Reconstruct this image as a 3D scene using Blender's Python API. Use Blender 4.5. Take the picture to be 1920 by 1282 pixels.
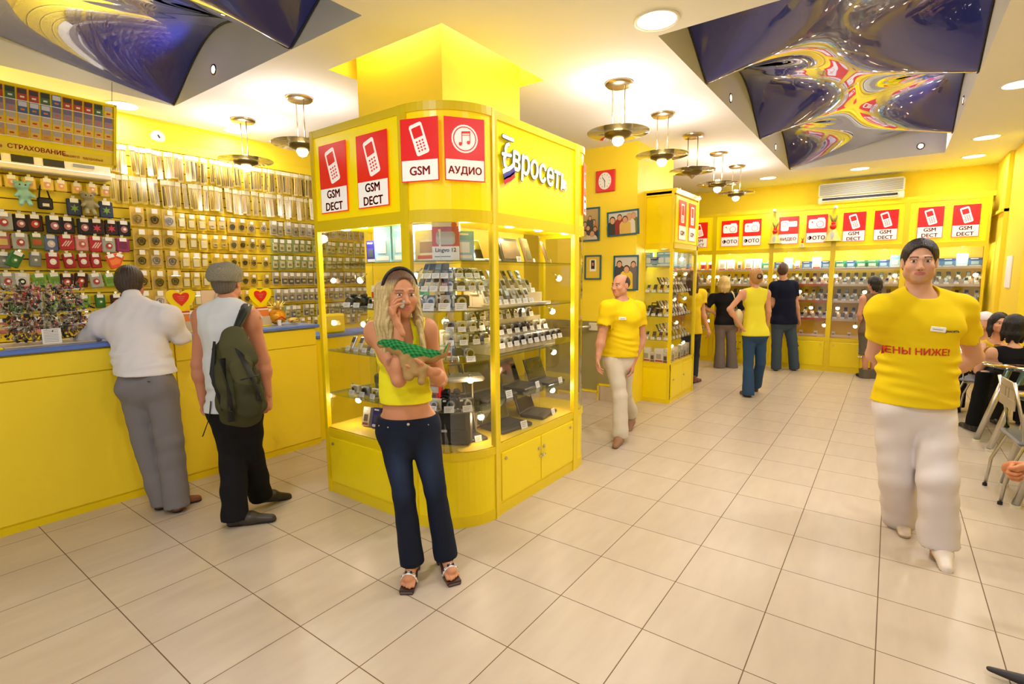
import bpy, math, random
import numpy as np
from mathutils import Vector, Matrix
for _o in list(bpy.data.objects): bpy.data.objects.remove(_o)
S = bpy.context.scene
COL = S.collection
PI = math.pi
rnd = random.Random(7)

# ------------------------------------------------------------------ camera
F_PX, YAW, PITCH, ROLL, EYE = 964.4, -0.6332, -0.1241, -0.0089, 1.6
_f = np.array([math.sin(YAW)*math.cos(PITCH), math.cos(YAW)*math.cos(PITCH), math.sin(PITCH)])
_r = np.cross(_f, [0, 0, 1.]); _r /= np.linalg.norm(_r); _u = np.cross(_r, _f)
_r, _u = _r*math.cos(ROLL)+_u*math.sin(ROLL), -_r*math.sin(ROLL)+_u*math.cos(ROLL)
cd = bpy.data.cameras.new('camera'); cam = bpy.data.objects.new('camera', cd); COL.objects.link(cam)
cd.sensor_width = 36; cd.lens = 36*F_PX/1920; cd.clip_start = .05; cd.clip_end = 100
M = Matrix.Identity(4)
for i in range(3):
    M[i][0], M[i][1], M[i][2] = _r[i], _u[i], -_f[i]
M[2][3] = EYE
cam.matrix_world = M; S.camera = cam

def at(x, y, depth):
    """a point seen at photo pixel x, y at a given distance along the view axis (used to take measurements of the place)"""
    d = _f + _r*(x-960)/F_PX - _u*(y-641)/F_PX
    return np.array([0, 0, EYE]) + d*depth

# ------------------------------------------------------------------ world, exposure
def lin(c):
    return tuple(((v/255)/12.92 if v/255 <= .04045 else ((v/255+.055)/1.055)**2.4) for v in c)
W = bpy.data.worlds.new('world'); S.world = W; W.use_nodes = True
bg = W.node_tree.nodes['Background']; bg.inputs[0].default_value = (.84, .92, 1, 1); bg.inputs[1].default_value = .72
S.view_settings.view_transform = 'Standard'; S.view_settings.look = 'None'
S.view_settings.exposure = 0.12; S.view_settings.gamma = 1; S.view_settings.use_curve_mapping = False
S.cycles.max_bounces = 6; S.cycles.diffuse_bounces = 3; S.cycles.glossy_bounces = 3
S.cycles.transparent_max_bounces = 12; S.cycles.transmission_bounces = 2; S.cycles.use_adaptive_sampling = True; S.cycles.adaptive_threshold = .075; S.cycles.adaptive_min_samples = 16
S.cycles.use_denoising = True; S.cycles.sample_clamp_indirect = 6
S.cycles.caustics_reflective = False; S.cycles.caustics_refractive = False

CEIL = 3.2
WARM = (1, .9, .76)
def lamp(kind, name, loc, power, color=WARM, size=.1, rot=(0, 0, 0), spot=None):
    l = bpy.data.lights.new(name, kind); l.energy = power; l.color = color
    if kind == 'AREA': l.shape = 'DISK'; l.size = size
    else: l.shadow_soft_size = size
    if spot: l.spot_size = spot; l.spot_blend = .6
    o = bpy.data.objects.new(name, l); o.location = loc; o.rotation_euler = rot; COL.objects.link(o); return o

# ------------------------------------------------------------------ materials
def nt(m): return m.node_tree.nodes, m.node_tree.links
def mat(name, rgb, rough=.5, metal=0, spec=.5, emit=0, emit_rgb=None, bump=0, bscale=60, coat=0, var=0, vscale=8, linear=False):
    m = bpy.data.materials.new(name); m.use_nodes = True; N, L = nt(m); b = N['Principled BSDF']
    c = rgb if linear else lin(rgb)
    b.inputs['Base Color'].default_value = (*c, 1); b.inputs['Roughness'].default_value = rough
    b.inputs['Metallic'].default_value = metal; b.inputs['Specular IOR Level'].default_value = spec
    b.inputs['Coat Weight'].default_value = coat
    if emit:
        b.inputs['Emission Color'].default_value = (*(lin(emit_rgb) if emit_rgb else c), 1); b.inputs['Emission Strength'].default_value = emit
    if bump:
        t = N.new('ShaderNodeTexNoise'); t.inputs['Scale'].default_value = bscale; t.inputs['Detail'].default_value = 4
        tc = N.new('ShaderNodeTexCoord'); L.new(tc.outputs['Object'], t.inputs['Vector'])
        bp = N.new('ShaderNodeBump'); bp.inputs['Strength'].default_value = bump; bp.inputs['Distance'].default_value = .01
        L.new(t.outputs['Fac'], bp.inputs['Height']); L.new(bp.outputs['Normal'], b.inputs['Normal'])
    if var:
        t = N.new('ShaderNodeTexNoise'); t.inputs['Scale'].default_value = vscale; t.inputs['Detail'].default_value = 5
        tc = N.new('ShaderNodeTexCoord'); L.new(tc.outputs['Object'], t.inputs['Vector'])
        mx = N.new('ShaderNodeMix'); mx.data_type = 'RGBA'; L.new(t.outputs['Fac'], mx.inputs[0])
        mx.inputs[6].default_value = (*[v*(1-var) for v in c], 1); mx.inputs[7].default_value = (*[min(1, v*(1+var)) for v in c], 1)
        L.new(mx.outputs[2], b.inputs['Base Color'])
    return m
def schlick(N, L, f0, f1, power=5):
    lw = N.new('ShaderNodeLayerWeight'); lw.inputs['Blend'].default_value = .5
    p = N.new('ShaderNodeMath'); p.operation = 'POWER'; p.inputs[1].default_value = power; L.new(lw.outputs['Facing'], p.inputs[0])
    m = N.new('ShaderNodeMath'); m.operation = 'MULTIPLY_ADD'; m.inputs[1].default_value = f1; m.inputs[2].default_value = f0; m.use_clamp = True; L.new(p.outputs[0], m.inputs[0])
    return m
def glass(name, tint=(1, 1, 1), refl=1.0, rough=.02, clear=.97):
    m = bpy.data.materials.new(name); m.use_nodes = True; N, L = nt(m)
    for n in list(N):
        if n.type != 'OUTPUT_MATERIAL': N.remove(n)
    out = [n for n in N if n.type == 'OUTPUT_MATERIAL'][0]
    tr = N.new('ShaderNodeBsdfTransparent'); tr.inputs[0].default_value = (*[v*clear for v in tint], 1)
    g = N.new('ShaderNodeBsdfGlossy'); g.inputs['Roughness'].default_value = rough
    mu = schlick(N, L, .04*refl, refl*.8)
    mx = N.new('ShaderNodeMixShader'); L.new(mu.outputs[0], mx.inputs[0]); L.new(tr.outputs[0], mx.inputs[1]); L.new(g.outputs[0], mx.inputs[2])
    L.new(mx.outputs[0], out.inputs['Surface']); return m
def vcol(name, rough=.5, spec=.4, bump=0, bscale=80, sss=0, metal=0):
    m = mat(name, (200, 200, 200), rough, metal, spec, bump=bump, bscale=bscale); N, L = nt(m)
    a = N.new('ShaderNodeVertexColor'); a.layer_name = 'Col'; b = N['Principled BSDF']
    L.new(a.outputs['Color'], b.inputs['Base Color'])
    if sss: b.inputs['Subsurface Weight'].default_value = sss; b.inputs['Subsurface Scale'].default_value = .01; b.inputs['Subsurface Radius'].default_value = (1, .35, .2)
    return m

MT = {}
def mk(key, *a, **k):
    MT[key] = mat(key, *a, **k); return MT[key]
mk('yellow_paint', (255, 224, 45), .55, bump=.05, bscale=40)
mk('yellow_wall', (255, 224, 50), .8)
mk('yellow_panel', (255, 226, 8), .3, spec=.4)
mk('yellow_frame', (243, 212, 8), .35, spec=.5)
mk('yellow_lit', (255, 228, 6), .25, spec=.5, emit=.2)
mk('ceiling_white', (246, 244, 252), .9)
mk('recess_white', (225, 222, 218), .7)
mk('red', (225, 30, 28), .35)
mk('red_lit', (230, 25, 22), .3, emit=.25)
mk('sign_white', (252, 248, 238), .35, emit=.25)
mk('white', (245, 243, 238), .5)
mk('paper', (248, 244, 240), .7)
mk('offwhite', (225, 215, 195), .6)
mk('black', (18, 17, 18), .45)
mk('dark', (40, 38, 38), .5)
mk('darkgrey', (70, 70, 72), .5)
mk('grey', (140, 140, 142), .5)
mk('silver', (200, 200, 202), .25, metal=.9)
mk('steel', (200, 196, 188), .3, metal=1)
mk('nickel', (190, 175, 150), .28, metal=1)
mk('blue_edge', (95, 125, 205), .4)
mk('dark_red_text', (190, 40, 35), .5)
mk('lens', (12, 12, 16), .08, spec=.9)
mk('olive_dado', (150, 140, 88), .7)
mk('screen_blue', (60, 110, 190), .15)
mk('frame_blue', (40, 95, 120), .5)
mk('bulb', (255, 240, 215), .3, emit=9, emit_rgb=(255, 235, 205))
mk('case_lamp_glow', (255, 255, 250), .3, emit=7, emit_rgb=(255, 250, 238))
mk('spot_glow', (255, 225, 190), .3, emit=10, emit_rgb=(255, 205, 150))
mk('downlight_glow', (255, 250, 235), .3, emit=2.2, emit_rgb=(255, 248, 230))
MT['glass'] = glass('case_glass')
MT['shelf_glass'] = glass('shelf_glass', (.86, .95, .9), 1.3)
MT['curved_glass'] = glass('curved_glass', (1, 1, 1), 1.6)
MT['pendant_glass'] = glass('pendant_glass', (.82, .8, .7), 2.0)
MT['table_glass'] = glass('table_glass', (.30, .42, .36), 3.5)
MT['bag'] = glass('clear_bag', (1, .98, .9), 2.2, .15)
def cmat(rgb, rough=.5, metal=0, **k):
    key = 'c%02x%02x%02x_%d%d' % (*rgb, int(rough*100), int(metal*10))
    if key not in MT:
        nm = 'tone_%d_%d_%d' % rgb
        MT[key] = mat(nm, rgb, rough, metal, **k)
    return MT[key]

# ------------------------------------------------------------------ mesh builder
def rotz(a): return Matrix.Rotation(a, 4, 'Z')
def T(x=0, y=0, z=0): return Matrix.Translation((x, y, z))
class MB:
    def __init__(s): s.v = []; s.f = []; s.m = []; s.mats = []; s.sm = []; s.X = Matrix.Identity(4)
    def mi(s, m):
        m = MT[m] if isinstance(m, str) else m
        if m not in s.mats: s.mats.append(m)
        return s.mats.index(m)
    def add(s, vs, fs, m, smooth=False, X=None):
        o = len(s.v); X = s.X @ X if X is not None else s.X
        s.v += [tuple(X @ Vector(p)) for p in vs]; k = s.mi(m)
        for f in fs: s.f.append(tuple(o+i for i in f)); s.m.append(k); s.sm.append(smooth)
        return s
    def box(s, x0, x1, y0, y1, z0, z1, m, b=0, X=None):
        if b <= 0:
            vs = [(x, y, z) for z in (z0, z1) for y in (y0, y1) for x in (x0, x1)]
            fs = [(0, 2, 3, 1), (4, 5, 7, 6), (0, 1, 5, 4), (2, 6, 7, 3), (0, 4, 6, 2), (1, 3, 7, 5)]
            return s.add(vs, fs, m, X=X)
        b = min(b, (x1-x0)*.45, (y1-y0)*.45, (z1-z0)*.45)
        # chamfered box: three inset rings
        vs = []; idx = {}
        for ix, x in ((0, x0), (1, x1)):
            for iy, y in ((0, y0), (1, y1)):
                for iz, z in ((0, z0), (1, z1)):
                    sx, sy, sz = (1, -1)[ix], (1, -1)[iy], (1, -1)[iz]
                    idx[ix, iy, iz] = len(vs)
                    vs += [(x, y+sy*b, z+sz*b), (x+sx*b, y, z+sz*b), (x+sx*b, y+sy*b, z)]
        fs = []
        def q(*t): fs.append(tuple(idx[a]+k for a, k in t))
        for i in (0, 1):
            q(((i, 0, 0), 0), ((i, 1, 0), 0), ((i, 1, 1), 0), ((i, 0, 1), 0)); q(((0, i, 0), 1), ((1, i, 0), 1), ((1, i, 1), 1), ((0, i, 1), 1)); q(((0, 0, i), 2), ((1, 0, i), 2), ((1, 1, i), 2), ((0, 1, i), 2))
        for i in (0, 1):
            for j in (0, 1):
                q(((i, j, 0), 0), ((i, j, 1), 0), ((i, j, 1), 1), ((i, j, 0), 1))
                q(((i, 0, j), 0), ((i, 1, j), 0), ((i, 1, j), 2), ((i, 0, j), 2))
                q(((0, i, j), 1), ((1, i, j), 1), ((1, i, j), 2), ((0, i, j), 2))
                for k in (0, 1): fs.append(tuple(idx[i, j, k]+t for t in (0, 1, 2)))
        return s.add(vs, fs, m, X=X)
    def cyl(s, c, r, z0, z1, m, n=20, r2=None, smooth=True, X=None, sx=1, sy=1):
        r2 = r if r2 is None else r2
        vs = [(c[0]+rr*sx*math.cos(2*PI*i/n), c[1]+rr*sy*math.sin(2*PI*i/n), z) for rr, z in ((r, z0), (r2, z1)) for i in range(n)]
        fs = [(i, (i+1) % n, n+(i+1) % n, n+i) for i in range(n)]
        s.add(vs, fs, m, smooth, X); s.add(vs[:n], [tuple(reversed(range(n)))], m, False, X); s.add(vs[n:], [tuple(range(n))], m, False, X); return s
    def lathe(s, prof, m, n=24, X=None, sx=1, sy=1):
        vs = [(r*sx*math.cos(2*PI*i/n), r*sy*math.sin(2*PI*i/n), z) for r, z in prof for i in range(n)]
        fs = [(k*n+i, k*n+(i+1) % n, (k+1)*n+(i+1) % n, (k+1)*n+i) for k in range(len(prof)-1) for i in range(n)]
        return s.add(vs, fs, m, True, X)
    def ball(s, c, r, m, n=12, X=None, sc=(1, 1, 1)):
        vs = [(c[0]+sc[0]*r*math.sin(PI*j/n)*math.cos(2*PI*i/(2*n)), c[1]+sc[1]*r*math.sin(PI*j/n)*math.sin(2*PI*i/(2*n)), c[2]-sc[2]*r*math.cos(PI*j/n)) for j in range(n+1) for i in range(2*n)]
        k = 2*n
        fs = [(j*k+i, j*k+(i+1) % k, (j+1)*k+(i+1) % k, (j+1)*k+i) for j in range(n) for i in range(k)]
        return s.add(vs, fs, m, True, X)
    def tube(s, pts, r, m, n=10, X=None, flat=None):
        pts = [Vector(p) for p in pts]; rs = r if isinstance(r, (list, tuple)) else [r]*len(pts)
        vs = []; up = Vector((0, 0, 1))
        for i, p in enumerate(pts):
            d = (pts[min(i+1, len(pts)-1)]-pts[max(i-1, 0)]).normalized()
            a = d.cross(up)
            if a.length < .05: a = d.cross(Vector((1, 0, 0)))
            a.normalize(); b = d.cross(a).normalized()
            for k in range(n):
                t = 2*PI*k/n; vs.append(tuple(p+a*rs[i]*math.cos(t)+b*rs[i]*(flat or 1)*math.sin(t)))
        fs = [(j*n+i, j*n+(i+1) % n, (j+1)*n+(i+1) % n, (j+1)*n+i) for j in range(len(pts)-1) for i in range(n)]
        fs2 = [tuple(reversed(range(n))), tuple((len(pts)-1)*n+i for i in range(n))]
        s.add(vs, fs+fs2, m, True, X); return s
    def prism(s, poly, z0, z1, m, X=None, smooth=False):
        n = len(poly); vs = [(x, y, z) for z in (z0, z1) for x, y in poly]
        fs = [(i, (i+1) % n, n+(i+1) % n, n+i) for i in range(n)]
        s.add(vs, fs, m, smooth, X); s.add(vs, [tuple(reversed(range(n))), tuple(range(n, 2*n))], m, False, X); return s
    def strip(s, path, z0, z1, th, m, X=None, smooth=True):
        """upright wall following a plan path, thickness th to its left side"""
        n = len(path); nor = []
        for i in range(n):
            a = Vector(path[min(i+1, n-1)])-Vector(path[max(i-1, 0)]); nor.append(Vector((-a.y, a.x)).normalized())
        A = path; B = [(p[0]+q.x*th, p[1]+q.y*th) for p, q in zip(path, nor)]
        vs = [(x, y, z) for z in (z0, z1) for P in (A, B) for x, y in P]
        fs = []
        for i in range(n-1):
            fs += [(i, i+1, 2*n+i+1, 2*n+i), (n+i+1, n+i, 3*n+i, 3*n+i+1), (i+1, i, n+i, n+i+1), (2*n+i, 2*n+i+1, 3*n+i+1, 3*n+i)]
        fs += [(0, 2*n, 3*n, n), (n-1, 2*n-1, 4*n-1, 3*n-1)]
        return s.add(vs, fs, m, False, X)
    def quad(s, a, b, c, d, m): return s.add([a, b, c, d], [(0, 1, 2, 3)], m)
    def text(s, txt, size, m, X=None, bold=.02, align='CENTER', depth=.001, sx=1):
        vs, fs = text_mesh(txt, bold, align)
        s.add([(x*size*sx, y*size, (z*depth)) for x, y, z in vs], fs, m, False, X); return s
    def build(s, name, parent=None, loc=None):
        me = bpy.data.meshes.new(name); me.from_pydata(s.v, [], s.f)
        for m in s.mats: me.materials.append(m)
        me.polygons.foreach_set('material_index', s.m); me.polygons.foreach_set('use_smooth', s.sm); me.update()
        o = bpy.data.objects.new(name, me); COL.objects.link(o)
        if parent: o.parent = parent
        if loc: o.location = loc
        return o
_tc = {}
def text_mesh(txt, bold, align):
    k = (txt, bold, align)
    if k not in _tc:
        c = bpy.data.curves.new('lettering', 'FONT'); c.body = txt; c.align_x = align; c.align_y = 'CENTER'; c.extrude = 1; c.resolution_u = 3; c.fill_mode = 'BOTH'
        o = bpy.data.objects.new('lettering', c); COL.objects.link(o); bpy.context.view_layer.update()
        me = bpy.data.meshes.new_from_object(o.evaluated_get(bpy.context.evaluated_depsgraph_get()))
        V0 = [tuple(v.co) for v in me.vertices]; F0 = [tuple(p.vertices) for p in me.polygons]; V = []; Fc = []
        for dx, dy in ((0, 0), (bold, 0), (-bold, 0), (0, bold*.7), (0, -bold*.7)):
            Fc += [tuple(i+len(V) for i in f) for f in F0]; V += [(x+dx, y+dy, z) for x, y, z in V0]
        _tc[k] = (V, Fc)
        bpy.data.objects.remove(o); bpy.data.curves.remove(c); bpy.data.meshes.remove(me)
    return _tc[k]
UPR = Matrix.Rotation(PI/2, 4, 'X')   # lays the XY plane upright, facing -Y
def tag(o, label=None, cat=None, group=None, kind=None):
    if label: o['label'] = label
    if cat: o['category'] = cat
    if group: o['group'] = group
    if kind: o['kind'] = kind
    return o
def thing(name, label, cat, loc=(0, 0, 0), rz=0, group=None):
    o = bpy.data.objects.new(name, None); COL.objects.link(o); o.location = loc; o.rotation_euler = (0, 0, rz); o.empty_display_size = .05
    return tag(o, label, cat, group)
def struct(mb, name): o = mb.build(name); o['kind'] = 'structure'; return o
PROTO = []
def kids(o): return KID.get(o.name, [])
KID = {}
def proto(o, *children):
    KID[o.name] = list(o.children) if not children else list(children); PROTO.append(o); return o
def dup(root, loc, rz=0, label=None, group=None, tilt=0, scale=1, cat=None):
    r = root.copy(); COL.objects.link(r); r.location = loc; r.rotation_euler = (tilt, 0, rz)
    if scale != 1: r.scale = (scale,)*3 if not isinstance(scale, tuple) else scale
    if label: r['label'] = label
    if group: r['group'] = group
    if cat: r['category'] = cat
    for ch in KID.get(root.name, []):
        c = ch.copy(); COL.objects.link(c); c.parent = r
    return r
ORD = ['zeroth', 'first', 'second', 'third', 'fourth', 'fifth', 'sixth', 'seventh', 'eighth', 'ninth', 'tenth', 'eleventh', 'twelfth', 'thirteenth', 'fourteenth', 'fifteenth', 'sixteenth', 'seventeenth', 'eighteenth', 'nineteenth', 'twentieth']
def nth(i):
    if i < len(ORD): return ORD[i]
    t = {2: 'twenty', 3: 'thirty', 4: 'forty', 5: 'fifty', 6: 'sixty'}[i//10]
    return t.replace('y', 'ieth') if i % 10 == 0 else t+'-'+ORD[i % 10]
# ------------------------------------------------------------------ the room's lamps
def downlight(x, y, label, r=.12, z=CEIL, power=26):
    t = thing('recessed_downlight', label, 'ceiling light', (x, y, z), group='recessed ceiling downlights')
    m = MB(); m.lathe([(r, -.002), (r+.02, -.008), (r+.025, 0), (r+.02, .002), (r, .002)], 'white', 28); m.build('trim_ring', t)
    m = MB(); m.cyl((0, 0), r, -.004, -.002, 'downlight_glow', 28); m.build('diffuser', t)
    lamp('AREA', 'downlight_lamp', (x, y, z-.02), power*.74, (.96, .97, 1), r*2)
DL = [(-1.30, 3.34, 'large round downlight above the aisle beside the blue ceiling panel', 30),
      (-5.80, 1.89, 'round downlight half hidden behind the hanging card board', 14), (-5.80, 2.92, 'faint downlight near wall of hanging packets, behind left pendant', 14),
      (.78, 6.30, 'downlight right of the blue ceiling well, nearest the camera', 20), (.80, 8.45, 'elongated downlight near the right wall, between two others', 14),
      (.80, 9.67, 'faint downlight in the far right ceiling corner', 14), (-.50, 9.67, 'faint downlight above the white air conditioner', 14), (-1.76, 9.60, 'small downlight left above the air conditioner', 14)]
for x, y, lb, p in DL: downlight(x, y, lb, power=p)
# the same fittings continue over the part of the shop behind the photographer
for i, (x, y) in enumerate(((.8, 4.0), (.8, 1.6), (-1.8, .6), (.8, -.8), (-1.8, -1.2), (-5.8, .4), (2.2, 5.2), (2.2, 7.4))):
    downlight(x, y, 'round recessed downlight outside the picture, above the front of the shop', power=26)
def pendant(x, y, lb, lit=True):
    t = thing('pendant_lamp', lb, 'pendant lamp', (x, y, CEIL), group='glass disc pendant lamps')
    m = MB(); m.lathe([(.0, -.03), (.10, -.03), (.115, -.015), (.115, 0)], 'nickel', 28); m.build('canopy', t)
    m = MB()
    for s in (-.055, .055): m.tube([(s, 0, -.02), (s, 0, -.42)], .005, 'nickel', 8)
    m.build('rod', t)
    m = MB(); m.lathe([(.05, -.405), (.255, -.393), (.26, -.398), (.255, -.403), (.05, -.411)], 'pendant_glass', 40); m.build('glass_disc', t)
    m = MB(); m.lathe([(0, -.40), (.06, -.40), (.115, -.405), (.11, -.425), (.06, -.445), (.045, -.448)], mat_dish, 28); m.build('dish', t)
    m = MB(); m.lathe([(0, -.345), (.03, -.345), (.034, -.36), (.034, -.40)], 'bulb' if lit else 'nickel', 16); m.build('upper_bulb', t)
    m = MB()
    if lit: m.lathe([(.046, -.445), (.05, -.465), (.035, -.495), (0, -.51)], 'bulb', 18)
    else: m.lathe([(.04, -.445), (.03, -.465), (0, -.49)], 'nickel', 18)
    m.build('bulb', t)
    if lit:
        lamp('POINT', 'pendant_bulb_up', (x, y, CEIL-.30), 17, (1, .88, .74), .04)
        lamp('SPOT', 'pendant_bulb_down', (x, y, CEIL-.53), 16, (1, .92, .8), .05, spot=2.6)
mat_dish = mat('pendant_dish', (120, 105, 60), .35, .8)
for i, y in enumerate((4.17, 5.20, 6.17, 7.25, 8.25)):
    pendant(-1.935, y, ['nearest pendant lamp right of the yellow kiosk column', 'second pendant lamp beyond the kiosk, above the photo wall', 'unlit pendant lamp in the middle of the aisle row', 'fourth pendant lamp of the aisle row, above the tower case', 'farthest and smallest pendant lamp of the aisle row'][i], i != 2)
pendant(-5.36, 2.77, 'left pendant lamp in front of the packet wall')
pendant(-4.34, 2.76, 'pendant lamp half hidden behind the kiosk sign band')

def cove(x0, x1, y0, y1, lb, power):
    t = thing('cove_tube_light', lb, 'ceiling light', ((x0+x1)/2, (y0+y1)/2, CEIL+.30), group='hidden tube lights in the ceiling opening round the column')
    L = max(x1-x0, y1-y0)/2; d = (1, 0, 0) if x1-x0 > y1-y0 else (0, 1, 0)
    m = MB(); m.tube([tuple(-L*v for v in d), tuple(L*v for v in d)], .012, 'downlight_glow', 8); m.build('tube', t)
    o = lamp('AREA', 'cove_lamp', ((x0+x1)/2, (y0+y1)/2, CEIL+.27), power, (1, .97, .9), .1)
    o.data.shape = 'RECTANGLE'; o.data.size = x1-x0 if d[0] else .03; o.data.size_y = y1-y0 if d[1] else .03
cove(-3.45, -2.60, 2.63, 2.64, 'hidden tube light above the kiosk column, side facing the camera', 4)
cove(-2.49, -2.48, 2.75, 3.60, 'hidden tube light above the kiosk column, aisle side', 4)
cove(-3.45, -2.60, 3.69, 3.70, 'hidden tube light above the kiosk column, rear side', 3)
# ------------------------------------------------------------------ room shell
TX = .43242; PHX = (-9.88523*TX) % TX; TY = TX*1.04578; PHY = (1.71605*TX) % TY
def floor_mat():
    m = bpy.data.materials.new('floor_tiles'); m.use_nodes = True; N, L = nt(m); b = N['Principled BSDF']
    g = N.new('ShaderNodeNewGeometry'); sp = N.new('ShaderNodeSeparateXYZ'); L.new(g.outputs['Position'], sp.inputs[0])
    def mth(op, a, v=None, w=None):
        n = N.new('ShaderNodeMath'); n.operation = op
        for i, q in enumerate((a, v, w)):
            if q is None: continue
            if isinstance(q, (int, float)): n.inputs[i].default_value = q
            else: L.new(q, n.inputs[i])
        return n.outputs[0]
    def cell(o, ph, per):
        u = mth('DIVIDE', mth('SUBTRACT', o, ph), per); fr = mth('FRACT', u)
        d = mth('MINIMUM', fr, mth('SUBTRACT', 1.0, fr)); return mth('FLOOR', u), mth('MULTIPLY', d, per)
    cx, dx = cell(sp.outputs[0], PHX, TX); cy, dy = cell(sp.outputs[1], PHY, TY)
    gr = mth('LESS_THAN', mth('MINIMUM', dx, dy), .0023)
    cb = N.new('ShaderNodeCombineXYZ'); L.new(cx, cb.inputs[0]); L.new(cy, cb.inputs[1])
    wn = N.new('ShaderNodeTexWhiteNoise'); L.new(cb.outputs[0], wn.inputs['Vector'])
    mp = N.new('ShaderNodeMapping'); mp.inputs['Scale'].default_value = (14, 3.2, 1)
    ad = N.new('ShaderNodeVectorMath'); ad.operation = 'ADD'; L.new(g.outputs['Position'], ad.inputs[0]); L.new(wn.outputs['Color'], ad.inputs[1]); L.new(ad.outputs[0], mp.inputs[0])
    no = N.new('ShaderNodeTexNoise'); no.inputs['Scale'].default_value = 1; no.inputs['Detail'].default_value = 6; L.new(mp.outputs[0], no.inputs['Vector'])
    r = N.new('ShaderNodeMix'); r.data_type = 'RGBA'; L.new(no.outputs['Fac'], r.inputs[0])
    r.inputs[6].default_value = (*lin((192, 172, 149)), 1); r.inputs[7].default_value = (*lin((211, 194, 171)), 1)
    hv = N.new('ShaderNodeHueSaturation'); L.new(r.outputs[2], hv.inputs['Color']); L.new(mth('MULTIPLY_ADD', wn.outputs['Value'], .06, .97), hv.inputs['Value'])
    x = N.new('ShaderNodeMix'); x.data_type = 'RGBA'; L.new(gr, x.inputs[0]); L.new(hv.outputs[0], x.inputs[6]); x.inputs[7].default_value = (*lin((110, 82, 52)), 1)
    L.new(x.outputs[2], b.inputs['Base Color'])
    L.new(mth('MULTIPLY_ADD', gr, .4, .3), b.inputs['Roughness']); b.inputs['Specular IOR Level'].default_value = .45
    bp = N.new('ShaderNodeBump'); bp.inputs['Strength'].default_value = .25; bp.inputs['Distance'].default_value = .002
    L.new(mth('SUBTRACT', 1.0, gr), bp.inputs['Height']); L.new(bp.outputs[0], b.inputs['Normal'])
    return m
MT['floor'] = floor_mat()
m = MB(); m.box(-6.3, 3.4, -3.6, 10.9, -.1, 0, 'floor'); struct(m, 'floor')

# ceiling slab with its two wells and the square opening round the column
RX0, RX1, RY0, RY1 = -1.37, .46, 3.55, 9.12        # aisle well
LX0, LX1, LY0, LY1 = -5.45, -2.72, -.2, 2.185       # counter well
CX0, CX1, CY0, CY1 = -3.60, -2.40, 2.55, 3.75      # opening round the column
def ceiling():
    m = MB(); xs = sorted({-6.3, LX0, CX0, LX1, CX1, RX0, RX1, 3.4}); ys = sorted({-3.6, LY0, LY1, CY0, CY1, RY0, RY1, 10.9})
    for i in range(len(xs)-1):
        for j in range(len(ys)-1):
            a, b = (xs[i]+xs[i+1])/2, (ys[j]+ys[j+1])/2
            if any(x0 < a < x1 and y0 < b < y1 for x0, x1, y0, y1 in ((RX0, RX1, RY0, RY1), (LX0, LX1, LY0, LY1), (CX0, CX1, CY0, CY1))): continue
            m.quad((xs[i], ys[j], CEIL), (xs[i], ys[j+1], CEIL), (xs[i+1], ys[j+1], CEIL), (xs[i+1], ys[j], CEIL), 'ceiling_white')
    m.box(-6.3, 3.4, -3.6, 10.9, CEIL+.62, CEIL+.7, 'ceiling_white')
    for x0, x1, y0, y1, mt in ((RX0, RX1, RY0, RY1, 'recess_white'), (LX0, LX1, LY0, LY1, 'recess_white'), (CX0, CX1, CY0, CY1, 'yellow_wall')):
        for a, b in (((x0, y0), (x0, y1)), ((x0, y1), (x1, y1)), ((x1, y1), (x1, y0)), ((x1, y0), (x0, y0))):
            m.quad((*a, CEIL), (*b, CEIL), (*b, CEIL+.62), (*a, CEIL+.62), mt)
    struct(m, 'ceiling')
ceiling()
m = MB(); m.box(-3.47, -2.565, 2.715, 3.63, 0, CEIL+.6, 'yellow_paint'); struct(m, 'wall_column')
m = MB(); m.box(-6.15, -6.03, -3.6, 10.9, 0, CEIL, 'yellow_wall'); struct(m, 'wall_left')
m = MB(); m.box(-6.15, 3.4, 10.5, 10.62, 0, CEIL, 'yellow_wall'); m.box(-2.55, 1.15, 10.38, 10.5, 2.73, 2.80, 'yellow_wall'); struct(m, 'wall_back')
m = MB(); m.box(1.15, 1.28, 9.55, 10.5, 0, CEIL, 'yellow_wall'); m.box(1.20, 3.4, 8.3, 9.55, 0, CEIL, 'yellow_wall'); m.box(1.12, 1.22, 9.55, 10.5, 2.42, 2.46, 'yellow_wall'); struct(m, 'wall_right')
m = MB(); m.box(3.3, 3.42, -3.6, 8.3, 0, CEIL, 'yellow_wall'); struct(m, 'wall_cafe')
# photo wall block with olive dado
m = MB(); m.box(-3.95, -2.53, 6.02, 7.25, 0, CEIL, 'yellow_paint'); m.box(-3.95, -2.62, 6.012, 6.02, 0, 1.03, 'olive_dado'); struct(m, 'wall_photo')
m = MB(); m.box(-5.9, -3.95, 7.1, 7.22, 0, CEIL, 'yellow_paint'); struct(m, 'wall_stair')
def plinth():
    m = MB()
    for x0, x1, h in ((-3.60, -3.26, .04), (-3.26, -3.0, .10), (-3.0, -2.60, .20)):
        m.box(x0, x1, 5.98, 6.02, 0, h, 'floor'); m.box(x0-.005, x1, 5.972, 6.02, h, h+.022, 'yellow_frame')
        m.box(x0-.012, x0+.006, 5.972, 6.02, 0, h+.022, 'yellow_frame')
    struct(m, 'baseboard_photo')
plinth()

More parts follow.
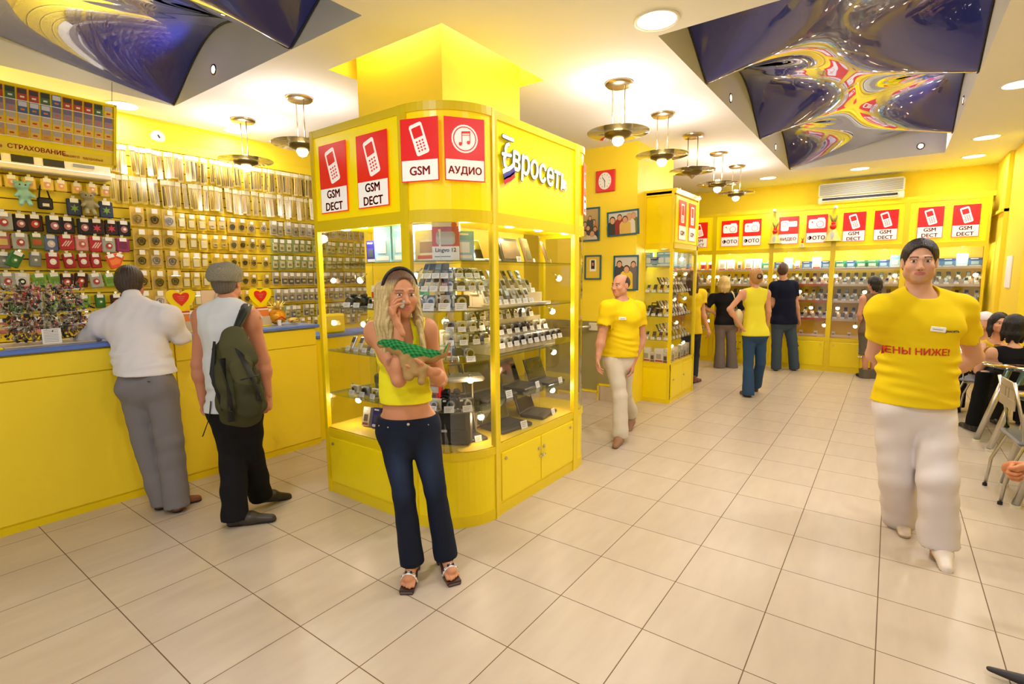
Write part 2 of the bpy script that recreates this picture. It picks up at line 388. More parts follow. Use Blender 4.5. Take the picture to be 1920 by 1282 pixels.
# stretched film canopies in the wells: saddle waves of glossy blue film
def film_mat():
    m = bpy.data.materials.new('blue_film'); m.use_nodes = True; N, L = nt(m); b = N['Principled BSDF']
    b.inputs['Base Color'].default_value = (*lin((14, 30, 140)), 1); b.inputs['Roughness'].default_value = .3
    g = N.new('ShaderNodeBsdfGlossy'); g.inputs['Roughness'].default_value = .02; g.inputs['Color'].default_value = (.82, .85, 1, 1)
    mu = schlick(N, L, .02, 1.5, 3.1)
    x = N.new('ShaderNodeMixShader'); L.new(mu.outputs[0], x.inputs[0]); L.new(b.outputs[0], x.inputs[1]); L.new(g.outputs[0], x.inputs[2])
    out = [n for n in N if n.type == 'OUTPUT_MATERIAL'][0]; L.new(x.outputs[0], out.inputs['Surface']); return m
MT['film'] = film_mat()
def tri(t):
    """wave with a sharp low crest and a rounded high, period 1, 0 at the low"""
    t = t % 1; t = min(t, 1-t)*2
    return math.sin(t*PI/2)**1.15
def film(name, label, x0, x1, y0, y1, along, base, per, amp):
    t = thing(name, label, 'ceiling canopy', ((x0+x1)/2, (y0+y1)/2, CEIL))
    nu, nv = (40, 150); vs = []; cx, cy = (x0+x1)/2, (y0+y1)/2
    for i in range(nu+1):
        a = i/nu
        for j in range(nv+1):
            b = j/nv
            if along == 'y': x = x0+(x1-x0)*a; y = y0+(y1-y0)*b; w = tri((y-base)/per); s = a
            else: y = y1-(y1-y0)*a; x = x0+(x1-x0)*b; w = tri((x-base)/per); s = a
            w2 = tri(((y if along == 'y' else x)-base)/per+.5)
            q_ = (y if along == 'y' else x)-base; e_ = abs(2*s-1)**1.6
            w = w*e_+(.5-.5*math.cos(2*PI*q_/per))*(1-e_); w2 = w2*e_+(.5+.5*math.cos(2*PI*q_/per))*(1-e_)
            z = amp*(w*(1-s)+w2*s)
            vs.append((x-cx, y-cy, z+.004))
    fs = [(i*(nv+1)+j, (i+1)*(nv+1)+j, (i+1)*(nv+1)+j+1, i*(nv+1)+j+1) for i in range(nu) for j in range(nv)]
    m = MB(); m.add(vs, fs, 'film', True); m.build('film', t)
    rim = MB()
    def edge(pts): rim.tube(pts, .006, 'dark', 6)
    edge([(*vs[j][:2], vs[j][2]-.002) for j in range(nv+1)]); rim.build('edge_profile', t); rim = MB()
    edge([(*vs[nu*(nv+1)+j][:2], vs[nu*(nv+1)+j][2]-.002) for j in range(nv+1)]); rim.build('edge_profile', t)
    return t
film('blue_film_canopy', 'wavy glossy blue film in the ceiling well above the aisle', RX0+.01, RX1-.01, RY0+.01, RY1-.01, 'y', 4.66, 2.2, .42)
film('blue_film_canopy', 'wavy glossy blue film in the ceiling well above the left counter', LX0+.01, LX1-.01, LY0+.01, LY1-.01, 'x', -5.45, 1.95, .42)
def well_spot(loc, nrm, lb):
    t = thing('well_spotlight', lb, 'spotlight', loc, group='small spotlights in the walls of the ceiling wells')
    q = Vector(nrm).to_track_quat('Z', 'Y').to_matrix().to_4x4()
    m = MB(); m.lathe([(.028, .004), (.042, .008), (.046, 0)], 'darkgrey', 20, X=q); m.build('trim_ring', t)
    m = MB(); m.cyl((0, 0), .03, .002, .006, 'spot_glow', 20, X=q); m.build('bulb', t)
    lamp('SPOT', 'well_spot_light', tuple(Vector(loc)+Vector(nrm)*.02), 14, (1, .93, .85), .03, rot=Vector(nrm).to_track_quat('-Z', 'Y').to_euler(), spot=2.4)
well_spot((RX0+.001, 5.46, 3.30), (1, 0, 0), 'spotlight on the white well side, upper left of the aisle film')
well_spot((RX0+.001, 7.85, 3.30), (1, 0, 0), 'spotlight on the white well side, farther along the aisle film')
well_spot((RX1-.001, 6.95, 3.30), (-1, 0, 0), 'spotlight on the right side of the aisle ceiling well')
well_spot((.20, RY1-.001, 3.32), (0, -1, 0), 'bright spotlight on the far end of the aisle ceiling well')
well_spot((-4.64, LY1-.001, 3.33), (0, -1, 0), 'spotlight on the grey well wall beside the left blue film')

# air conditioner
def aircon():
    t = thing('air_conditioner', 'white wall air conditioner above the far yellow cases', 'air conditioner', (-.51, 10.5, 2.79))
    m = MB(); m.box(-.585, .585, -.22, 0, .10, .33, 'white', .03); m.box(-.585, .585, -.19, 0, 0, .12, 'white', .02); m.build('housing', t)
    m = MB(); m.box(-.57, .57, -.226, -.215, .12, .31, 'offwhite')
    for k in range(9): m.box(-.56, .56, -.230, -.226, .135+k*.019, .145+k*.019, 'grey')
    m.build('grille', t)
    m = MB(); m.box(-.52, .5, -.226, -.21, .055, .085, 'dark'); m.box(-.52, .5, -.23, -.2, .03, .045, 'offwhite', X=T(0, 0, 0)); m.build('outlet_vane', t)
aircon()
# wall clock and framed photographs on the photo wall (y = 6.02)
YW = 6.018
def clock():
    t = thing('wall_clock', 'square red wall clock with oval cream dial on yellow wall', 'clock', (-2.945, YW, 2.78))
    m = MB(); m.box(-.13, .13, -.03, 0, -.13, .13, 'red', .006); m.build('case', t)
    m = MB(); m.cyl((0, 0), .085, .03, .036, 'paper', 36, X=UPR, sy=1.2)
    m.build('dial', t)
    m = MB()
    for a, l, w in ((math.radians(-35), .055, .006), (math.radians(178), .07, .005)):
        m.box(-w/2, w/2, -.040, -.036, -.012, l, 'black', X=Matrix.Rotation(a, 4, 'Y'))
    for k in range(12): m.box(-.003, .003, -.039, -.036, .062, .074, 'grey', X=Matrix.Scale(1.12, 4, (0, 0, 1)) @ Matrix.Rotation(k*PI/6, 4, 'Y'))
    m.build('hand', t)
clock()
def framed(lb, x, z, w, h, people, bgc, tilt=0, mat_board=False):
    t = thing('framed_photo', lb, 'framed photograph', (x, YW, z)); t.rotation_euler = (0, tilt, 0)
    m = MB(); b = .018
    for x0, x1, z0, z1 in ((-w/2, w/2, -h/2, -h/2+b), (-w/2, w/2, h/2-b, h/2), (-w/2, -w/2+b, -h/2+b, h/2-b), (w/2-b, w/2, -h/2+b, h/2-b)): m.box(x0, x1, -.022, 0, z0, z1, 'frame_blue', .003)
    m.build('frame', t)
    m = MB(); W2, H2 = w/2-b, h/2-b
    m.box(-W2, W2, -.008, -.002, -H2, H2, cmat(bgc, .3)); k = 0
    for px_, hz, sc, shirt, hair in people:
        y = -.009-.0004*k; k += 1; cx = px_*W2; top = hz*H2
        m.add([(cx+sc*.5*math.cos(a)*(1 if a < 7 else 1), y, top-sc*.75+sc*.42*math.sin(a) if math.sin(a) > 0 else -H2) for a in [PI*i/10 for i in range(11)]]+[(cx-sc*.5, y, -H2), (cx+sc*.5, y, -H2)], [tuple(range(13))], cmat(shirt))
        for rr, dz, c, dy in ((.25, .05, hair, -.0001), (.2, 0, (214, 160, 125), -.0002)):
            m.add([(cx+sc*rr*math.cos(2*PI*i/14), y+dy, top-sc*.3+sc*dz+sc*rr*1.2*math.sin(2*PI*i/14)) for i in range(14)], [tuple(range(14))], cmat(c))
    m.build('print', t)
    return t
sk = (40, 30, 25)
framed('upright blue framed photograph of a crowd of people', -3.17, 2.268, .30, .42, [(-.45, .2, .12, (150, 110, 60), sk), (.5, .3, .11, (190, 120, 50), sk), (.1, .55, .10, (60, 70, 60), (60, 50, 40)), (-.1, -.05, .12, (70, 60, 50), sk), (.65, -.15, .12, (40, 40, 50), sk), (-.5, -.35, .15, (200, 195, 130), sk), (.35, -.4, .15, (215, 200, 185), (90, 60, 40))], (176, 140, 60))
framed('wide blue framed photograph of five people in coats', -2.705, 2.255, .42, .30, [(.72, .85, .14, (110, 115, 50), (190, 150, 100)), (-.72, .65, .16, (45, 50, 45), sk), (-.22, .8, .13, (150, 40, 45), sk), (.42, .8, .16, (225, 215, 200), (200, 160, 110)), (.15, .6, .15, (225, 185, 90), (80, 40, 30))], (205, 205, 195), -.04)
t = framed('narrow blue frame with small dark portrait on yellow mount', -3.11, 1.724, .235, .31, [], (235, 200, 60))
m = MB(); m.box(-.045, .045, -.0095, -.008, -.05, .1, 'paper'); m.box(-.025, .025, -.011, -.0095, -.02, .09, 'dark'); m.box(-.012, .012, -.012, -.011, .02, .06, cmat((190, 140, 110))); m.build('portrait', t)
framed('blue framed photograph behind the walking man, three people', -2.655, 1.648, .33, .43, [(-.6, .75, .15, (60, 60, 70), sk), (.65, .7, .14, (110, 100, 100), sk), (.05, .45, .17, (235, 195, 50), (70, 35, 25))], (205, 200, 190))
# handrail by the stairs
t = thing('handrail', 'metal handrail end by the stairs beside the kiosk', 'handrail', (-3.15, 5.9, .93))
m = MB(); m.tube([(-.45, 0, .0), (-.12, 0, .02), (0, .03, .03), (.02, .11, .03)], .02, 'steel', 10); m.build('rail', t)
m = MB(); m.box(0, .12, .085, .112, -.02, .08, 'offwhite', .005); m.build('wall_plate', t)
# notice on the right wall
t = tag(MB().box(-.0, .01, -.18, .18, -.2, .2, 'paper').build('notice_sheet'), 'white and yellow notice sheet taped to the right yellow wall', 'notice'); t.location = (1.188, 9.05, 1.62)
# ------------------------------------------------------------------ sign placards (built facing -Y, centre bottom at origin)
W_, H_ = .30, .455
def rounded(w, h, r, n=5):
    pts = []
    for cx, cy, a0 in ((w/2-r, h/2-r, 0), (-w/2+r, h/2-r, 90), (-w/2+r, -h/2+r, 180), (w/2-r, -h/2+r, 270)):
        for k in range(n+1): a = math.radians(a0+90*k/n); pts.append((cx+r*math.cos(a), cy+r*math.sin(a)))
    return pts
def icon(m, kind, w, X0, red, white):
    """icon drawn in XY plane around origin, stacked in thin layers toward +Z"""
    s = w/.30
    def P(poly, l, c, X=Matrix.Identity(4)): m.prism([(x*s, y*s) for x, y in poly], l*.0009, (l+1)*.0009, c, X0 @ X)
    def disc(cx, cy, r, l, c, X=Matrix.Identity(4)): P([(cx+r*math.cos(2*PI*i/24), cy+r*math.sin(2*PI*i/24)) for i in range(24)], l, c, X)
    if kind == 'phone':
        R = rotz(math.radians(17))
        P(rounded(.105, .225, .018), 0, white, R)
        P([(x, y+.05) for x, y in rounded(.075, .075, .004)], 1, red, R)
        for i in range(3):
            for j in range(4): P([(x-.024+i*.024, y-.015-j*.022) for x, y in rounded(.014, .012, .002, 2)], 1, red, R)
    elif kind == 'slider':
        P(rounded(.13, .255, .01), 0, white); P([(x, y+.04) for x, y in rounded(.09, .13, .003)], 1, red)
        for j in range(4): P([(x, y-.05-j*.018) for x, y in rounded(.07, .008, .002, 2)], 1, red)
    elif kind == 'camera':
        P(rounded(.24, .15, .03), 0, white); P([(x+.055, y+.075) for x, y in rounded(.10, .04, .015)], 0, white)
        disc(.045, -.01, .052, 1, red); disc(.045, -.01, .045, 2, white); P([(x-.07, y+.03) for x, y in rounded(.022, .02, .004, 2)], 1, red)
    elif kind == 'video':
        P([(x-.06, y-.005) for x, y in rounded(.12, .17, .025)], 0, white); P([(x+.055, y+.02) for x, y in rounded(.14, .09, .015)], 0, white)
        disc(-.06, .02, .042, 1, red); disc(-.06, .02, .036, 2, white); P([(x+.1, y+.035) for x, y in rounded(.014, .012, .002, 2)], 1, red)
    elif kind == 'note':
        disc(0, 0, .098, 0, white); disc(0, 0, .086, 1, red); disc(0, 0, .078, 2, white)
        P([(-.024, -.035), (-.018, -.035), (-.018, .05), (-.024, .05)], 3, red); P([(.036, -.022), (.042, -.022), (.042, .056), (.036, .056)], 3, red)
        P([(-.024, .034), (.042, .04), (.042, .056), (-.024, .05)], 3, red); P([(-.024, .02), (.042, .026), (.042, .031), (-.024, .025)], 3, red)
        disc(-.033, -.037, .013, 3, red); disc(.027, -.024, .013, 3, red)
def placard(name, kind, lines, parent, X, w=W_, h=H_, lit=True, split=.36):
    red, white = ('red_lit', 'sign_white') if lit else ('red', 'white')
    m = MB(); m.X = X
    m.box(-w/2, w/2, -.004, 0, 0, h, red); m.box(-w/2+.006, w/2-.006, -.0055, -.004, .006, h*split, white)
    icon(m, kind, w, T(0, -.004, h*(split+(1-split)/2)) @ UPR, red, white)
    k = len(lines); z0 = h*split
    for i, tx in enumerate(lines):
        size = (.085 if k == 1 else .075)*w/.30*(1 if len(tx) < 5 else .82)
        m.text(tx, size, 'dark_red_text', T(0, -.0058, z0*(1-(i+.52)/k)) @ UPR, bold=.03)
    return m.build(name, parent)
# ------------------------------------------------------------------ product prototypes (front faces -Y, base at z=0)
def P_(name): o = bpy.data.objects.new(name, None); COL.objects.link(o); return o
def price(parent, w=.055, h=.036, x=0, y=-.035, z=0, lean=.25, mt='paper'):
    m = MB(); X = T(x, y, z) @ Matrix.Rotation(-lean, 4, 'X')
    m.box(-w/2, w/2, -.001, .001, 0, h, mt, X=X)
    for k in range(3): m.box(-w*.38, w*(.34-.1*k), -.0016, -.001, h*(.72-.22*k), h*(.78-.22*k), 'grey', X=X)
    return m.build('price_card', parent)
def camera_proto(body, tone, lensr=.02):
    r = P_('compact_camera'); m = MB()
    z0 = .012
    m.box(-.047, .047, -.012, .012, z0, z0+.058, body, .006); m.box(-.04, -.028, -.008, .004, z0+.058, z0+.062, 'silver', .001)
    a = m.build('body', r)
    m = MB(); X = T(.008, -.012, z0+.028) @ UPR
    m.cyl((0, 0), lensr+.003, 0, .010, 'silver', 20, X=X); m.cyl((0, 0), lensr, .010, .018, tone, 20, X=X); m.cyl((0, 0), lensr*.62, .018, .0195, 'lens', 16, X=X)
    b = m.build('lens', r)
    m = MB(); m.box(-.036, -.018, -.0135, -.011, z0+.042, z0+.052, 'sign_glass', .001); c = m.build('flash', r)
    d = price(r, y=-.045)
    m = MB(); m.box(-.03, .03, -.02, .02, 0, z0, 'acrylic'); e = m.build('stand', r)
    return proto(r, a, b, c, d, e)
MT['sign_glass'] = mat('flash_window', (240, 240, 235), .1); MT['acrylic'] = mat('acrylic', (214, 196, 168), .2)
CAMS = [camera_proto(cmat((205, 205, 208), .3, .6), 'steel'), camera_proto(cmat((28, 28, 30), .35), 'silver'), camera_proto(cmat((150, 152, 158), .3, .6), 'dark', .023), camera_proto(cmat((226, 216, 190), .35, .3), 'silver')]
CAMN = ['silver', 'black', 'grey', 'cream']
def phone_proto(body, scr, tagged=True, w=.046, h=.1):
    r = P_('mobile_phone'); X = T(0, -.01, .012) @ Matrix.Rotation(-.5, 4, 'X')
    m = MB(); m.box(-w/2, w/2, 0, .014, 0, h, body, .005, X=X); a = m.build('body', r)
    m = MB(); m.box(-w*.38, w*.38, -.001, .001, h*.5, h*.9, scr, X=X); b = m.build('screen', r)
    m = MB()
    for i in range(3):
        for j in range(4): m.box(-w*.34+i*w*.24, -w*.34+i*w*.24+w*.17, -.0012, .001, h*(.1+j*.09), h*(.1+j*.09)+h*.05, 'silver', X=X)
    c = m.build('keypad', r); k = [a, b, c]
    m = MB(); m.box(-w*.4, w*.4, -.01, .06, 0, .012, 'acrylic', X=None); k.append(m.build('stand', r))
    if tagged: k.append(price(r, .05, .034, y=-.035))
    return proto(r, *k)
PHONES = [phone_proto(cmat((190, 192, 198), .25, .7), 'lens'), phone_proto(cmat((25, 24, 26), .3), cmat((95, 80, 62), .2)), phone_proto(cmat((120, 40, 45), .3), 'lens'), phone_proto(cmat((215, 205, 195), .3), cmat((70, 66, 70), .2)), phone_proto(cmat((90, 92, 98), .3, .6), cmat((170, 190, 200), .2))]
PHN = ['silver', 'black', 'dark red', 'white', 'dark grey']
def slr_proto():
    r = P_('slr_camera'); m = MB(); m.box(-.065, .065, -.02, .025, 0, .085, 'black', .01); m.box(-.022, .022, -.03, .02, .08, .112, 'black', .008); a = m.build('body', r)
    m = MB(); X = T(0, -.02, .042) @ UPR; m.cyl((0, 0), .036, 0, .05, 'dark', 24, X=X); m.cyl((0, 0), .039, .03, .05, 'black', 24, X=X); m.cyl((0, 0), .03, .05, .051, 'lens', 20, X=X); b = m.build('lens', r)
    return proto(r, a, b, price(r, .07, .04, y=-.1))
SLR = slr_proto()
def camcorder_proto():
    r = P_('camcorder'); m = MB(); m.box(-.03, .03, -.06, .06, .02, .08, cmat((150, 150, 155), .3, .5), .012); a = m.build('body', r)
    m = MB(); X = T(0, -.06, .052) @ UPR; m.cyl((0, 0), .026, 0, .03, 'silver', 20, X=X); m.cyl((0, 0), .02, .03, .031, 'lens', 16, X=X); b = m.build('lens', r)
    m = MB(); m.box(-.085, -.035, -.04, .03, .03, .075, 'dark', .004); c = m.build('flip_screen', r)
    return proto(r, a, b, c, price(r, .06, .036, y=-.1))
CAMC = camcorder_proto()
def tripod_proto():
    r = P_('mini_tripod'); m = MB()
    for k in range(3): a = k*2*PI/3+.5; m.tube([(0, 0, .16), (.05*math.cos(a), .05*math.sin(a), 0)], .005, 'silver', 8)
    m.cyl((0, 0), .01, .155, .20, 'silver', 12); return proto(r, m.build('legs', r))
TRIP = tripod_proto()
def bag_proto(w, h, d, col):
    r = P_('camera_bag'); m = MB(); m.box(-w/2, w/2, -d/2, d/2, 0, h, col, .018); a = m.build('body', r)
    m = MB(); m.box(-w*.46, w*.46, -d/2-.008, -d/2+.02, h*.42, h*.98, col, .012); b = m.build('flap', r)
    m = MB(); m.tube([(-w*.22, 0, h-.005), (-w*.2, 0, h+.03), (w*.2, 0, h+.03), (w*.22, 0, h-.005)], .007, 'black', 8); c = m.build('handle', r)
    m = MB(); m.box(-.02, .02, -d/2-.013, -d/2-.006, h*.38, h*.46, 'silver', .002); d_ = m.build('buckle', r)
    return proto(r, a, b, c, d_)
BAG = bag_proto(.34, .24, .10, cmat((34, 31, 31), .6)); BAGS = bag_proto(.16, .13, .08, cmat((30, 30, 32), .6)); BAGB = bag_proto(.22, .17, .10, cmat((58, 48, 40), .6))
def laptop_proto(col, w=.28):
    r = P_('laptop'); m = MB(); m.box(-w/2, w/2, -.1, .1, 0, .022, col, .005); a = m.build('base', r)
    m = MB(); m.box(-w*.44, w*.44, -.03, .08, .022, .0235, 'darkgrey'); b = m.build('keyboard', r)
    X = T(0, .1, .02) @ Matrix.Rotation(-.35, 4, 'X'); m = MB(); m.box(-w/2, w/2, 0, .012, 0, .2, col, .004, X=X); c = m.build('lid', r)
    m = MB(); m.box(-w*.45, w*.45, -.002, 0, .015, .185, 'lens', X=X); d = m.build('screen', r)
    return proto(r, a, b, c, d, price(r, .06, .05, y=-.11, x=.05))
LAP = laptop_proto(cmat((60, 58, 60), .35)); LAPS = laptop_proto(cmat((205, 203, 200), .3, .4), .24)
def frame_proto(col, scr, w=.2, h=.15):
    r = P_('digital_photo_frame'); X = Matrix.Rotation(-.3, 4, 'X'); m = MB(); m.box(-w/2, w/2, 0, .02, 0, h, col, .005, X=X); a = m.build('frame', r)
    m = MB(); m.box(-w*.4, w*.4, -.002, 0, h*.13, h*.87, scr, X=X); b = m.build('screen', r)
    m = MB(); m.box(-.015, .015, .02, .07, 0, .006, col); c = m.build('foot', r)
    return proto(r, a, b, c, price(r, .045, .035, y=-.02, x=.04))
DPF = frame_proto('black', cmat((110, 90, 70), .2)); DPF2 = frame_proto(cmat((120, 90, 60), .4), cmat((90, 90, 70), .2), .16, .2)
def boxed(cols, w=.12, h=.18, d=.05, band=.3):
    """printed carton: front panel with picture blocks"""
    r = P_('product_box'); m = MB(); m.box(-w/2, w/2, -d/2, d/2, 0, h, cmat(cols[0], .35)); a = m.build('carton', r)
    m = MB(); y = -d/2
    m.box(-w/2, w/2, y-.001, y, h*(1-band), h, cmat(cols[1], .35)); m.box(-w*.4, w*.4, y-.001, y, h*.06, h*.18, cmat(cols[2], .35)); m.box(-w*.3, w*.25, y-.002, y-.001, h*.26, h*.62, cmat(cols[3], .35))
    m.box(-w*.35, w*.2, y-.002, y-.001, h*.86, h*.92, 'paper'); b = m.build('printed_front', r)
    return proto(r, a, b)
BX = [boxed([(150, 200, 225), (120, 180, 215), (235, 235, 235), (230, 238, 240)]), boxed([(240, 236, 232), (240, 236, 232), (200, 60, 50), (180, 175, 170)]), boxed([(220, 60, 50), (230, 225, 220), (235, 230, 225), (90, 40, 40)], .09, .15), boxed([(40, 40, 150), (30, 30, 110), (200, 200, 210), (60, 70, 90)], .08, .15, .04), boxed([(45, 130, 80), (60, 150, 100), (230, 230, 225), (190, 210, 200)], .16, .12), boxed([(70, 110, 160), (40, 70, 120), (200, 215, 225), (150, 180, 205)], .14, .12), boxed([(200, 190, 175), (220, 215, 205), (120, 60, 60), (90, 80, 75)], .07, .14)]
BXN = ['pale blue', 'white', 'red', 'dark blue', 'green', 'blue grey', 'beige']
def case_spot(): 
    r = P_('case_spotlight'); m = MB(); m.tube([(0, .03, .02), (0, .0, .0), (0, -.02, -.01)], .004, 'silver', 8); a = m.build('stem', r)
    m = MB(); m.lathe([(.022, -.018), (.026, .0), (.012, .018), (0, .022)], 'silver', 16, X=T(0, -.03, -.02) @ Matrix.Rotation(.8, 4, 'X')); b = m.build('reflector', r)
    m = MB(); m.ball((0, -.032, -.028), .024, 'spot_glow', 8); c = m.build('bulb', r)
    return proto(r, a, b, c)
SPOT = case_spot()
# hanging packets (hang from z=0 downwards, front faces -Y)
def stylus_proto(c1, c2, lab=(235, 225, 190)):
    r = P_('stylus_packet'); m = MB(); m.box(-.024, .024, .003, .004, -.262, -.045, cmat((250, 228, 140), .5)); m.box(-.024, .024, -.006, -.005, -.26, -.045, 'bag'); m.box(-.024, .024, -.004, .004, -.045, -.002, cmat(lab)); a = m.build('packet', r)
    m = MB(); m.tube([(-.007, 0, -.06), (-.009, 0, -.245)], .0062, cmat(c1), 6); m.tube([(.008, 0, -.06), (.010, 0, -.24)], .0048, cmat(c2), 6); b = m.build('stylus', r)
    m = MB(); m.tube([(0, .075, .004), (0, -.025, .004)], .0015, 'silver', 5); c = m.build('hook', r)
    return proto(r, a, b, c)
STY = [stylus_proto((225, 205, 120), (240, 230, 190)), stylus_proto((60, 50, 40), (225, 205, 120)), stylus_proto((215, 170, 110), (235, 215, 150)), stylus_proto((200, 195, 185), (235, 210, 110)), stylus_proto((225, 190, 60), (120, 95, 60))]
def blister(card, itemf, w=.075, h=.13, tagc='paper', name='accessory_packet'):
    r = P_(name); m = MB(); m.box(-w/2, w/2, -.001, .002, -h, 0, cmat(card, .5)); a = m.build('backing_card', r)
    m = MB(); itemf(m, w, h); b = m.build('item', r)
    m = MB(); m.box(-w*.42, w*.42, -.03, -.003, -h*.92, -h*.3, 'bag', .008); c = m.build('blister_shell', r)
    m = MB(); m.box(-.024, .024, -.034, -.032, -h*.3, -h*.05, tagc); d = m.build('price_tag', r)
    m = MB(); m.tube([(0, .075, .004), (0, -.025, .004)], .0016, 'silver', 5); e = m.build('hook', r)
    return proto(r, a, b, c, d, e)
def it_coil(c, r0=.02, n=3):
    def f(m, w, h):
        pts = [((r0+.002*math.sin(3*t))*math.cos(t), -.014-.003*math.sin(2*t), -h*.62+(r0*1.15)*math.sin(t)) for t in [2*PI*n*i/40 for i in range(41)]]
        m.tube(pts, .0055, cmat(c), 6); m.box(-.012, .012, -.028, -.006, -h*.70, -h*.5, cmat(c), .005)
    return f
def it_box(c, fw=.6, fh=.42, c2=None):
    def f(m, w, h):
        m.box(-w*fw/2, w*fw/2, -.018, -.003, -h*.88, -h*(.88-fh), cmat(c), .003)
        if c2: m.box(-w*fw*.3, w*fw*.3, -.0195, -.018, -h*.75, -h*(.75-fh*.35), cmat(c2))
    return f
BL = {'earphone': blister((215, 180, 70), it_coil((28, 26, 24), .030), .128, .19), 'charger': blister((235, 195, 60), it_coil((35, 32, 28), .022, 2), .10, .165),
      'card': blister((240, 205, 60), it_box((238, 228, 190), .6, .45), .088, .165), 'yellow_small': blister((245, 205, 40), it_box((200, 180, 120), .45, .25, (90, 80, 60)), .10, .165),
      'green': blister((165, 180, 110), it_box((205, 200, 175), .66, .5, (110, 115, 90)), .086, .165), 'clear': blister((215, 205, 175), it_box((165, 155, 140), .6, .5, (90, 85, 85)), .086, .165),
      'blue': blister((205, 200, 185), it_box((95, 105, 140), .55, .4, (230, 225, 215)), .086, .16), 'camera_kit': blister((200, 190, 180), it_box((70, 65, 62), .7, .4, (200, 195, 190)), .086, .155),
      'cable': blister((230, 190, 80), it_coil((170, 150, 90), .034, 2), .13, .19)}
def pouch(c, c2, w=.096, h=.15, motif='blob'):
    r = P_('phone_pouch'); m = MB(); m.box(-w/2, w/2, -.016, .004, -h, -.02, cmat(c, .7), .008); a = m.build('body', r)
    m = MB(); X = T(0, -.0165, -h*.62) @ UPR
    if motif == 'blob': m.cyl((0, 0), w*.26, 0, .002, cmat(c2, .6), 14, X=X, sy=1.15); m.cyl((w*.04, h*.02), w*.12, .002, .003, 'paper', 10, X=X)
    elif motif == 'star': m.add([((w*.32 if i % 2 else w*.14)*math.cos(i*PI/6), (w*.36 if i % 2 else w*.15)*math.sin(i*PI/6), .001) for i in range(12)], [tuple(range(12))], cmat(c2, .6), X=X)
    elif motif == 'slash':
        for k in (-1, 0, 1): m.box(-.004, .004, -w*.3, w*.3, 0, .002, cmat(c2, .6), X=X @ T(k*w*.18) @ rotz(-.6))
    else: m.box(-w*.3, w*.3, -h*.16, h*.16, 0, .002, cmat(c2, .6), X=X)
    b = m.build('motif', r)
    m = MB(); m.box(-.026, .026, -.021, -.019, -.05, -.018, 'paper'); c_ = m.build('price_tag', r)
    m = MB(); m.box(-.012, .012, -.006, .0, -.02, .006, 'silver', .002); m.tube([(0, .075, .004), (0, -.025, .004)], .0015, 'silver', 5); d = m.build('clip', r)
    return proto(r, a, b, c_, d)
def sock(c, c2): return pouch(c, c2, .085, .15, 'blob')
PCH = {'black picture': pouch((24, 24, 30), (180, 110, 120)), 'black star': pouch((45, 25, 25), (210, 60, 90), motif='star'), 'blue': pouch((110, 130, 180), (225, 215, 215)), 'red': pouch((185, 40, 50), (230, 200, 190), motif='slash'), 'grey': pouch((165, 165, 155), (170, 60, 60)),
       'green': pouch((105, 125, 60), (185, 90, 50), motif='bar'), 'rose': pouch((190, 110, 110), (220, 190, 110), motif='bar'), 'magenta': pouch((150, 45, 105), (110, 30, 75), .1, .14, 'bar'), 'pink': pouch((215, 150, 150), (190, 90, 80)),
       'dark blue': pouch((50, 60, 90), (120, 160, 70), motif='star'), 'lime': pouch((125, 170, 60), (100, 140, 50), .09, .14, 'bar'), 'white picture': pouch((225, 222, 215), (30, 30, 32)), 'orange': pouch((230, 90, 40), (240, 130, 60), .085, .15, 'bar'), 'red badge': sock((165, 30, 40), (235, 225, 220)), 'dark green': sock((50, 110, 45), (70, 130, 60)), 'grey plain': sock((135, 140, 135), (150, 150, 145)), 'red flame': pouch((60, 25, 20), (190, 60, 30), motif='blob'), 'lilac': pouch((175, 170, 205), (215, 210, 230), motif='bar'), 'yellow bag': pouch((235, 200, 90), (235, 160, 130), .085, .12)}
def place(p, loc, rz, label, cat, group, **k): return dup(p, loc, rz, label, group, cat=cat, **k)
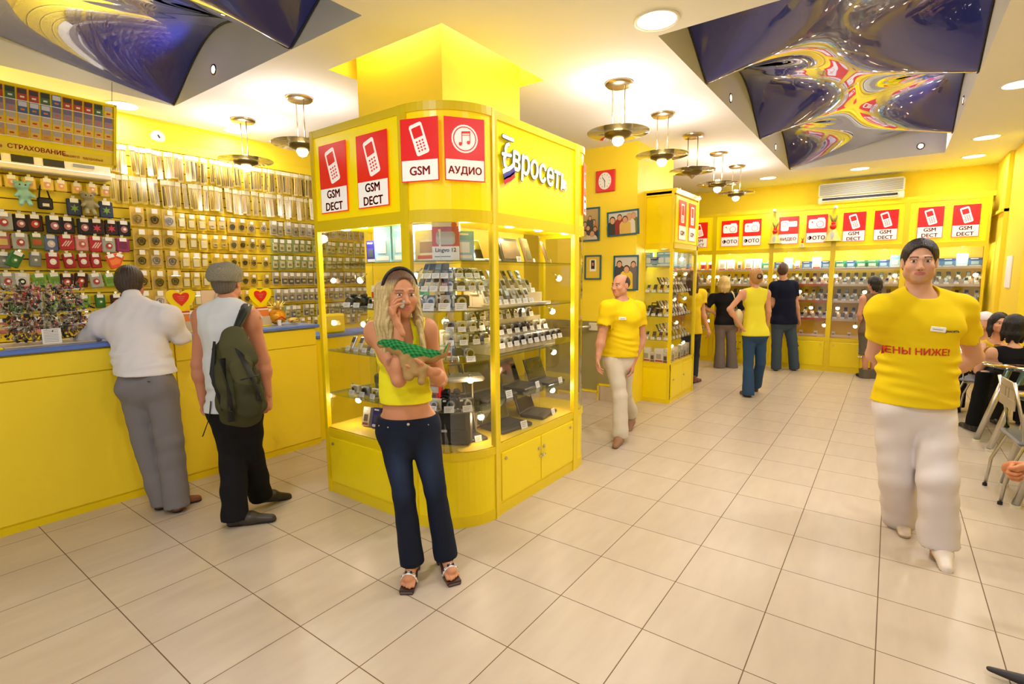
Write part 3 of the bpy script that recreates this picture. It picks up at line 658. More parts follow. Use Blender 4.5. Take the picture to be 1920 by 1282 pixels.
# ------------------------------------------------------------------ yellow display cases
SHZ = (1.71, 1.40, 1.08, .755); Z0, Z1, ZH = .50, 1.965, 2.625
def arc(cx, cy, r, a0, a1, n=14): return [(cx+r*math.cos(math.radians(a0+(a1-a0)*i/n)), cy+r*math.sin(math.radians(a0+(a1-a0)*i/n))) for i in range(n+1)]
def offs(path, d):
    out = []; n = len(path)
    for i in range(n):
        a = Vector(path[min(i+1, n-1)])-Vector(path[max(i-1, 0)]); q = Vector((-a.y, a.x)).normalized(); out.append((path[i][0]+q.x*d, path[i][1]+q.y*d))
    return out
def case(label, front, back, doors, gl='glass', splits=(), posts=(True, True), lamps=(), z1=Z1, zh=ZH, z0=Z0, shelves=SHZ, name='display_case', sides=(), lockz=.28):
    """front: plan path walked so that the inside lies to its left; back: plan points closing the body"""
    t = thing(name, label, 'display case', (0, 0, 0))
    body = list(front)+list(back)
    m = MB(); m.prism(body, .0, z0-.004, 'yellow_panel'); m.prism([p for p in offs(front, -.004)]+offs(front, .02)[::-1], .0, .075, 'yellow_frame'); m.build('base_cabinet', t)
    m = MB(); m.strip(offs(front, -.008), z0-.05, z0+.0, .03, 'yellow_frame'); m.strip(offs(front, -.008), z1-.03, z1+.045, .03, 'yellow_frame'); m.strip(offs(front, -.010), zh-.05, zh, .03, 'yellow_frame')
    def post(p, q, zz0=0, zz1=zh):
        d = (Vector(q)-Vector(p)).normalized(); nrm = Vector((-d.y, d.x))
        a = Vector(p)-nrm*.012; b = a+d*.035
        m.prism([tuple(a), tuple(b), tuple(b+nrm*.035), tuple(a+nrm*.035)], zz0, zz1, 'yellow_frame')
    if posts[0]: post(front[0], front[1])
    if posts[1]:
        d = (Vector(front[-2])-Vector(front[-1])).normalized(); a = Vector(front[-1]); b = a+d*.035
        nrm = Vector((d.y, -d.x)); a2 = a-nrm*.012
        m.prism([tuple(a2), tuple(b-nrm*.012), tuple(b+nrm*.023), tuple(a+nrm*.023)], 0, zh, 'yellow_frame')
    m.build('frame', t)
    m = MB(); m.strip(front, z1+.04, zh-.045, .02, 'yellow_lit'); m.prism(body, zh-.03, zh-.022, 'yellow_panel'); m.build('sign_band', t)
    m = MB(); m.prism(body, z1+.0, z1+.012, 'yellow_panel'); m.build('lamp_ceiling', t)
    m = MB(); bk = [front[-1]]+list(back)+[front[0]]
    bk2 = list(back)
    if len(bk2) > 1: m.strip(bk2, z0, z1, -.012, cmat((238, 196, 40), .5), smooth=False)
    m.prism(body, z0-.002, z0+.006, cmat((238, 200, 50), .5)); m.build('back_panel', t)
    # glass
    if splits:
        pr = [0]+list(splits)+[1]
        A, B = Vector(front[0]), Vector(front[-1])
        for i in range(len(pr)-1):
            m = MB(); a = A.lerp(B, pr[i]+.002*(i > 0)); b = A.lerp(B, pr[i+1]); m.strip([tuple(a), tuple(b)], z0, z1-.02, .005, gl); m.build('glass_door', t)
    else:
        m = MB(); m.strip(front, z0, z1-.02, .005, gl); m.build('glass_panel', t)
    for sd in sides:
        m = MB(); m.strip(sd, z0, z1, .005, gl); m.build('side_glass', t)
    for z in shelves:
        m = MB(); m.prism(offs(front, .03)+[p for p in back], z-.008, z, 'shelf_glass'); m.build('shelf', t)
    # lower doors
    if doors:
        A, B = Vector(front[0]), Vector(front[-1]); d = (B-A); L = d.length; u = d/L; n = Vector((u.y, -u.x)); ang = math.atan2(u.y, u.x)
        for i in range(doors):
            X = T(A.x, A.y, 0) @ rotz(ang); a, b = .045+(L-.08)*i/doors+.004, .045+(L-.08)*(i+1)/doors-.004
            m = MB(); m.X = X; m.box(a, b, -.010, 0, .09, z0-.07, 'yellow_panel', .003); dr = m.build('door', t)
            m = MB(); m.X = X; cx = (b-.03) if i == 0 else (a+.03)
            m.cyl((0, 0), .012, 0, .012, 'silver', 12, X=T(cx, -.010, z0-.16) @ UPR)
            m.build('lock', dr)
        m = MB(); m.X = X; cx = .045+(L-.08)/max(1, doors); m.box(cx-.03, cx+.045, -.026, -.014, lockz-.006, lockz+.006, 'silver', .003); m.cyl((0, 0), .009, 0, .02, 'silver', 12, X=T(cx, -.01, lockz) @ UPR); m.build('latch', t)
        m = MB(); m.X = X
        for cx in ((.09, .85*L) if doors < 2 else (.09, L-.09)): m.cyl((0, 0), .010, 0, .012, 'steel', 12, X=T(cx, -.008, z0-.115) @ UPR)
        m.build('lock_barrel', t)
    for (x, y) in lamps:
        m = MB(); m.lathe([(0, z1-.014), (.028, z1-.014), (.034, z1-.008), (.036, z1)], 'case_lamp_glow', 16, X=T(x, y, 0)); m.build('case_lamp', t)
        lamp('POINT', 'case_lamp_light', (x, y, z1-.06), 3.2, (1, .93, .8), .03)
    return t
XL, YL, XR = -3.365, 2.21, -2.046; YR = 3.655
KA = (-2.42, 2.21); KC = (-2.42, 2.60); RR = .38
left = case('left case of the yellow kiosk, boxes and cameras behind flat glass', [(XL, YL), (-2.42, YL)], [(-2.42, 2.70), (XL, 2.70)], 1, splits=(.45,), lamps=((-3.22, 2.36), (-2.98, 2.33), (-2.56, 2.33)), sides=([(XL+.002, 2.70), (XL+.002, YL)],))
cf = arc(-2.42, 2.60, .39, -90, 0, 16); cf = [(x-.0+(.0), y) for x, y in cf]; cf[-1] = (-2.04, 2.60)
corner = case('rounded corner case of the yellow kiosk with curved glass', cf, [(-2.42, 2.60)], 0, gl='curved_glass', lamps=((-2.32, 2.42), (-2.2, 2.5)))
right = case('right case of the yellow kiosk, rows of cameras behind glass doors', [(XR, 2.60), (XR, YR)], [(-2.55, YR), (-2.55, 2.60)], 2, splits=(.5,), lamps=((-2.2, 2.98), (-2.2, 3.35)))
ef = [(XR, YR)]+arc(-2.26, 3.72, .215, 0, 90, 10)[1:]+[(-2.55, 3.935)]
end = case('narrow rounded end case at the back of the yellow kiosk', ef, [(-2.55, 3.66)], 0, gl='curved_glass', lamps=((-2.2, 3.75),))
# placards
placard('sign_placard', 'phone', ['GSM', 'DECT'], left, T(-3.107, YL-.012, 2.055))
placard('sign_placard', 'phone', ['GSM', 'DECT'], left, T(-2.697, YL-.012, 2.055))
def curved(a): a = math.radians(a); return T(-2.42+.397*math.cos(a), 2.60+.397*math.sin(a), 0) @ rotz(a+PI/2)
placard('sign_placard', 'phone', ['GSM'], corner, curved(-71) @ T(0, -.008, 2.17), w=.245, h=.36, split=.34)
placard('sign_placard', 'note', ['АУДИО'], corner, curved(-33) @ T(0, -.008, 2.17), w=.245, h=.36, split=.34)
placard('sign_placard', 'slider', ['GSM', 'DECT'], end, T(-2.26, 3.72, 0) @ rotz(math.radians(20)+PI/2) @ T(0, -.225, 2.10), w=.14, h=.40)
# the shop name with the tricolour ribbon
def shopname():
    m = MB(); X = T(XR+.012, 3.02, 2.35) @ rotz(PI/2)
    q = X @ T(.105, -.002, -.012) @ UPR @ Matrix.Rotation(math.radians(-5), 4, 'Z')
    for tx, dx in (('вросет', -.040), ('ь', .318)):
        m.text(tx, .225, cmat((60, 55, 60), .4), q @ T(dx, 0, -.001), bold=.05, sx=.80); m.text(tx, .225, 'sign_white', q @ T(dx, 0, .002), bold=.026, sx=.80)
    for r, mt, z in ((.0155, cmat((60, 55, 60), .4), 0.001), (.0115, 'sign_white', .004)):
        Y = X @ T(-.285, -.002, .03) @ UPR @ T(0, 0, z)
        def stroke(pts):
            for (a, b), (c, d) in zip(pts, pts[1:]):
                L = math.hypot(c-a, d-b); m.box(0, L, -r, r, 0, .002, mt, X=Y @ T(a, b, 0) @ rotz(math.atan2(d-b, c-a)))
            for a, b in pts: m.cyl((a, b), r, 0, .002, mt, 12, X=Y)
        stroke([(-.045, .105), (.055, .10)]); stroke([(.01, .065), (-.012, .055), (-.025, .03), (-.02, .0), (-.04, -.03), (-.035, -.07), (-.005, -.09), (.04, -.07)]); stroke([(-.055, -.005), (.03, .0)])
    m.build('shop_name', right)
    for k, c in enumerate(('sign_white', cmat((60, 50, 170), .4), cmat((215, 30, 50), .4))):
        m = MB(); Y = X @ T(-.345, -.007, .045) @ UPR
        pts0 = [(0+.006*k, -.115-.028*k), (.035, -.10-.028*k), (.075, -.085-.028*k), (.125, -.05-.030*k)]; pts1 = [(a+.010, b-.036) for a, b in pts0]
        m.prism(pts0+pts1[::-1], .000, .002, c, X=Y); m.build('ribbon_stripe', right)
shopname()
t = left
# stacked merchandise on the shelves --------------------------------
def spots(pts):
    for i, (x, y, z, rz, e) in enumerate(pts):
        dup(SPOT, (x, y, z), rz, 'small glowing halogen spot inside the yellow case, '+e, 'glowing halogen spots inside the display cases', cat='spotlight')
        lamp('POINT', 'case_spot_light', (x+.06*math.sin(rz), y-.07*math.cos(rz), z-.03), 2.2, (1, .76, .52), .02)
spots([(-2.30, 2.62, 1.60, .9, 'upper corner shelf, kiosk'), (-2.33, 2.45, 1.35, .6, 'middle corner shelf beside the blonde woman'), (-2.18, 2.70, 1.30, PI/2, 'left of the camera rows'), (-2.2, 2.52, .97, .9, 'above the silver tray'), (-2.20, 2.62, .70, .9, 'beneath the lowest corner shelf'),
       (-2.2, 3.50, 1.36, PI/2, 'right end of the camera rows'), (-2.2, 3.60, 1.62, PI/2, 'upper right end of kiosk'), (-2.2, 3.52, 1.03, PI/2, 'beside the laptops'), (-2.2, 3.5, .72, PI/2, 'low behind the right glass door'), (-3.22, 2.5, 1.62, 0, 'upper left case beside packets'), (-3.2, 2.5, 1.29, 0, 'left case near the counter end'), (-3.2, 2.42, .72, 0, 'low in the left case'), (-2.62, 2.5, 1.65, 0, 'behind the blonde woman')])
G = 'merchandise in the yellow kiosk'
def cam_row(y0, y1, n, x, z, rz, row, where, seq, horizontal=False, grp=G):
    for i in range(n):
        f = y0+(y1-y0)*(i/(n-1) if n > 1 else 0); k = seq[i % len(seq)]
        loc = (f, x, z) if horizontal else (x, f, z)
        place(CAMS[k], loc, rz+rnd.uniform(-.05, .05), '%s compact camera, %s from left, %s' % (CAMN[k], nth(i+1), where+', '+row), 'camera', grp, tilt=0)
def risers(x0, x1, y0, y1, steps, label):
    t = thing('display_riser', label, 'display stand'); m = MB()
    for (a, b, zz0, zz1) in steps: m.box(a, b, y0, y1, zz0, zz1, 'acrylic', .002)
    m.build('steps', t); return t
risers(0, 0, 2.68, 3.50, [(-2.20, -2.14, 1.082, 1.12), (-2.28, -2.20, 1.082, 1.20), (-2.38, -2.28, 1.082, 1.30)], 'clear stepped stand carrying camera rows behind the right glass door')
WR = 'right kiosk door'
cam_row(2.70, 3.55, 11, -2.165, 1.12, PI/2, 'front step', WR, (0, 0, 0, 2, 2, 0, 2, 0, 2, 2, 2))
cam_row(2.68, 3.45, 9, -2.24, 1.20, PI/2, 'middle step', WR, (1, 1, 2, 2, 2, 2, 1, 3, 3))
cam_row(2.68, 3.38, 8, -2.33, 1.30, PI/2, 'back step', WR, (0, 1, 3, 3, 0, 1, 0, 3))
def row_of(ps, names, kind, cat, n, a0, a1, fixed, z, rz, where, horizontal=True, seq=None, jit=.06, name=None):
    for i in range(n):
        f = a0+(a1-a0)*(i/(n-1) if n > 1 else 0); k = (seq[i % len(seq)] if seq else rnd.randrange(len(ps)))
        loc = (f, fixed, z) if horizontal else (fixed, f, z)
        o = place(ps[k], loc, rz+rnd.uniform(-jit, jit), '%s %s, %s from left, %s' % (names[k], kind, nth(i+1), where), cat, G)
        if name: o.name = name
risers(0, 0, 2.68, 3.4, [(-2.20, -2.12, 1.402, 1.42), (-2.30, -2.20, 1.402, 1.49), (-2.38, -2.30, 1.402, 1.56)], 'clear stepped stand carrying small players on the upper right shelf')
row_of(PHONES, PHN, 'music player', 'music player', 7, 2.68, 3.15, -2.16, 1.42, PI/2, 'front step, upper right kiosk shelf', False, (3, 0, 0, 4, 0, 0, 3), name='music_player')
row_of(PHONES, PHN, 'music player', 'music player', 7, 2.68, 3.30, -2.25, 1.49, PI/2, 'middle step, upper right kiosk shelf', False, (0, 4, 4, 0, 3, 3, 0), name='music_player')
row_of(PHONES, PHN, 'music player', 'music player', 8, 2.68, 3.30, -2.34, 1.56, PI/2, 'back step, upper right kiosk shelf', False, (0, 4, 0, 3, 3, 0, 4, 0), name='music_player')
place(DPF, (-2.2, 3.02, 1.712), PI/2, 'grey digital photo frame leaning on the top right kiosk shelf', 'photo frame', G, scale=1.2)
place(LAPS, (-2.25, 2.76, 1.712), PI/2, 'white open portable player on the top right kiosk shelf, leftmost', 'player', G, scale=.75)
place(DPF2, (-2.25, 3.32, 1.712), PI/2+.3, 'brown photo frame standing on the top right kiosk shelf', 'photo frame', G)
place(DPF2, (-2.2, 3.50, 1.712), PI/2+.5, 'rightmost brown photo frame on the top right kiosk shelf', 'photo frame', G, scale=.9)
place(LAP, (-2.25, 2.82, .757), PI/2-.1, 'dark laptop on the kiosk shelf, left behind the right doors', 'laptop', G, scale=1.1)
place(LAP, (-2.25, 3.20, .757), PI/2+.1, 'dark laptop in the middle of the laptop shelf, headphones beside', 'laptop', G)
place(LAP, (-2.2, 3.48, .757), PI/2, 'slim laptop at the right end of the laptop shelf', 'laptop', G, scale=.9)
place(LAP, (-2.22, 2.95, .508), PI/2-.1, 'big black laptop on the kiosk floor, left behind the doors', 'laptop', G, scale=1.15)
place(LAP, (-2.22, 3.38, .508), PI/2+.15, 'dark laptop on the kiosk floor, right beside boxes', 'laptop', G)
place(BAGS, (-2.42, 3.1, .757), PI/2, 'small black camera bag at the back of the laptop shelf', 'bag', G)
place(BX[6], (-2.4, 3.42, .508), PI/2, 'tall beige box behind the laptop on the kiosk floor', 'box', G, scale=1.4)
for i in range(5): place(BX[6 if i % 2 else 1], (-2.38, 2.70+i*.09, .508), PI/2+.1, '%s boxed phone case, %s from left, kiosk floor behind laptop' % (('white', 'beige')[i % 2], nth(i+1)), 'box', G, scale=.9)
# corner case
def cp(a, r, z): a = math.radians(a); return (-2.42+r*math.cos(a), 2.60+r*math.sin(a), z)
def cr(a): return math.radians(a)+PI/2
place(boxed([(238, 234, 230), (242, 240, 238), (190, 70, 60), (160, 130, 120)], .2, .19, .06), cp(-78, .24, 1.712), cr(-82), 'white headset box with two faces printed on it', 'box', G)
t = P_('product_box'); m = MB(); m.box(-.085, .085, -.02, .02, 0, .24, cmat((200, 75, 65), .35)); a_ = m.build('carton', t)
m = MB(); m.box(-.085, .085, -.022, -.02, .205, .24, 'paper'); m.box(-.085, .085, -.0225, -.02, .0, .085, 'paper'); m.text('Lingvo 12', .034, 'dark', T(0, -.0232, .062) @ UPR, bold=.02); m.prism(rounded(.12, .08, .02), 0, .002, cmat((190, 185, 170)), X=T(0, -.021, .135) @ UPR); m.box(-.07, .03, -.0235, -.022, .02, .026, 'grey')
m.cyl((.055, .215), .018, 0, .002, cmat((200, 90, 60)), 14, X=T(0, -.0215, 0) @ UPR); b_ = m.build('printed_front', t); proto(t, a_, b_)
place(t, cp(-52, .27, 1.712), cr(-58), 'red and white dictionary software box standing on top corner shelf', 'box', G)
place(BX[0], cp(-28, .26, 1.712), cr(-30), 'pale blue box at the right of the top corner shelf', 'box', G)
t = P_('product_box'); m = MB(); m.box(-.07, .07, -.02, .02, 0, .22, cmat((238, 232, 228), .35)); a_ = m.build('carton', t); m = MB(); m.box(-.045, .01, -.022, -.02, .19, .205, 'red'); m.box(-.03, .05, -.022, -.02, .06, .10, 'darkgrey'); m.box(.0, .03, -.023, -.02, .09, .12, 'black'); b_ = m.build('printed_front', t); proto(t, a_, b_)
place(t, cp(-60, .16, 1.402), cr(-60), 'tall white camera dock box with small red mark', 'box', G)
for i, (a, r) in enumerate(((-85, .31), (-70, .31), (-54, .31), (-38, .31))): place(CAMS[(0, 1, 0, 1)[i]], cp(a, r, 1.402), cr(a), '%s compact camera, %s from left, on middle shelf of curved case' % (('silver', 'black', 'bright silver', 'dark')[i], nth(i+1)), 'camera', G, scale=1.35)
for j, (z, r, s) in enumerate(((1.60, .2, 'top'), (1.52, .24, 'upper'), (1.26, .24, 'centre'), (1.18, .28, 'lower'))):
    for i in range(4):
        a = -50+i*16
        place(CAMS[(i+j) % 4], cp(a, r, z), cr(a), '%s compact camera, %s from left, on the %s glass step, curved case' % (CAMN[(i+j) % 4], nth(i+1), s), 'camera', G, scale=.95)
    tt = thing('glass_step', 'narrow %s glass step inside the curved corner case' % s, 'shelf'); m = MB(); m.prism(arc(-2.42, 2.60, r+.05, -62, 5, 10)+arc(-2.42, 2.60, r-.05, 5, -62, 10), z-.006, z, 'shelf_glass'); m.build('pane', tt)
    if j < 2:
        for i in range(4):
            a = -88+i*11; place(PHONES[(i*2+j) % 5], cp(a, r+.06, z), cr(a), '%s music player, %s from left, %s left glass step of curved case' % (PHN[(i*2+j) % 5], nth(i+1), s), 'music player', G).name = 'music_player'
for i, a in enumerate((-85, -66, -48, -30)):
    place((PHONES[3], CAMS[2], TRIP, CAMC)[i], cp(a, .29, 1.082), cr(a), ('white handset beside the dinosaur tail, lower corner shelf', 'grey round camera beside the toy tail', 'silver mini tripod on the corner shelf', 'silver camcorder at right of the tripod shelf')[i], ('phone', 'camera', 'tripod', 'camcorder')[i], G)
place(BX[1], cp(-55, .15, 1.082), cr(-50), 'white leaning box behind the mini tripod', 'box', G)
tt = thing('printer_tray', 'silver flat tray device in the curved case', 'tray', cp(-35, .17, .93), cr(-40)); m = MB(); m.box(-.16, .16, -.10, .08, 0, .035, cmat((190, 180, 165), .3, .5), .012); m.build('tray', tt); m = MB(); m.tube([(-.06, .0, .035), (-.07, .0, .10), (.02, .0, .10), (.03, 0, .04)], .004, 'dark', 8); m.build('cable', tt)
for s_ in (-.1, .1):
    m = MB(); m.tube([(s_, .05, -.17), (s_, .05, 0)], .005, 'acrylic', 8); m.build('support_rod', tt)
for i, a in enumerate((-88, -70, -52, -33)): place(CAMS[(2, 3, 1, 1)[i]], cp(a, .31, .757), cr(a), '%s compact camera, %s from left, on the lowest glass shelf, curved case' % (('grey', 'cream', 'black', 'dark')[i], nth(i+1)), 'camera', G, scale=1.15)
for i, a in enumerate((-62, -40)): place(SLR, cp(a, .17, .757), cr(a), ('left', 'right')[i]+' black SLR camera behind the compacts, lowest glass shelf', 'camera', G)
place(BX[2], cp(-84, .2, .757), cr(-80), 'slim red box leaning behind cameras, lowest glass shelf', 'box', G, scale=.9)
place(BAG, cp(-62, .20, .508), cr(-62), 'large black leather bag on the floor of the curved case', 'bag', G)
place(LAP, (-2.27, 2.56, .508), cr(-22), 'dark folded laptop beside the black bag in the curved case', 'laptop', G, scale=.85)
# left case
for i, (x, k, s) in enumerate(((-3.0, 3, 1.05), (-2.86, 0, 1.35), (-2.67, 0, 1.35), (-2.51, 0, 1.3))): place(BX[k], (x, 2.42, 1.712), .15 if k == 3 else 0, ('dark blue boxed phone leaning at left of top kiosk shelf', 'pale blue gadget box beside the dark blue one, top shelf', 'middle pale blue gadget box above the blonde woman', 'right pale blue gadget box by the yellow post')[i], 'box', G, scale=s)
row_of([BX[2], BX[1], BX[0], BX[5], BX[4]], ['red', 'white', 'pale blue', 'blue grey', 'green'], 'small box', 'box', 6, -3.02, -2.60, 2.47, 1.402, 0, 'back of second shelf, left kiosk case', True, (0, 2, 2, 3, 2, 4))
for i, x in enumerate((-3.16, -3.04, -2.88, -2.74)): place((SLR, SLR, CAMC, SLR)[i], (x, 2.36, 1.402), (.2, .1, 0, -.1)[i], ('leftmost black camera above the white card marked C', 'second black camera on the second shelf, left case', 'camcorder on the second shelf, left of the woman', 'black camera just left of the blonde hair')[i], 'camera', G, scale=.85)
row_of(PHONES, PHN, 'phone', 'phone', 7, -3.18, -2.62, 2.33, 1.082, 0, 'front of third shelf, left kiosk case', True, (0, 3, 4, 0, 3, 0, 4))
row_of(PHONES, PHN, 'phone', 'phone', 5, -2.98, -2.62, 2.42, 1.16, 0, 'raised back row, third shelf, left kiosk case', True, (1, 0, 1, 4, 0))
cam_row(-3.15, -2.55, 6, 2.33, .757, 0, 'lowest glass shelf', 'left kiosk case', (3, 2, 0, 0, 2, 1), True)
place(BX[6], (-2.93, 2.5, .757), 0, 'dark boxed keyboard set standing behind the low cameras', 'box', G, scale=(1.9, 1, 1.3))
place(BAGS, (-3.05, 2.52, .757), 0, 'small black bag behind the low cameras, left kiosk case', 'bag', G)
for i in range(5): place(BX[(6, 3, 6, 1, 6)[i]], (-3.1+i*.11, 2.38, .508), .1, '%s boxed accessory, %s from left, bottom of left kiosk case' % (('beige', 'dark blue', 'beige', 'white', 'beige')[i], nth(i+1)), 'box', G, tilt=-.25)
place(BAGB, (-2.75, 2.52, .508), 0, 'brown bag behind the boxes at the bottom of the left case', 'bag', G)
# ------------------------------------------------------------------ left counter and the wall of hanging packets
def counter():
    t = thing('counter', 'long yellow counter with blue-edged top where two men stand', 'counter', (-4.44, 2.85, 0))
    m = MB(); m.box(-.44, 0, -4.6, 0, 0, 1.14, 'yellow_panel'); m.box(0, .008, -4.6, 0, 0, .05, 'yellow_frame'); m.build('body', t)
    for y0, y1 in ((-1.22, 0.0), (-2.44, -1.22), (-3.66, -2.44), (-4.6, -3.66)):
        m = MB(); m.box(0, .012, y0+.004, y1-.004, .06, .975, 'yellow_paint', .003); m.build('front_panel', t)
        m = MB(); m.box(0, .014, y0+.004, y1-.004, .982, 1.135, 'yellow_paint', .003); m.build('upper_panel', t)
    m = MB(); m.box(-.46, .04, -4.6, .03, 1.145, 1.175, 'blue_edge', .006); m.box(-.43, .0, -4.6, .0, 1.1755, 1.178, cmat((150, 160, 190), .3)); m.build('counter_top', t)
    t = thing('low_counter', 'lower blue-topped counter end beside the kiosk', 'counter', (-4.50, 2.90, 0))
    m = MB(); m.box(-.40, -.02, 0, .95, 0, 1.02, 'yellow_panel'); m.build('body', t)
    m = MB(); m.box(-.42, .0, -.0, .97, 1.02, 1.05, 'blue_edge', .005); m.build('counter_top', t)
counter()
def slatwall():
    t = thing('slat_wall', 'yellow slatted wall panel carrying hooks of hanging packets', 'slat wall', (-6.03, 1.5, 0))
    m = MB(); m.box(0, .015, -1.6, 3.6, .9, 2.95, cmat((120, 80, 10), .8)); m.build('backing', t)
    m = MB(); z = .90
    while z < 2.93: m.box(.015, .035, -1.6, 3.6, z, z+.092, 'yellow_paint', .004); z += .10
    m.build('slats', t)
slatwall()
XW = -5.992
rows = 0
GP = 'packets hanging on the yellow slat wall'
def hang(ps, name, cat, y0, y1, n, z, where, group=GP, lean=.05, xoff=.02, sway=0, seq=None, scale=1):
    for i in range(n):
        k = (seq[i % len(seq)] if seq is not None else rnd.randrange(len(ps)))
        y = y0+(y1-y0)*(i/(n-1) if n > 1 else 0)+rnd.uniform(-.008, .008)
        col, p = (k, ps[k]) if isinstance(ps, dict) else (ps[k][0], ps[k][1])
        o = dup(p, (XW+xoff+rnd.uniform(0, .05), y, z+rnd.uniform(-.004, .004)), PI/2+rnd.uniform(-.12, .12), ('%s %s, %s from left, %s' % (col, name, nth(i+1), where)).strip(), group, cat=cat, scale=scale*rnd.uniform(.94, 1.05))
        o.rotation_euler[1] = rnd.uniform(-sway, sway)
STN = [('straw', STY[0]), ('dark and straw', STY[1]), ('tan', STY[2]), ('grey and yellow', STY[3]), ('yellow', STY[4])]
hang(STN, 'stylus packet', 'packet', 1.82, 4.60, 58, 2.88, 'top row of packet wall', 'stylus packets in the two top rows', sway=.05)
hang(STN, 'stylus packet', 'packet', 1.80, 4.60, 56, 2.60, 'second row of packet wall', 'stylus packets in the two top rows', sway=.05)
for r, z in enumerate((2.31, 2.11, 1.91, 1.71, 1.51, 1.31)):
    w = 'row %s below the stylus packets' % ['one', 'two', 'three', 'four', 'five', 'six'][r]
    hang(BL, 'packet', 'packet', 1.97, 2.24, 3, z, w, seq=['earphone', 'earphone', 'earphone'] if r != 0 else ['cable', 'earphone', 'earphone'])
    hang(BL, 'packet', 'packet', 2.36, 2.55, 3, z-.02, 'second cluster, '+w, seq=['card'])
    hang(BL, 'packet', 'packet', 2.66, 2.97, 4, z-.02, 'third cluster, '+w, seq=['yellow_small', 'yellow_small', 'charger', 'charger'], scale=.95)
    hang(BL, 'packet', 'packet', 3.08, 3.22, 2, z-.04, 'beside dark earphones, '+w, seq=['earphone'], scale=.7)
    kind = (['clear'], ['green'], ['green'], ['camera_kit'], ['blue'], ['blue', 'green'])[r]
    hang(BL, 'packet', 'packet', 3.34, 4.60, 15, z-.02, 'right cluster, '+w, seq=kind)
hang(BL, 'packet', 'packet', 3.45, 4.5, 12, 1.13, 'lowest row near counter end', seq=['clear', 'card'], scale=.8)
for k in list(BL):
    pass
# phone pouches on the left part
GQ = 'phone pouches on the left of the packet wall'
hang(PCH, 'packet of hair bands', 'packet', .78, 1.74, 10, 2.50, 'row beneath the beige air curtain', GQ, seq=['yellow bag'])
hang(PCH, 'phone pouch', 'phone pouch', 1.50, 1.72, 2, 2.36, 'short upper row', GQ, seq=['dark blue', 'dark blue'], scale=1.1)
hang(PCH, 'phone pouch', 'phone pouch', .80, 1.86, 11, 2.19, 'row of dark pouches', GQ, seq=['black picture', 'black picture', 'grey', 'black picture', 'red flame', 'black picture', 'black picture', 'black picture', 'black star', 'black star', 'black picture'], scale=1.12)
hang(PCH, 'phone pouch', 'phone pouch', .80, 1.82, 11, 2.03, 'second pouch row', GQ, seq=['blue', 'blue', 'rose', 'grey', 'green', 'blue', 'red', 'pink', 'red', 'grey', 'magenta'], scale=1.05)
hang(PCH, 'phone pouch', 'phone pouch', .80, 1.80, 11, 1.87, 'third row of tilted pouches', GQ, seq=['pink', 'pink', 'grey plain', 'dark green', 'grey plain', 'red badge', 'red badge', 'red badge', 'red badge', 'orange', 'orange'], sway=.5)
hang(PCH, 'phone pouch', 'phone pouch', .80, 1.78, 11, 1.695, 'fourth pouch row', GQ, seq=['white picture', 'white picture', 'grey', 'white picture', 'lime', 'lime', 'red flame', 'red flame', 'grey', 'lime', 'lilac'], sway=.15, scale=1.05)
hang(PCH, 'phone pouch', 'phone pouch', .80, 1.84, 10, 1.50, 'fifth pouch row, green fabric', GQ, seq=['lilac', 'grey', 'dark green', 'grey', 'lime', 'lime', 'lime', 'dark green', 'red flame', 'black star'], sway=.1)
hang(PCH, 'phone pouch', 'phone pouch', .80, 1.84, 10, 1.32, 'sixth pouch row near the counter', GQ, seq=['grey', 'rose', 'red', 'pink', 'grey'], sway=.1)
# beige air curtain below the card board
t = thing('air_curtain', 'long beige wall unit with dark slots beneath card board', 'air curtain', (-5.99, .9, 2.52))
m = MB(); m.box(0, .14, -1.3, .87, 0, .05, 'offwhite', .008); m.box(0, .12, -1.3, .87, .05, .14, 'offwhite', .008); m.build('housing', t)
m = MB()
for k in range(9): m.box(.12, .123, -1.2+k*.2, -1.06+k*.2, .06, .125, 'black')
m.box(.123, .126, .60, .75, .085, .11, 'grey'); m.build('slot', t)
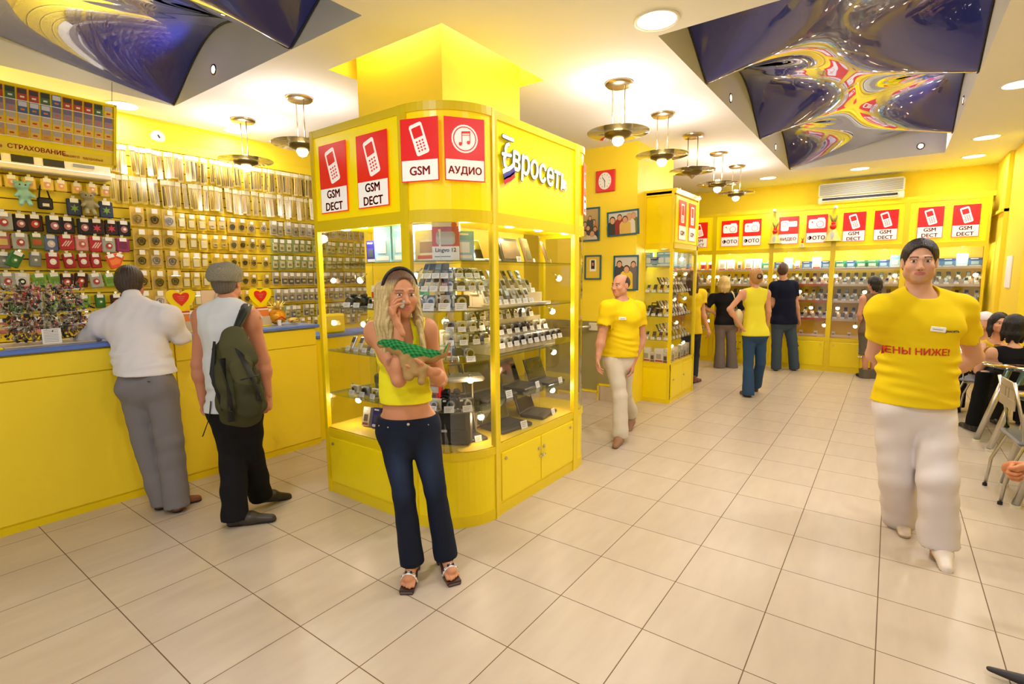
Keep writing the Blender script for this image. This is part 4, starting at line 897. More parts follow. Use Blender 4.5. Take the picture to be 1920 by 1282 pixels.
# hanging board of phone cards
def board():
    Y1, L = 1.66, 2.1; tl = .30
    t = thing('card_board', 'hanging yellow-edged board filled with rows of phone cards', 'display board', (-5.22, Y1, 3.03)); t.rotation_euler = (0, tl, 0)
    h = .50
    m = MB(); m.box(-.02, 0, -L, 0, -h, 0, 'yellow_panel', .004); m.build('panel', t)
    m = MB(); m.box(-.03, .012, -L, 0, -.016, .0, 'yellow_frame'); m.box(-.03, .012, -L, 0, -h, -h+.02, 'yellow_frame'); m.box(-.03, .012, -.02, 0, -h, 0, 'yellow_frame'); m.build('frame', t)
    m = MB(); m.box(0, .003, -L, -.02, -h+.02, -h+.085, cmat((245, 215, 60), .4)); Z = T(.0035, 0, -h+.05) @ rotz(PI/2) @ UPR
    m.text('СТРАХОВАНИЕ', .045, 'dark_red_text', Z @ T(-.50, .006, 0)); m.text('вашего  здоровья', .030, cmat((215, 120, 40)), Z @ T(-.22, -.004, 0)); m.text('Пополнение', .035, 'dark_red_text', Z @ T(-.80, 0, 0)); m.build('caption_strip', t)
    for y in (-.03, -1.2): m = MB(); m.tube([(0, y, 0), (0, y, .17)], .002, 'dark', 5); m.build('hanging_wire', t)
    # cards: own things, leaning on the board
    def card(c, c2, c3):
        r = P_('phone_card'); m = MB(); m.box(0, .004, -.027, .027, 0, .082, cmat(c, .4)); m.box(.004, .005, -.024, .024, .045, .078, cmat(c2, .4)); m.box(.0045, .0055, -.012, .012, .018, .030, cmat(c3, .4)); a = m.build('card', r)
        return proto(r, a)
    cs = [card((226, 184, 80), (178, 168, 156), (190, 60, 30)), card((170, 60, 50), (60, 50, 60), (230, 220, 200)), card((60, 90, 140), (200, 200, 210), (220, 120, 40)), card((214, 152, 62), (168, 150, 140), (200, 140, 60)), card((60, 100, 70), (40, 50, 50), (220, 210, 200)), card((150, 130, 140), (110, 100, 130), (200, 100, 90))]
    cn = ['gold', 'red', 'blue', 'brown', 'green', 'mauve']
    sq = ([2, 2, 1, 4, 1, 1, 4, 2, 1, 1, 1, 4, 0], [1, 3, 5, 5, 2, 2, 2, 5, 5, 5, 5, 5, 5], [0]*13, [3, 0]*7)
    for r_ in range(4):
        for i in range(13):
            v = Matrix.Rotation(tl, 4, 'Y') @ Vector((.001, -L*0-.055-(12-i)*.065, -.105-.0875*r_)); k = sq[r_][i]
            o = dup(cs[k], (-5.22+v.x, Y1+v.y, 3.03+v.z), 0, '%s phone card, %s from left, %s row of the hanging board' % (cn[k], nth(i+1), nth(r_+1)), 'phone cards on the hanging board', cat='card'); o.rotation_euler = (0, tl, 0)
    r2 = MB(); 
    for k in range(1, 4): r2.box(0, .010, -.90, -.02, -.105-.0875*k+.082, -.105-.0875*k+.086, 'paper')
    r2.box(0, .010, -.90, -.02, -.109-.2625, -.105-.2625, 'paper'); r2.build('card_rail', t)
board()
# smoke alarm with cable on the wall
t = thing('alarm_sounder', 'small round white alarm sounder on the yellow wall, cable below', 'alarm', (-6.03, 2.24, 3.03)); m = MB(); X = Matrix.Rotation(PI/2, 4, 'Y'); m.lathe([(.06, 0), (.06, .03), (.045, .045), (0, .045)], 'offwhite', 24, X=X); m.build('housing', t)
m = MB(); m.box(.045, .047, -.012, .004, -.015, .018, 'dark', X=Matrix.Rotation(.5, 4, 'X')); m.build('slot', t); m = MB(); m.tube([(.01, 0, -.055), (.01, 0, -.14)], .004, 'offwhite', 6); m.build('cable', t)
# charm rack: a clear stand thick with dangling key charms, too many to count
def charms():
    cx, cy, z0 = -4.66, .94, 1.178
    t = thing('charm_stand', 'clear acrylic stand with price sheet, thick with key charms', 'display stand', (cx, cy, z0))
    m = MB(); m.box(-.16, .16, -.24, .24, 0, .012, 'acrylic', .004); m.cyl((0, 0), .012, 0, .36, 'silver', 12)
    for z in (.12, .21, .29, .36):
        for k in range(10): a = 2*PI*k/10; m.tube([(0, 0, z), (.15*math.cos(a), (.27-.16*(z-.12))*math.sin(a), z+.01)], .003, 'silver', 5)
    m.build('rack', t); m = MB(); m.X = T(.14, 0, .012) @ rotz(PI/2); m.box(-.05, .05, -.004, 0, 0, .10, 'paper')
    for k in range(8): m.box(-.04, .035, -.005, -.004, .012+k*.011, .015+k*.011, 'grey')
    m.build('price_sheet', t)
    m = MB(); R = random.Random(3); cols = [(150, 146, 140), (60, 50, 45), (120, 100, 84), (40, 38, 36), (110, 112, 92), (70, 96, 70), (190, 180, 160), (60, 60, 65), (130, 100, 76), (190, 185, 178), (84, 74, 66), (180, 110, 80), (40, 38, 36), (70, 60, 50), (140, 130, 120)]
    for k in range(900):
        z = R.uniform(.03, .40); w = (1-((z-.12)/.34)**2*.35 if z > .12 else .9); a = R.uniform(0, 2*PI); q = R.uniform(.35, 1)
        p = (cx+.16*w*q*math.cos(a), cy+.29*w*q*math.sin(a), z0+z); s = R.uniform(.005, .012); c = cmat(R.choice(cols), .35, R.choice((0, .6)))
        if z > .28 and R.random() < .4: c = cmat(R.choice([(200, 60, 60), (210, 120, 120), (225, 160, 150)]), .4)
        X = T(*p) @ Matrix.Rotation(R.uniform(0, 3), 4, (R.uniform(-1, 1), R.uniform(-1, 1), .5))
        if R.random() < .35: m.add([(0, 0, s), (s, 0, 0), (0, s, 0), (-s, 0, 0), (0, -s, 0), (0, 0, -s)], [(0, 1, 2), (0, 2, 3), (0, 3, 4), (0, 4, 1), (5, 2, 1), (5, 3, 2), (5, 4, 3), (5, 1, 4)], c, True, X)
        else: m.box(-s*R.uniform(.4, 1), s*.8, -s*.5, s*.5, -s*R.uniform(.8, 2), s, c, .002, X)
        if R.random() < .4: m.tube([(p[0], p[1], p[2]+s), (p[0], p[1], p[2]+s+.03)], .0014, 'silver', 4)
    tag(m.build('key_charms'), 'crowd of dangling metal and beaded key charms on the counter stand', 'charms', kind='stuff')
charms()
def heart_stand(x, y, lb, flip=1):
    t = thing('leaflet_stand', lb, 'leaflet stand', (x, y, 1.178), PI/2+.1)
    m = MB(); m.box(-.075, .075, -.03, .07, 0, .012, 'yellow_panel', .003); m.box(-.07, .07, .02, .032, .012, .24, 'yellow_panel', .003); m.box(-.075, .075, -.028, -.02, .012, .09, 'acrylic', .003); m.build('holder', t)
    pts = [(.10*math.sin(a)**3*1.15, .085*math.cos(a)-.033*math.cos(2*a)-.013*math.cos(3*a)) for a in [2*PI*i/30 for i in range(30)]]
    X = T(0, .014, .27) @ UPR
    m = MB(); m.prism([(p*1.0, q*1.1) for p, q in pts], 0, .006, 'yellow_panel', X=X); m.build('yellow_heart', t)
    m = MB(); m.prism([(p*.55, q*.62+.01) for p, q in pts], .006, .010, 'red', X=X)
    for k in range(3): m.box(-.03+.008*k, .03-.008*k, .022-k*.014, .025-k*.014, .010, .011, cmat((235, 150, 130)), X=X)
    m.build('red_heart', t)
    m = MB()
    for k in range(4): m.box(-.055, .055, -.018+k*.009, -.012+k*.009, .014, .15+.012*k, cmat([(235, 130, 60), (240, 240, 235), (200, 60, 50), (245, 190, 60)][k]), X=Matrix.Identity(4))
    m.build('leaflets', t)
heart_stand(-4.66, 1.80, 'yellow leaflet stand with a red heart, between the two men')
heart_stand(-4.66, 2.46, 'yellow leaflet stand with red heart, right of the capped man')
t = thing('leaflet_holder', 'tall yellow and cream leaflet holder beside the capped man', 'leaflet stand', (-4.68, 2.03, 1.178), PI/2)
m = MB(); m.box(-.09, .09, -.02, .05, 0, .20, 'yellow_panel', .004); m.box(-.07, .09, .0, .012, .2, .34, cmat((235, 205, 170)), X=T(0, 0, 0)); m.box(-.03, .06, -.03, -.02, .06, .17, cmat((215, 160, 50))); m.build('holder', t)
m = MB(); m.box(-.02, .10, -.06, .01, .21, .33, cmat((238, 214, 182)), .01, X=Matrix.Rotation(.2, 4, 'Y')); m.build('cream_box', t)
# wrapped sweets bouquet and small pouch on the counter
t = thing('gift_bundle', 'gold wrapped gift bundle with ribbon curls on the counter', 'gift', (-4.66, 2.60, 1.178))
m = MB(); m.ball((0, 0, .08), .075, cmat((235, 165, 30), .3, .4), 10, sc=(1, 1.1, 1)); m.build('wrapping', t)
m = MB(); R = random.Random(5)
for k in range(26):
    a = R.uniform(0, 6.28); r_ = R.uniform(.01, .06); m.tube([(0, 0, .13), (r_*math.cos(a)*.7, r_*math.sin(a)*.7, .17), (r_*math.cos(a)*1.5, r_*math.sin(a)*1.5, R.uniform(.17, .24))], [.006, .012, .004], cmat((248, 215, 120), .35, .3), 5, flat=.3)
m.build('paper_frill', t)
m = MB(); m.tube([(.05, -.05, .05), (.08, 0, .08), (.05, .06, .05)], .006, 'red', 6); m.box(.05, .07, -.03, .0, 0, .05, 'paper'); m.build('ribbon', t)
t = thing('zip_pouch', 'yellow patterned zip pouch lying beside the gold gift bundle', 'pouch', (-4.62, 2.74, 1.178), .5); m = MB(); m.ball((0, 0, .035), .05, cmat((225, 190, 90), .6), 8, sc=(.8, 1.5, .55)); m.build('body', t); m = MB(); m.tube([(.02, -.075, .03), (.035, 0, .045), (.02, .075, .03)], .005, 'darkgrey', 6); m.build('zip', t)
t = thing('counter_mat', 'thin yellow and clear display mat on the counter top, far left', 'mat', (-4.62, .45, 1.179)); m = MB(); m.box(-.15, .17, -.3, .24, 0, .014, 'yellow_panel', .004); m.build('mat', t)
t = thing('knick_knack_box', 'small red trinket box on the counter at the left edge', 'box', (-4.60, .62, 1.194)); m = MB(); m.box(-.04, .04, -.05, .05, 0, .03, 'red', .006); m.box(-.035, .035, -.045, .045, .03, .034, 'paper'); m.build('box', t)
t = thing('paper_bag', 'yellow carrier bag seen through the left kiosk glass', 'bag', (-4.62, 3.15, 1.05)); m = MB(); m.box(-.06, .06, -.12, .14, 0, .20, 'yellow_panel', .02); m.build('bag', t)
# ------------------------------------------------------------------ tower case
tw = case('tall narrow yellow tower case beyond the photo wall', [(-2.558, 6.30), (-2.17, 6.30)], [(-2.19, 6.32), (-2.558, 6.32)][:0]+[(-2.17, 6.33), (-2.558, 6.33)], 0, lamps=((-2.36, 6.5),), shelves=(), name='tower_case')
for o in [c for c in tw.children if c.name.split('.')[0] in ('back_panel', 'lamp_ceiling', 'base_cabinet', 'sign_band')]: bpy.data.objects.remove(o)
m = MB(); m.box(-2.558, -2.17, 6.30, 7.22, 0, Z0, 'yellow_panel'); m.box(-2.55, -2.165, 6.295, 7.22, 0, .05, 'yellow_frame'); m.box(-2.558, -2.155, 6.29, 7.225, Z0, Z0+.012, 'yellow_frame'); m.build('base_cabinet', tw)
m = MB(); m.box(-2.558, -2.175, 6.305, 7.21, Z1+.02, ZH-.03, 'yellow_panel'); m.box(-2.17, -2.16, 6.34, 7.18, Z1+.05, ZH-.05, 'yellow_lit'); m.box(-2.57, -2.15, 6.29, 7.225, ZH-.03, ZH+.03, 'yellow_frame'); m.box(-2.17, -2.155, 6.30, 7.22, Z1-.02, Z1+.04, 'yellow_frame'); m.build('sign_band', tw)
m = MB(); m.box(-2.558, -2.545, 6.33, 7.2, Z0, Z1, cmat((238, 200, 50), .5)); m.build('back_panel', tw)
m = MB(); m.box(-2.19, -2.155, 7.185, 7.225, 0, ZH, 'yellow_frame'); m.build('rear_post', tw)
m = MB(); m.box(-2.178, -2.173, 6.34, 6.75, Z0+.01, Z1-.02, 'glass'); m.build('glass_door', tw)
m = MB(); m.box(-2.178, -2.173, 6.76, 7.18, Z0+.01, Z1-.02, 'glass'); m.build('glass_door', tw)
for z in (1.72, 1.40, 1.10, .80):
    m = MB(); m.box(-2.54, -2.185, 6.32, 7.19, z-.008, z, 'shelf_glass'); m.build('shelf', tw)
for y0, y1 in ((6.34, 6.755), (6.765, 7.18)):
    m = MB(); m.box(-2.17, -2.160, y0, y1, .08, .46, 'yellow_panel', .003); d = m.build('door', tw)
    m = MB(); m.cyl((0, 0), .012, 0, .012, 'steel', 10, X=T(-2.16, y0+.06 if y0 < 6.5 else y0+.04, .30) @ rotz(PI/2) @ UPR); m.build('lock', d)
placard('sign_placard', 'slider', ['GSM'], tw, T(-2.158, 6.56, 2.05) @ rotz(PI/2), w=.27, h=.48)
placard('sign_placard', 'slider', ['GSM'], tw, T(-2.158, 6.95, 2.05) @ rotz(PI/2), w=.27, h=.48)
for i, y in enumerate((6.36, 7.14)):
    t = thing('header_spotlight', ('near', 'far')[i]+' tiny bright spot fitting on top of the tower case', 'spotlight', (-2.13, y, 2.62 if i else 2.62)); m = MB(); m.ball((0, 0, -.0), .022, 'case_lamp_glow', 8, sc=(1, 1, .7)); m.build('bulb', t); m = MB(); m.cyl((0, 0), .012, .012, .035, 'white', 10); m.build('stem', t)
GT = 'merchandise in the tower case'
for s, (z, ps, nm, n) in enumerate(((1.722, [BX[0], BX[5], BX[0]], 'pale box', 4), (1.402, PHONES, 'phone', 8), (1.102, PHONES, 'phone', 8), (.802, PHONES, 'phone', 7), (.508, [BX[1], BX[6]], 'boxed accessory', 7))):
    sh = ['top', 'second', 'third', 'fourth', 'bottom'][s]
    for row in range(2 if ps is PHONES else 1):
        for i in range(n):
            p = ps[(i*3+row) % len(ps)]; y = 6.42+.70*i/(n-1)
            dup(p, (-2.24-row*.12, y, z+row*.09), PI/2, '%s, %s from left, %s step of %s tower shelf, side' % (nm, nth(i+1), ('front', 'back')[row], sh), GT, cat='phone' if ps is PHONES else 'box')
    for i in range(4):
        p = ps[i % len(ps)]; dup(p, (-2.50+.085*i, 6.36, z+(.0 if ps is not PHONES else .0)), 0, '%s, %s from left, %s tower shelf, end facing photographer' % (nm, nth(i+1), sh), GT, cat='phone' if ps is PHONES else 'box')
dup(BAGS, (-2.45, 6.46, 1.102), 0, 'black bag on the third shelf of the tower case', GT, cat='bag')
for i, (y, z) in enumerate(((6.5, 1.66), (6.9, 1.66), (6.5, 1.34), (6.9, 1.34), (6.6, 1.04), (6.9, .75), (6.45, .75))):
    dup(SPOT, (-2.24, y, z), PI/2, 'small halogen spot inside tower case, %s one' % nth(i+1), 'glowing halogen spots inside the display cases', cat='spotlight')
    lamp('POINT', 'case_spot_light', (-2.22, y, z-.04), .9, (1, .75, .5), .02)
# ------------------------------------------------------------------ far run of cases
YF = 9.97
mk('price_rail', (232, 205, 190), .5); mk('price_rail_red', (205, 90, 75), .5)
UN = [(-3.60, -2.67, ['phone', 'phone']), (-2.67, -1.71, ['camera', 'camera']), (-1.71, -.80, ['video', 'camera']), (-.80, .13, ['phone', 'phone']), (.13, 1.075, ['phone', 'phone'])]
SGX = [(-3.35, -2.95), (-2.405, -2.04), (-1.465, -1.05), (-.535, -.125), (.41, .81)]
TX_ = {'phone': ['GSM', 'DECT'], 'camera': ['ФОТО'], 'video': ['ВИДЕО']}
FSH = (1.70, 1.44, 1.17, .87)
names = ['leftmost far case, half hidden behind the tower case', 'far case with two camera signs behind the blonde woman', 'far case with camcorder and photo signs behind the dark-shirted man', 'far case with two GSM signs below the air conditioner', 'rightmost far case with GSM signs beside the yellow pilaster']
GF = 'merchandise in the far cases'
for u, (x0, x1, sg) in enumerate(UN):
    c = case(names[u], [(x0, YF), (x1, YF)], [(x1, 10.45), (x0, 10.45)], 2, lamps=(), z1=2.02, zh=2.72, z0=.56, shelves=FSH, splits=(.5,))
    for z in FSH+(.60,):
        m = MB(); m.box(x0+.04, x1-.04, YF+.035, YF+.04, z-.022, z+.016, 'price_rail_red' if u == 2 and z in (1.44, .87, 1.17) else 'price_rail'); m.build('price_rail', c)
    for q in range(2):
        placard('sign_placard', sg[q], TX_[sg[q]], c, T(SGX[u][q], YF-.012, 2.13))
    for q in range(2):
        lx = x0+(x1-x0)*(.27+.46*q); m = MB(); m.lathe([(0, 2.0), (.038, 2.0), (.042, 2.02)], 'case_lamp_glow', 14, X=T(lx, YF+.12, 0)); m.build('case_lamp', c)
        lamp('POINT', 'case_lamp_light', (lx, YF+.12, 1.93), 4.5, (1, .93, .8), .03)
    for s, z in enumerate((1.702, 1.442, 1.172, .872, .566)):
        n = 8; sh = ['top', 'second', 'third', 'fourth', 'bottom'][s]
        if s == 0:
            for i in range(6):
                k = [[2, 6, 2, 6, 2, 2], [1, 1, 6, 1, 1, 4], [5, 0, 6, 5, 1, 5], [4, 5, 4, 4, 5, 0], [5, 0, 5, 5, 0, 5]][u][i]
                dup(BX[k], (x0+.1+(x1-x0-.2)*i/5, YF+.22, z), 0, '%s box, %s from left, top shelf, %s' % (BXN[k], nth(i+1), ['leftmost far case', 'second far case', 'middle far case', 'fourth far case', 'rightmost far case'][u]), GF, cat='box', scale=(1.1, 1, 1.1))
        else:
            for row in range(2):
                for i in range(n):
                    k = rnd.choice((0, 1, 1, 2, 3, 4)) if s < 4 else rnd.choice((1, 2, 1)); big = s == 4
                    p = PHONES[k] if not big else (BX[(2, 6, 3)[k % 3]]); nm = PHN[k]+' phone' if not big else BXN[(2, 6, 3)[k % 3]]+' box'
                    if big and (row or i % 2): continue
                    dup(p, (x0+.075+(x1-x0-.15)*i/(n-1)+row*.03, YF+.10+row*.12, z+row*.085), 0, '%s, %s from left, %s step, %s shelf, %s' % (nm, nth(i+1), ('front', 'back')[row], sh, ['leftmost far case', 'second far case', 'middle far case', 'fourth far case', 'rightmost far case'][u]), GF, cat='phone' if not big else 'box', scale=1.1 if not big else .7)
            if s < 4:
                tt = thing('display_riser', 'glass step behind the %s phone shelf, %s' % (sh, ['leftmost far case', 'second far case', 'middle far case', 'fourth far case', 'rightmost far case'][u]), 'display stand'); m = MB(); m.box(x0+.04, x1-.04, YF+.17, YF+.26, z, z+.084, 'acrylic'); m.build('step', tt)
    for i, (fx, z) in enumerate(((.06, 1.62), (.5, 1.36), (.9, 1.62), (.12, 1.09), (.7, 1.09), (.4, .80), (.93, .80))):
        x = x0+(x1-x0)*fx; dup(SPOT, (x, YF+.13, z), 0, 'glowing halogen spot, %s one, in the %s' % (nth(i+1), ['leftmost far case', 'second far case', 'middle far case', 'fourth far case', 'rightmost far case'][u]), 'glowing halogen spots inside the display cases', cat='spotlight', scale=1.3)
        lamp('POINT', 'case_spot_light', (x, YF+.08, z-.05), 2.2, (1, .72, .42), .02)
# corn-sheaf dolls hanging on the header
def doll(x, z, s, lb):
    t = thing('gift_basket', lb, 'ornament', (x, YF-.06, z)); t.scale = (s, s, s)
    m = MB(); m.lathe([(.11, 0), (.10, .02), (.06, .12), (.025, .19)], cmat((225, 205, 110), .6), 14); m.lathe([(.112, -.002), (.07, .0), (0, 0)], 'darkgrey', 14); m.build('cone_wrap', t)
    m = MB(); m.lathe([(.055, .02), (.03, .10), (.0, .15)], cmat((175, 170, 160), .4), 12, X=T(0, -.045, 0)); m.build('front_panel', t)
    m = MB(); m.ball((0, -.02, .20), .04, 'red', 8); m.ball((.0, -.01, .25), .028, 'red', 8); m.build('red_bow', t)
    m = MB()
    for k in range(14): a = k*.45; m.tube([(0, 0, .22), (.05*math.cos(a), .05*math.sin(a), .34+.03*math.sin(k))], [.006, .003], cmat((130, 120, 60)), 5)
    m.build('dry_stalks', t)
doll(-1.66, 2.14, 1.0, 'cone wrapped gift with red bow, left of the camcorder sign')
doll(-.815, 2.14, 1.15, 'cone wrapped gift with red bow, right of the photo sign')
doll(-1.24, 2.06, .45, 'smallest wrapped gift ornament between the two cone gifts')
for i, (x, z) in enumerate(((-1.69, 2.70), (-.80, 2.68))):
    t = thing('header_spotlight', ('left', 'right')[i]+' tiny spot fitting above the middle far case', 'spotlight', (x, YF-.05, z)); m = MB(); m.ball((0, 0, 0), .03, 'white', 8); m.build('bulb', t)
# ------------------------------------------------------------------ sculpting: smooth unions of tapered limbs, meshed with surface nets
def V3(*a): return np.array(a, float)
def unit(v): v = np.asarray(v, float); return v/(np.linalg.norm(v)+1e-9)
class Sculpt:
    def __init__(s): s.ops = []
    def cone(s, a, b, ra, rb, k=.02, flat=None, f=1, sub=False, col=None):
        """tapered limb from a to b; flat is a direction squeezed by factor f"""
        s.ops.append(('c', np.asarray(a, float), np.asarray(b, float), ra, rb, k, None if flat is None else unit(flat), f, sub, col)); return s
    def ell(s, c, r, k=.02, axes=None, sub=False, col=None):
        s.ops.append(('e', np.asarray(c, float), np.asarray(r, float) if np.ndim(r) else np.array([r]*3, float), None, None, k, np.eye(3) if axes is None else np.asarray(axes, float), 1, sub, col)); return s
    def cut(s, p, n, k=.0):
        """remove what lies on the side n of point p"""
        s.ops.append(('p', np.asarray(p, float), unit(n), None, None, k, None, 1, True, None)); return s
    def fn(s, f): s.ops.append(('f', f, None, None, None, 0, None, 1, False, None)); return s
    def mesh(s, h):
        lo = np.array([1e9]*3); hi = -lo
        def bb(o):
            if o[0] == 'c':
                r = max(o[3], o[4]); return np.minimum(o[1], o[2])-r, np.maximum(o[1], o[2])+r
            r = max(o[2]); return o[1]-r, o[1]+r
        for o in s.ops:
            if o[0] in 'ce' and not o[8]:
                a, b = bb(o); lo = np.minimum(lo, a); hi = np.maximum(hi, b)
        lo -= 4*h; hi += 4*h; n = np.ceil((hi-lo)/h).astype(int)+1
        D = np.full(n, .2, np.float32); ax = [lo[i]+h*np.arange(n[i]) for i in range(3)]
        for o in s.ops:
            if o[0] == 'f':
                D = o[1](D, ax).astype(np.float32); continue
            if o[0] == 'p':
                g = (ax[0][:, None, None]-o[1][0])*o[2][0]+(ax[1][None, :, None]-o[1][1])*o[2][1]+(ax[2][None, None, :]-o[1][2])*o[2][2]
                k = o[5]
                if k: q = np.maximum(k-np.abs(D-g), 0)/k; D = np.maximum(D, g)+q*q*k/4
                else: D = np.maximum(D, g)
                D = D.astype(np.float32); continue
            a, b = bb(o); m = .05+o[5]
            i0 = np.clip(np.floor((a-m-lo)/h).astype(int), 0, n-1); i1 = np.clip(np.ceil((b+m-lo)/h).astype(int)+1, 1, n)
            if (i1 <= i0).any(): continue
            sl = tuple(slice(i0[i], i1[i]) for i in range(3))
            X = np.stack(np.meshgrid(*[ax[i][sl[i]] for i in range(3)], indexing='ij'), -1)
            if o[0] == 'c':
                A, B, ra, rb, k, fd, f = o[1:8]; P = X
                if fd is not None:
                    P = X-A; P = P+(P@fd)[..., None]*fd*(1/f-1); d = B-A; B2 = d+(d@fd)*fd*(1/f-1); A2 = np.zeros(3)
                else: P = X-A; B2 = B-A
                L2 = B2@B2+1e-12; t = np.clip(P@B2/L2, 0, 1); q = np.linalg.norm(P-t[..., None]*B2, axis=-1)-(ra+(rb-ra)*t)
                if fd is not None: q = q*(.5+.5*f)
            else:
                c, r, k, R = o[1], o[2], o[5], o[6]; P = (X-c)@R.T; u = P/r; l = np.linalg.norm(u, axis=-1); g = np.linalg.norm(P/(r*r), axis=-1)+1e-9
                q = l*(l-1)/g
            cur = D[sl]
            if o[8]:
                g = -q; w = np.maximum(k-np.abs(cur-g), 0)/max(k, 1e-6); new = np.maximum(cur, g)+w*w*k/4
            else:
                w = np.maximum(k-np.abs(cur-q), 0)/max(k, 1e-6); new = np.minimum(cur, q)-w*w*k/4
            D[sl] = new
        return nets(D, lo, h)
def nets(D, lo, h):
    sg = D < 0; c = np.zeros(np.array(D.shape)-1, np.int8)
    off = [(i, j, k) for i in (0, 1) for j in (0, 1) for k in (0, 1)]
    sh = c.shape
    for i, j, k in off: c += sg[i:i+sh[0], j:j+sh[1], k:k+sh[2]]
    I = np.argwhere((c > 0) & (c < 8)); 
    if len(I) == 0: return np.zeros((0, 3)), np.zeros((0, 4), int)
    acc = np.zeros((len(I), 3)); cnt = np.zeros(len(I))
    for a in off:
        for ax_ in range(3):
            if a[ax_]: continue
            b = list(a); b[ax_] = 1
            va = D[I[:, 0]+a[0], I[:, 1]+a[1], I[:, 2]+a[2]]; vb = D[I[:, 0]+b[0], I[:, 1]+b[1], I[:, 2]+b[2]]
            m = (va < 0) != (vb < 0); t = np.where(m, va/(va-vb+1e-12), 0)
            p = np.tile(np.array(a, float), (len(I), 1)); p[:, ax_] = t; acc += p*m[:, None]; cnt += m
    P = lo+h*(I+acc/cnt[:, None])
    idx = -np.ones(sh, np.int64); idx[I[:, 0], I[:, 1], I[:, 2]] = np.arange(len(I))
    Q = []
    for ax_ in range(3):
        u, v = [(1, 2), (2, 0), (0, 1)][ax_]
        sa = [slice(None)]*3; sb = [slice(None)]*3; sa[ax_] = slice(0, -1); sb[ax_] = slice(1, None)
        d = sg[tuple(sa)] != sg[tuple(sb)]; E = np.argwhere(d)
        E = E[(E[:, u] > 0) & (E[:, v] > 0) & (E[:, u] < sh[u]) & (E[:, v] < sh[v]) & (E[:, ax_] < sh[ax_])]
        if not len(E): continue
        ins = sg[E[:, 0], E[:, 1], E[:, 2]]
        def g(du, dv): F = E.copy(); F[:, u] -= du; F[:, v] -= dv; return idx[F[:, 0], F[:, 1], F[:, 2]]
        q = np.stack([g(1, 1), g(0, 1), g(0, 0), g(1, 0)], 1); q[~ins] = q[~ins][:, ::-1]; Q.append(q)
    return P, np.concatenate(Q)
def smooth_mesh(P, Q, it=1, w=.5):
    e = np.concatenate([Q[:, [0, 1]], Q[:, [1, 2]], Q[:, [2, 3]], Q[:, [3, 0]]])
    for _ in range(it):
        s_ = np.zeros_like(P); n = np.zeros(len(P)); np.add.at(s_, e[:, 0], P[e[:, 1]]); np.add.at(n, e[:, 0], 1); np.add.at(s_, e[:, 1], P[e[:, 0]]); np.add.at(n, e[:, 1], 1)
        P = P*(1-w)+w*s_/np.maximum(n, 1)[:, None]
    return P
def mesh_obj(name, parts, material, parent=None, colf=None, sm=1):
    """parts: list of (P, Q) joined in one mesh, world coordinates"""
    Ps, Qs, o = [], [], 0
    for P, Q in parts:
        if len(P) == 0: continue
        P = smooth_mesh(P, Q, sm); Ps.append(P); Qs.append(Q+o); o += len(P)
    P = np.concatenate(Ps); Q = np.concatenate(Qs)
    base = np.array(parent.location) if parent else np.zeros(3)
    me = bpy.data.meshes.new(name); me.vertices.add(len(P)); me.vertices.foreach_set('co', (P-base).astype(np.float32).ravel())
    me.loops.add(Q.size); me.loops.foreach_set('vertex_index', Q.ravel().astype(np.int32)); me.polygons.add(len(Q))
    me.polygons.foreach_set('loop_start', (np.arange(len(Q))*4).astype(np.int32)); me.polygons.foreach_set('loop_total', np.full(len(Q), 4, np.int32)) if False else None
    me.update(calc_edges=True); me.validate(); me.polygons.foreach_set('use_smooth', np.ones(len(me.polygons), bool))
    me.materials.append(MT[material] if isinstance(material, str) else material)
    if colf:
        C = np.clip(colf(P), 0, 1); a = me.color_attributes.new('Col', 'FLOAT_COLOR', 'POINT'); a.data.foreach_set('color', np.concatenate([C, np.ones((len(C), 1))], 1).astype(np.float32).ravel())
    o = bpy.data.objects.new(name, me); COL.objects.link(o)
    if parent: o.parent = parent
    return o
def folds(amp, freq, seed=0, zdir=(0, 0, 1), sharp=1):
    """soft cloth folds added to a distance field"""
    R = np.random.RandomState(seed); ws = [(unit(R.randn(3)*V3(.55, .55, 1)), R.uniform(.6, 1.6)*freq, R.uniform(0, 6.28)) for _ in range(5)]
    def f(D, ax):
        X, Y, Z = ax[0][:, None, None], ax[1][None, :, None], ax[2][None, None, :]; s_ = 0
        for d, w, p in ws: s_ = s_+np.sin((X*d[0]+Y*d[1]+Z*d[2])*w+p+1.5*np.sin(X*7+Z*5+p))
        return D+amp*s_/3
    return f
# ------------------------------------------------------------------ people
UP = V3(0, 0, 1)
CF = unit(V3(_f[0], _f[1], 0)); CR = unit(np.cross(CF, UP))      # the photographer's heading and right hand side, for taking bearings
def bearing(deg): a = math.radians(deg); return CF*math.cos(a)+CR*math.sin(a)   # 0 = facing away, 180 = facing the camera, 90 = to the right
def atv(x, y, D):
    d = _f + _r*(x-960)/F_PX - _u*(y-641)/F_PX
    return np.array([0, 0, EYE]) + d*(D/float(d@CF))
MT['skin'] = vcol('skin', .5, .35, bump=.03, bscale=300, sss=.0)
MT['hair'] = vcol('hair_strands', .45, .4, bump=.5, bscale=90)
MT['cloth'] = vcol('cloth', .85, .15, bump=.12, bscale=500)
MT['denim'] = vcol('denim', .8, .2, bump=.25, bscale=700)
MT['leather'] = vcol('leather', .4, .5)
MT['eye'] = vcol('eyeball', .12, .6)
SKIN = lin((222, 164, 128)); TAN = lin((196, 128, 86))
def col(rgb): return np.array(lin(rgb))
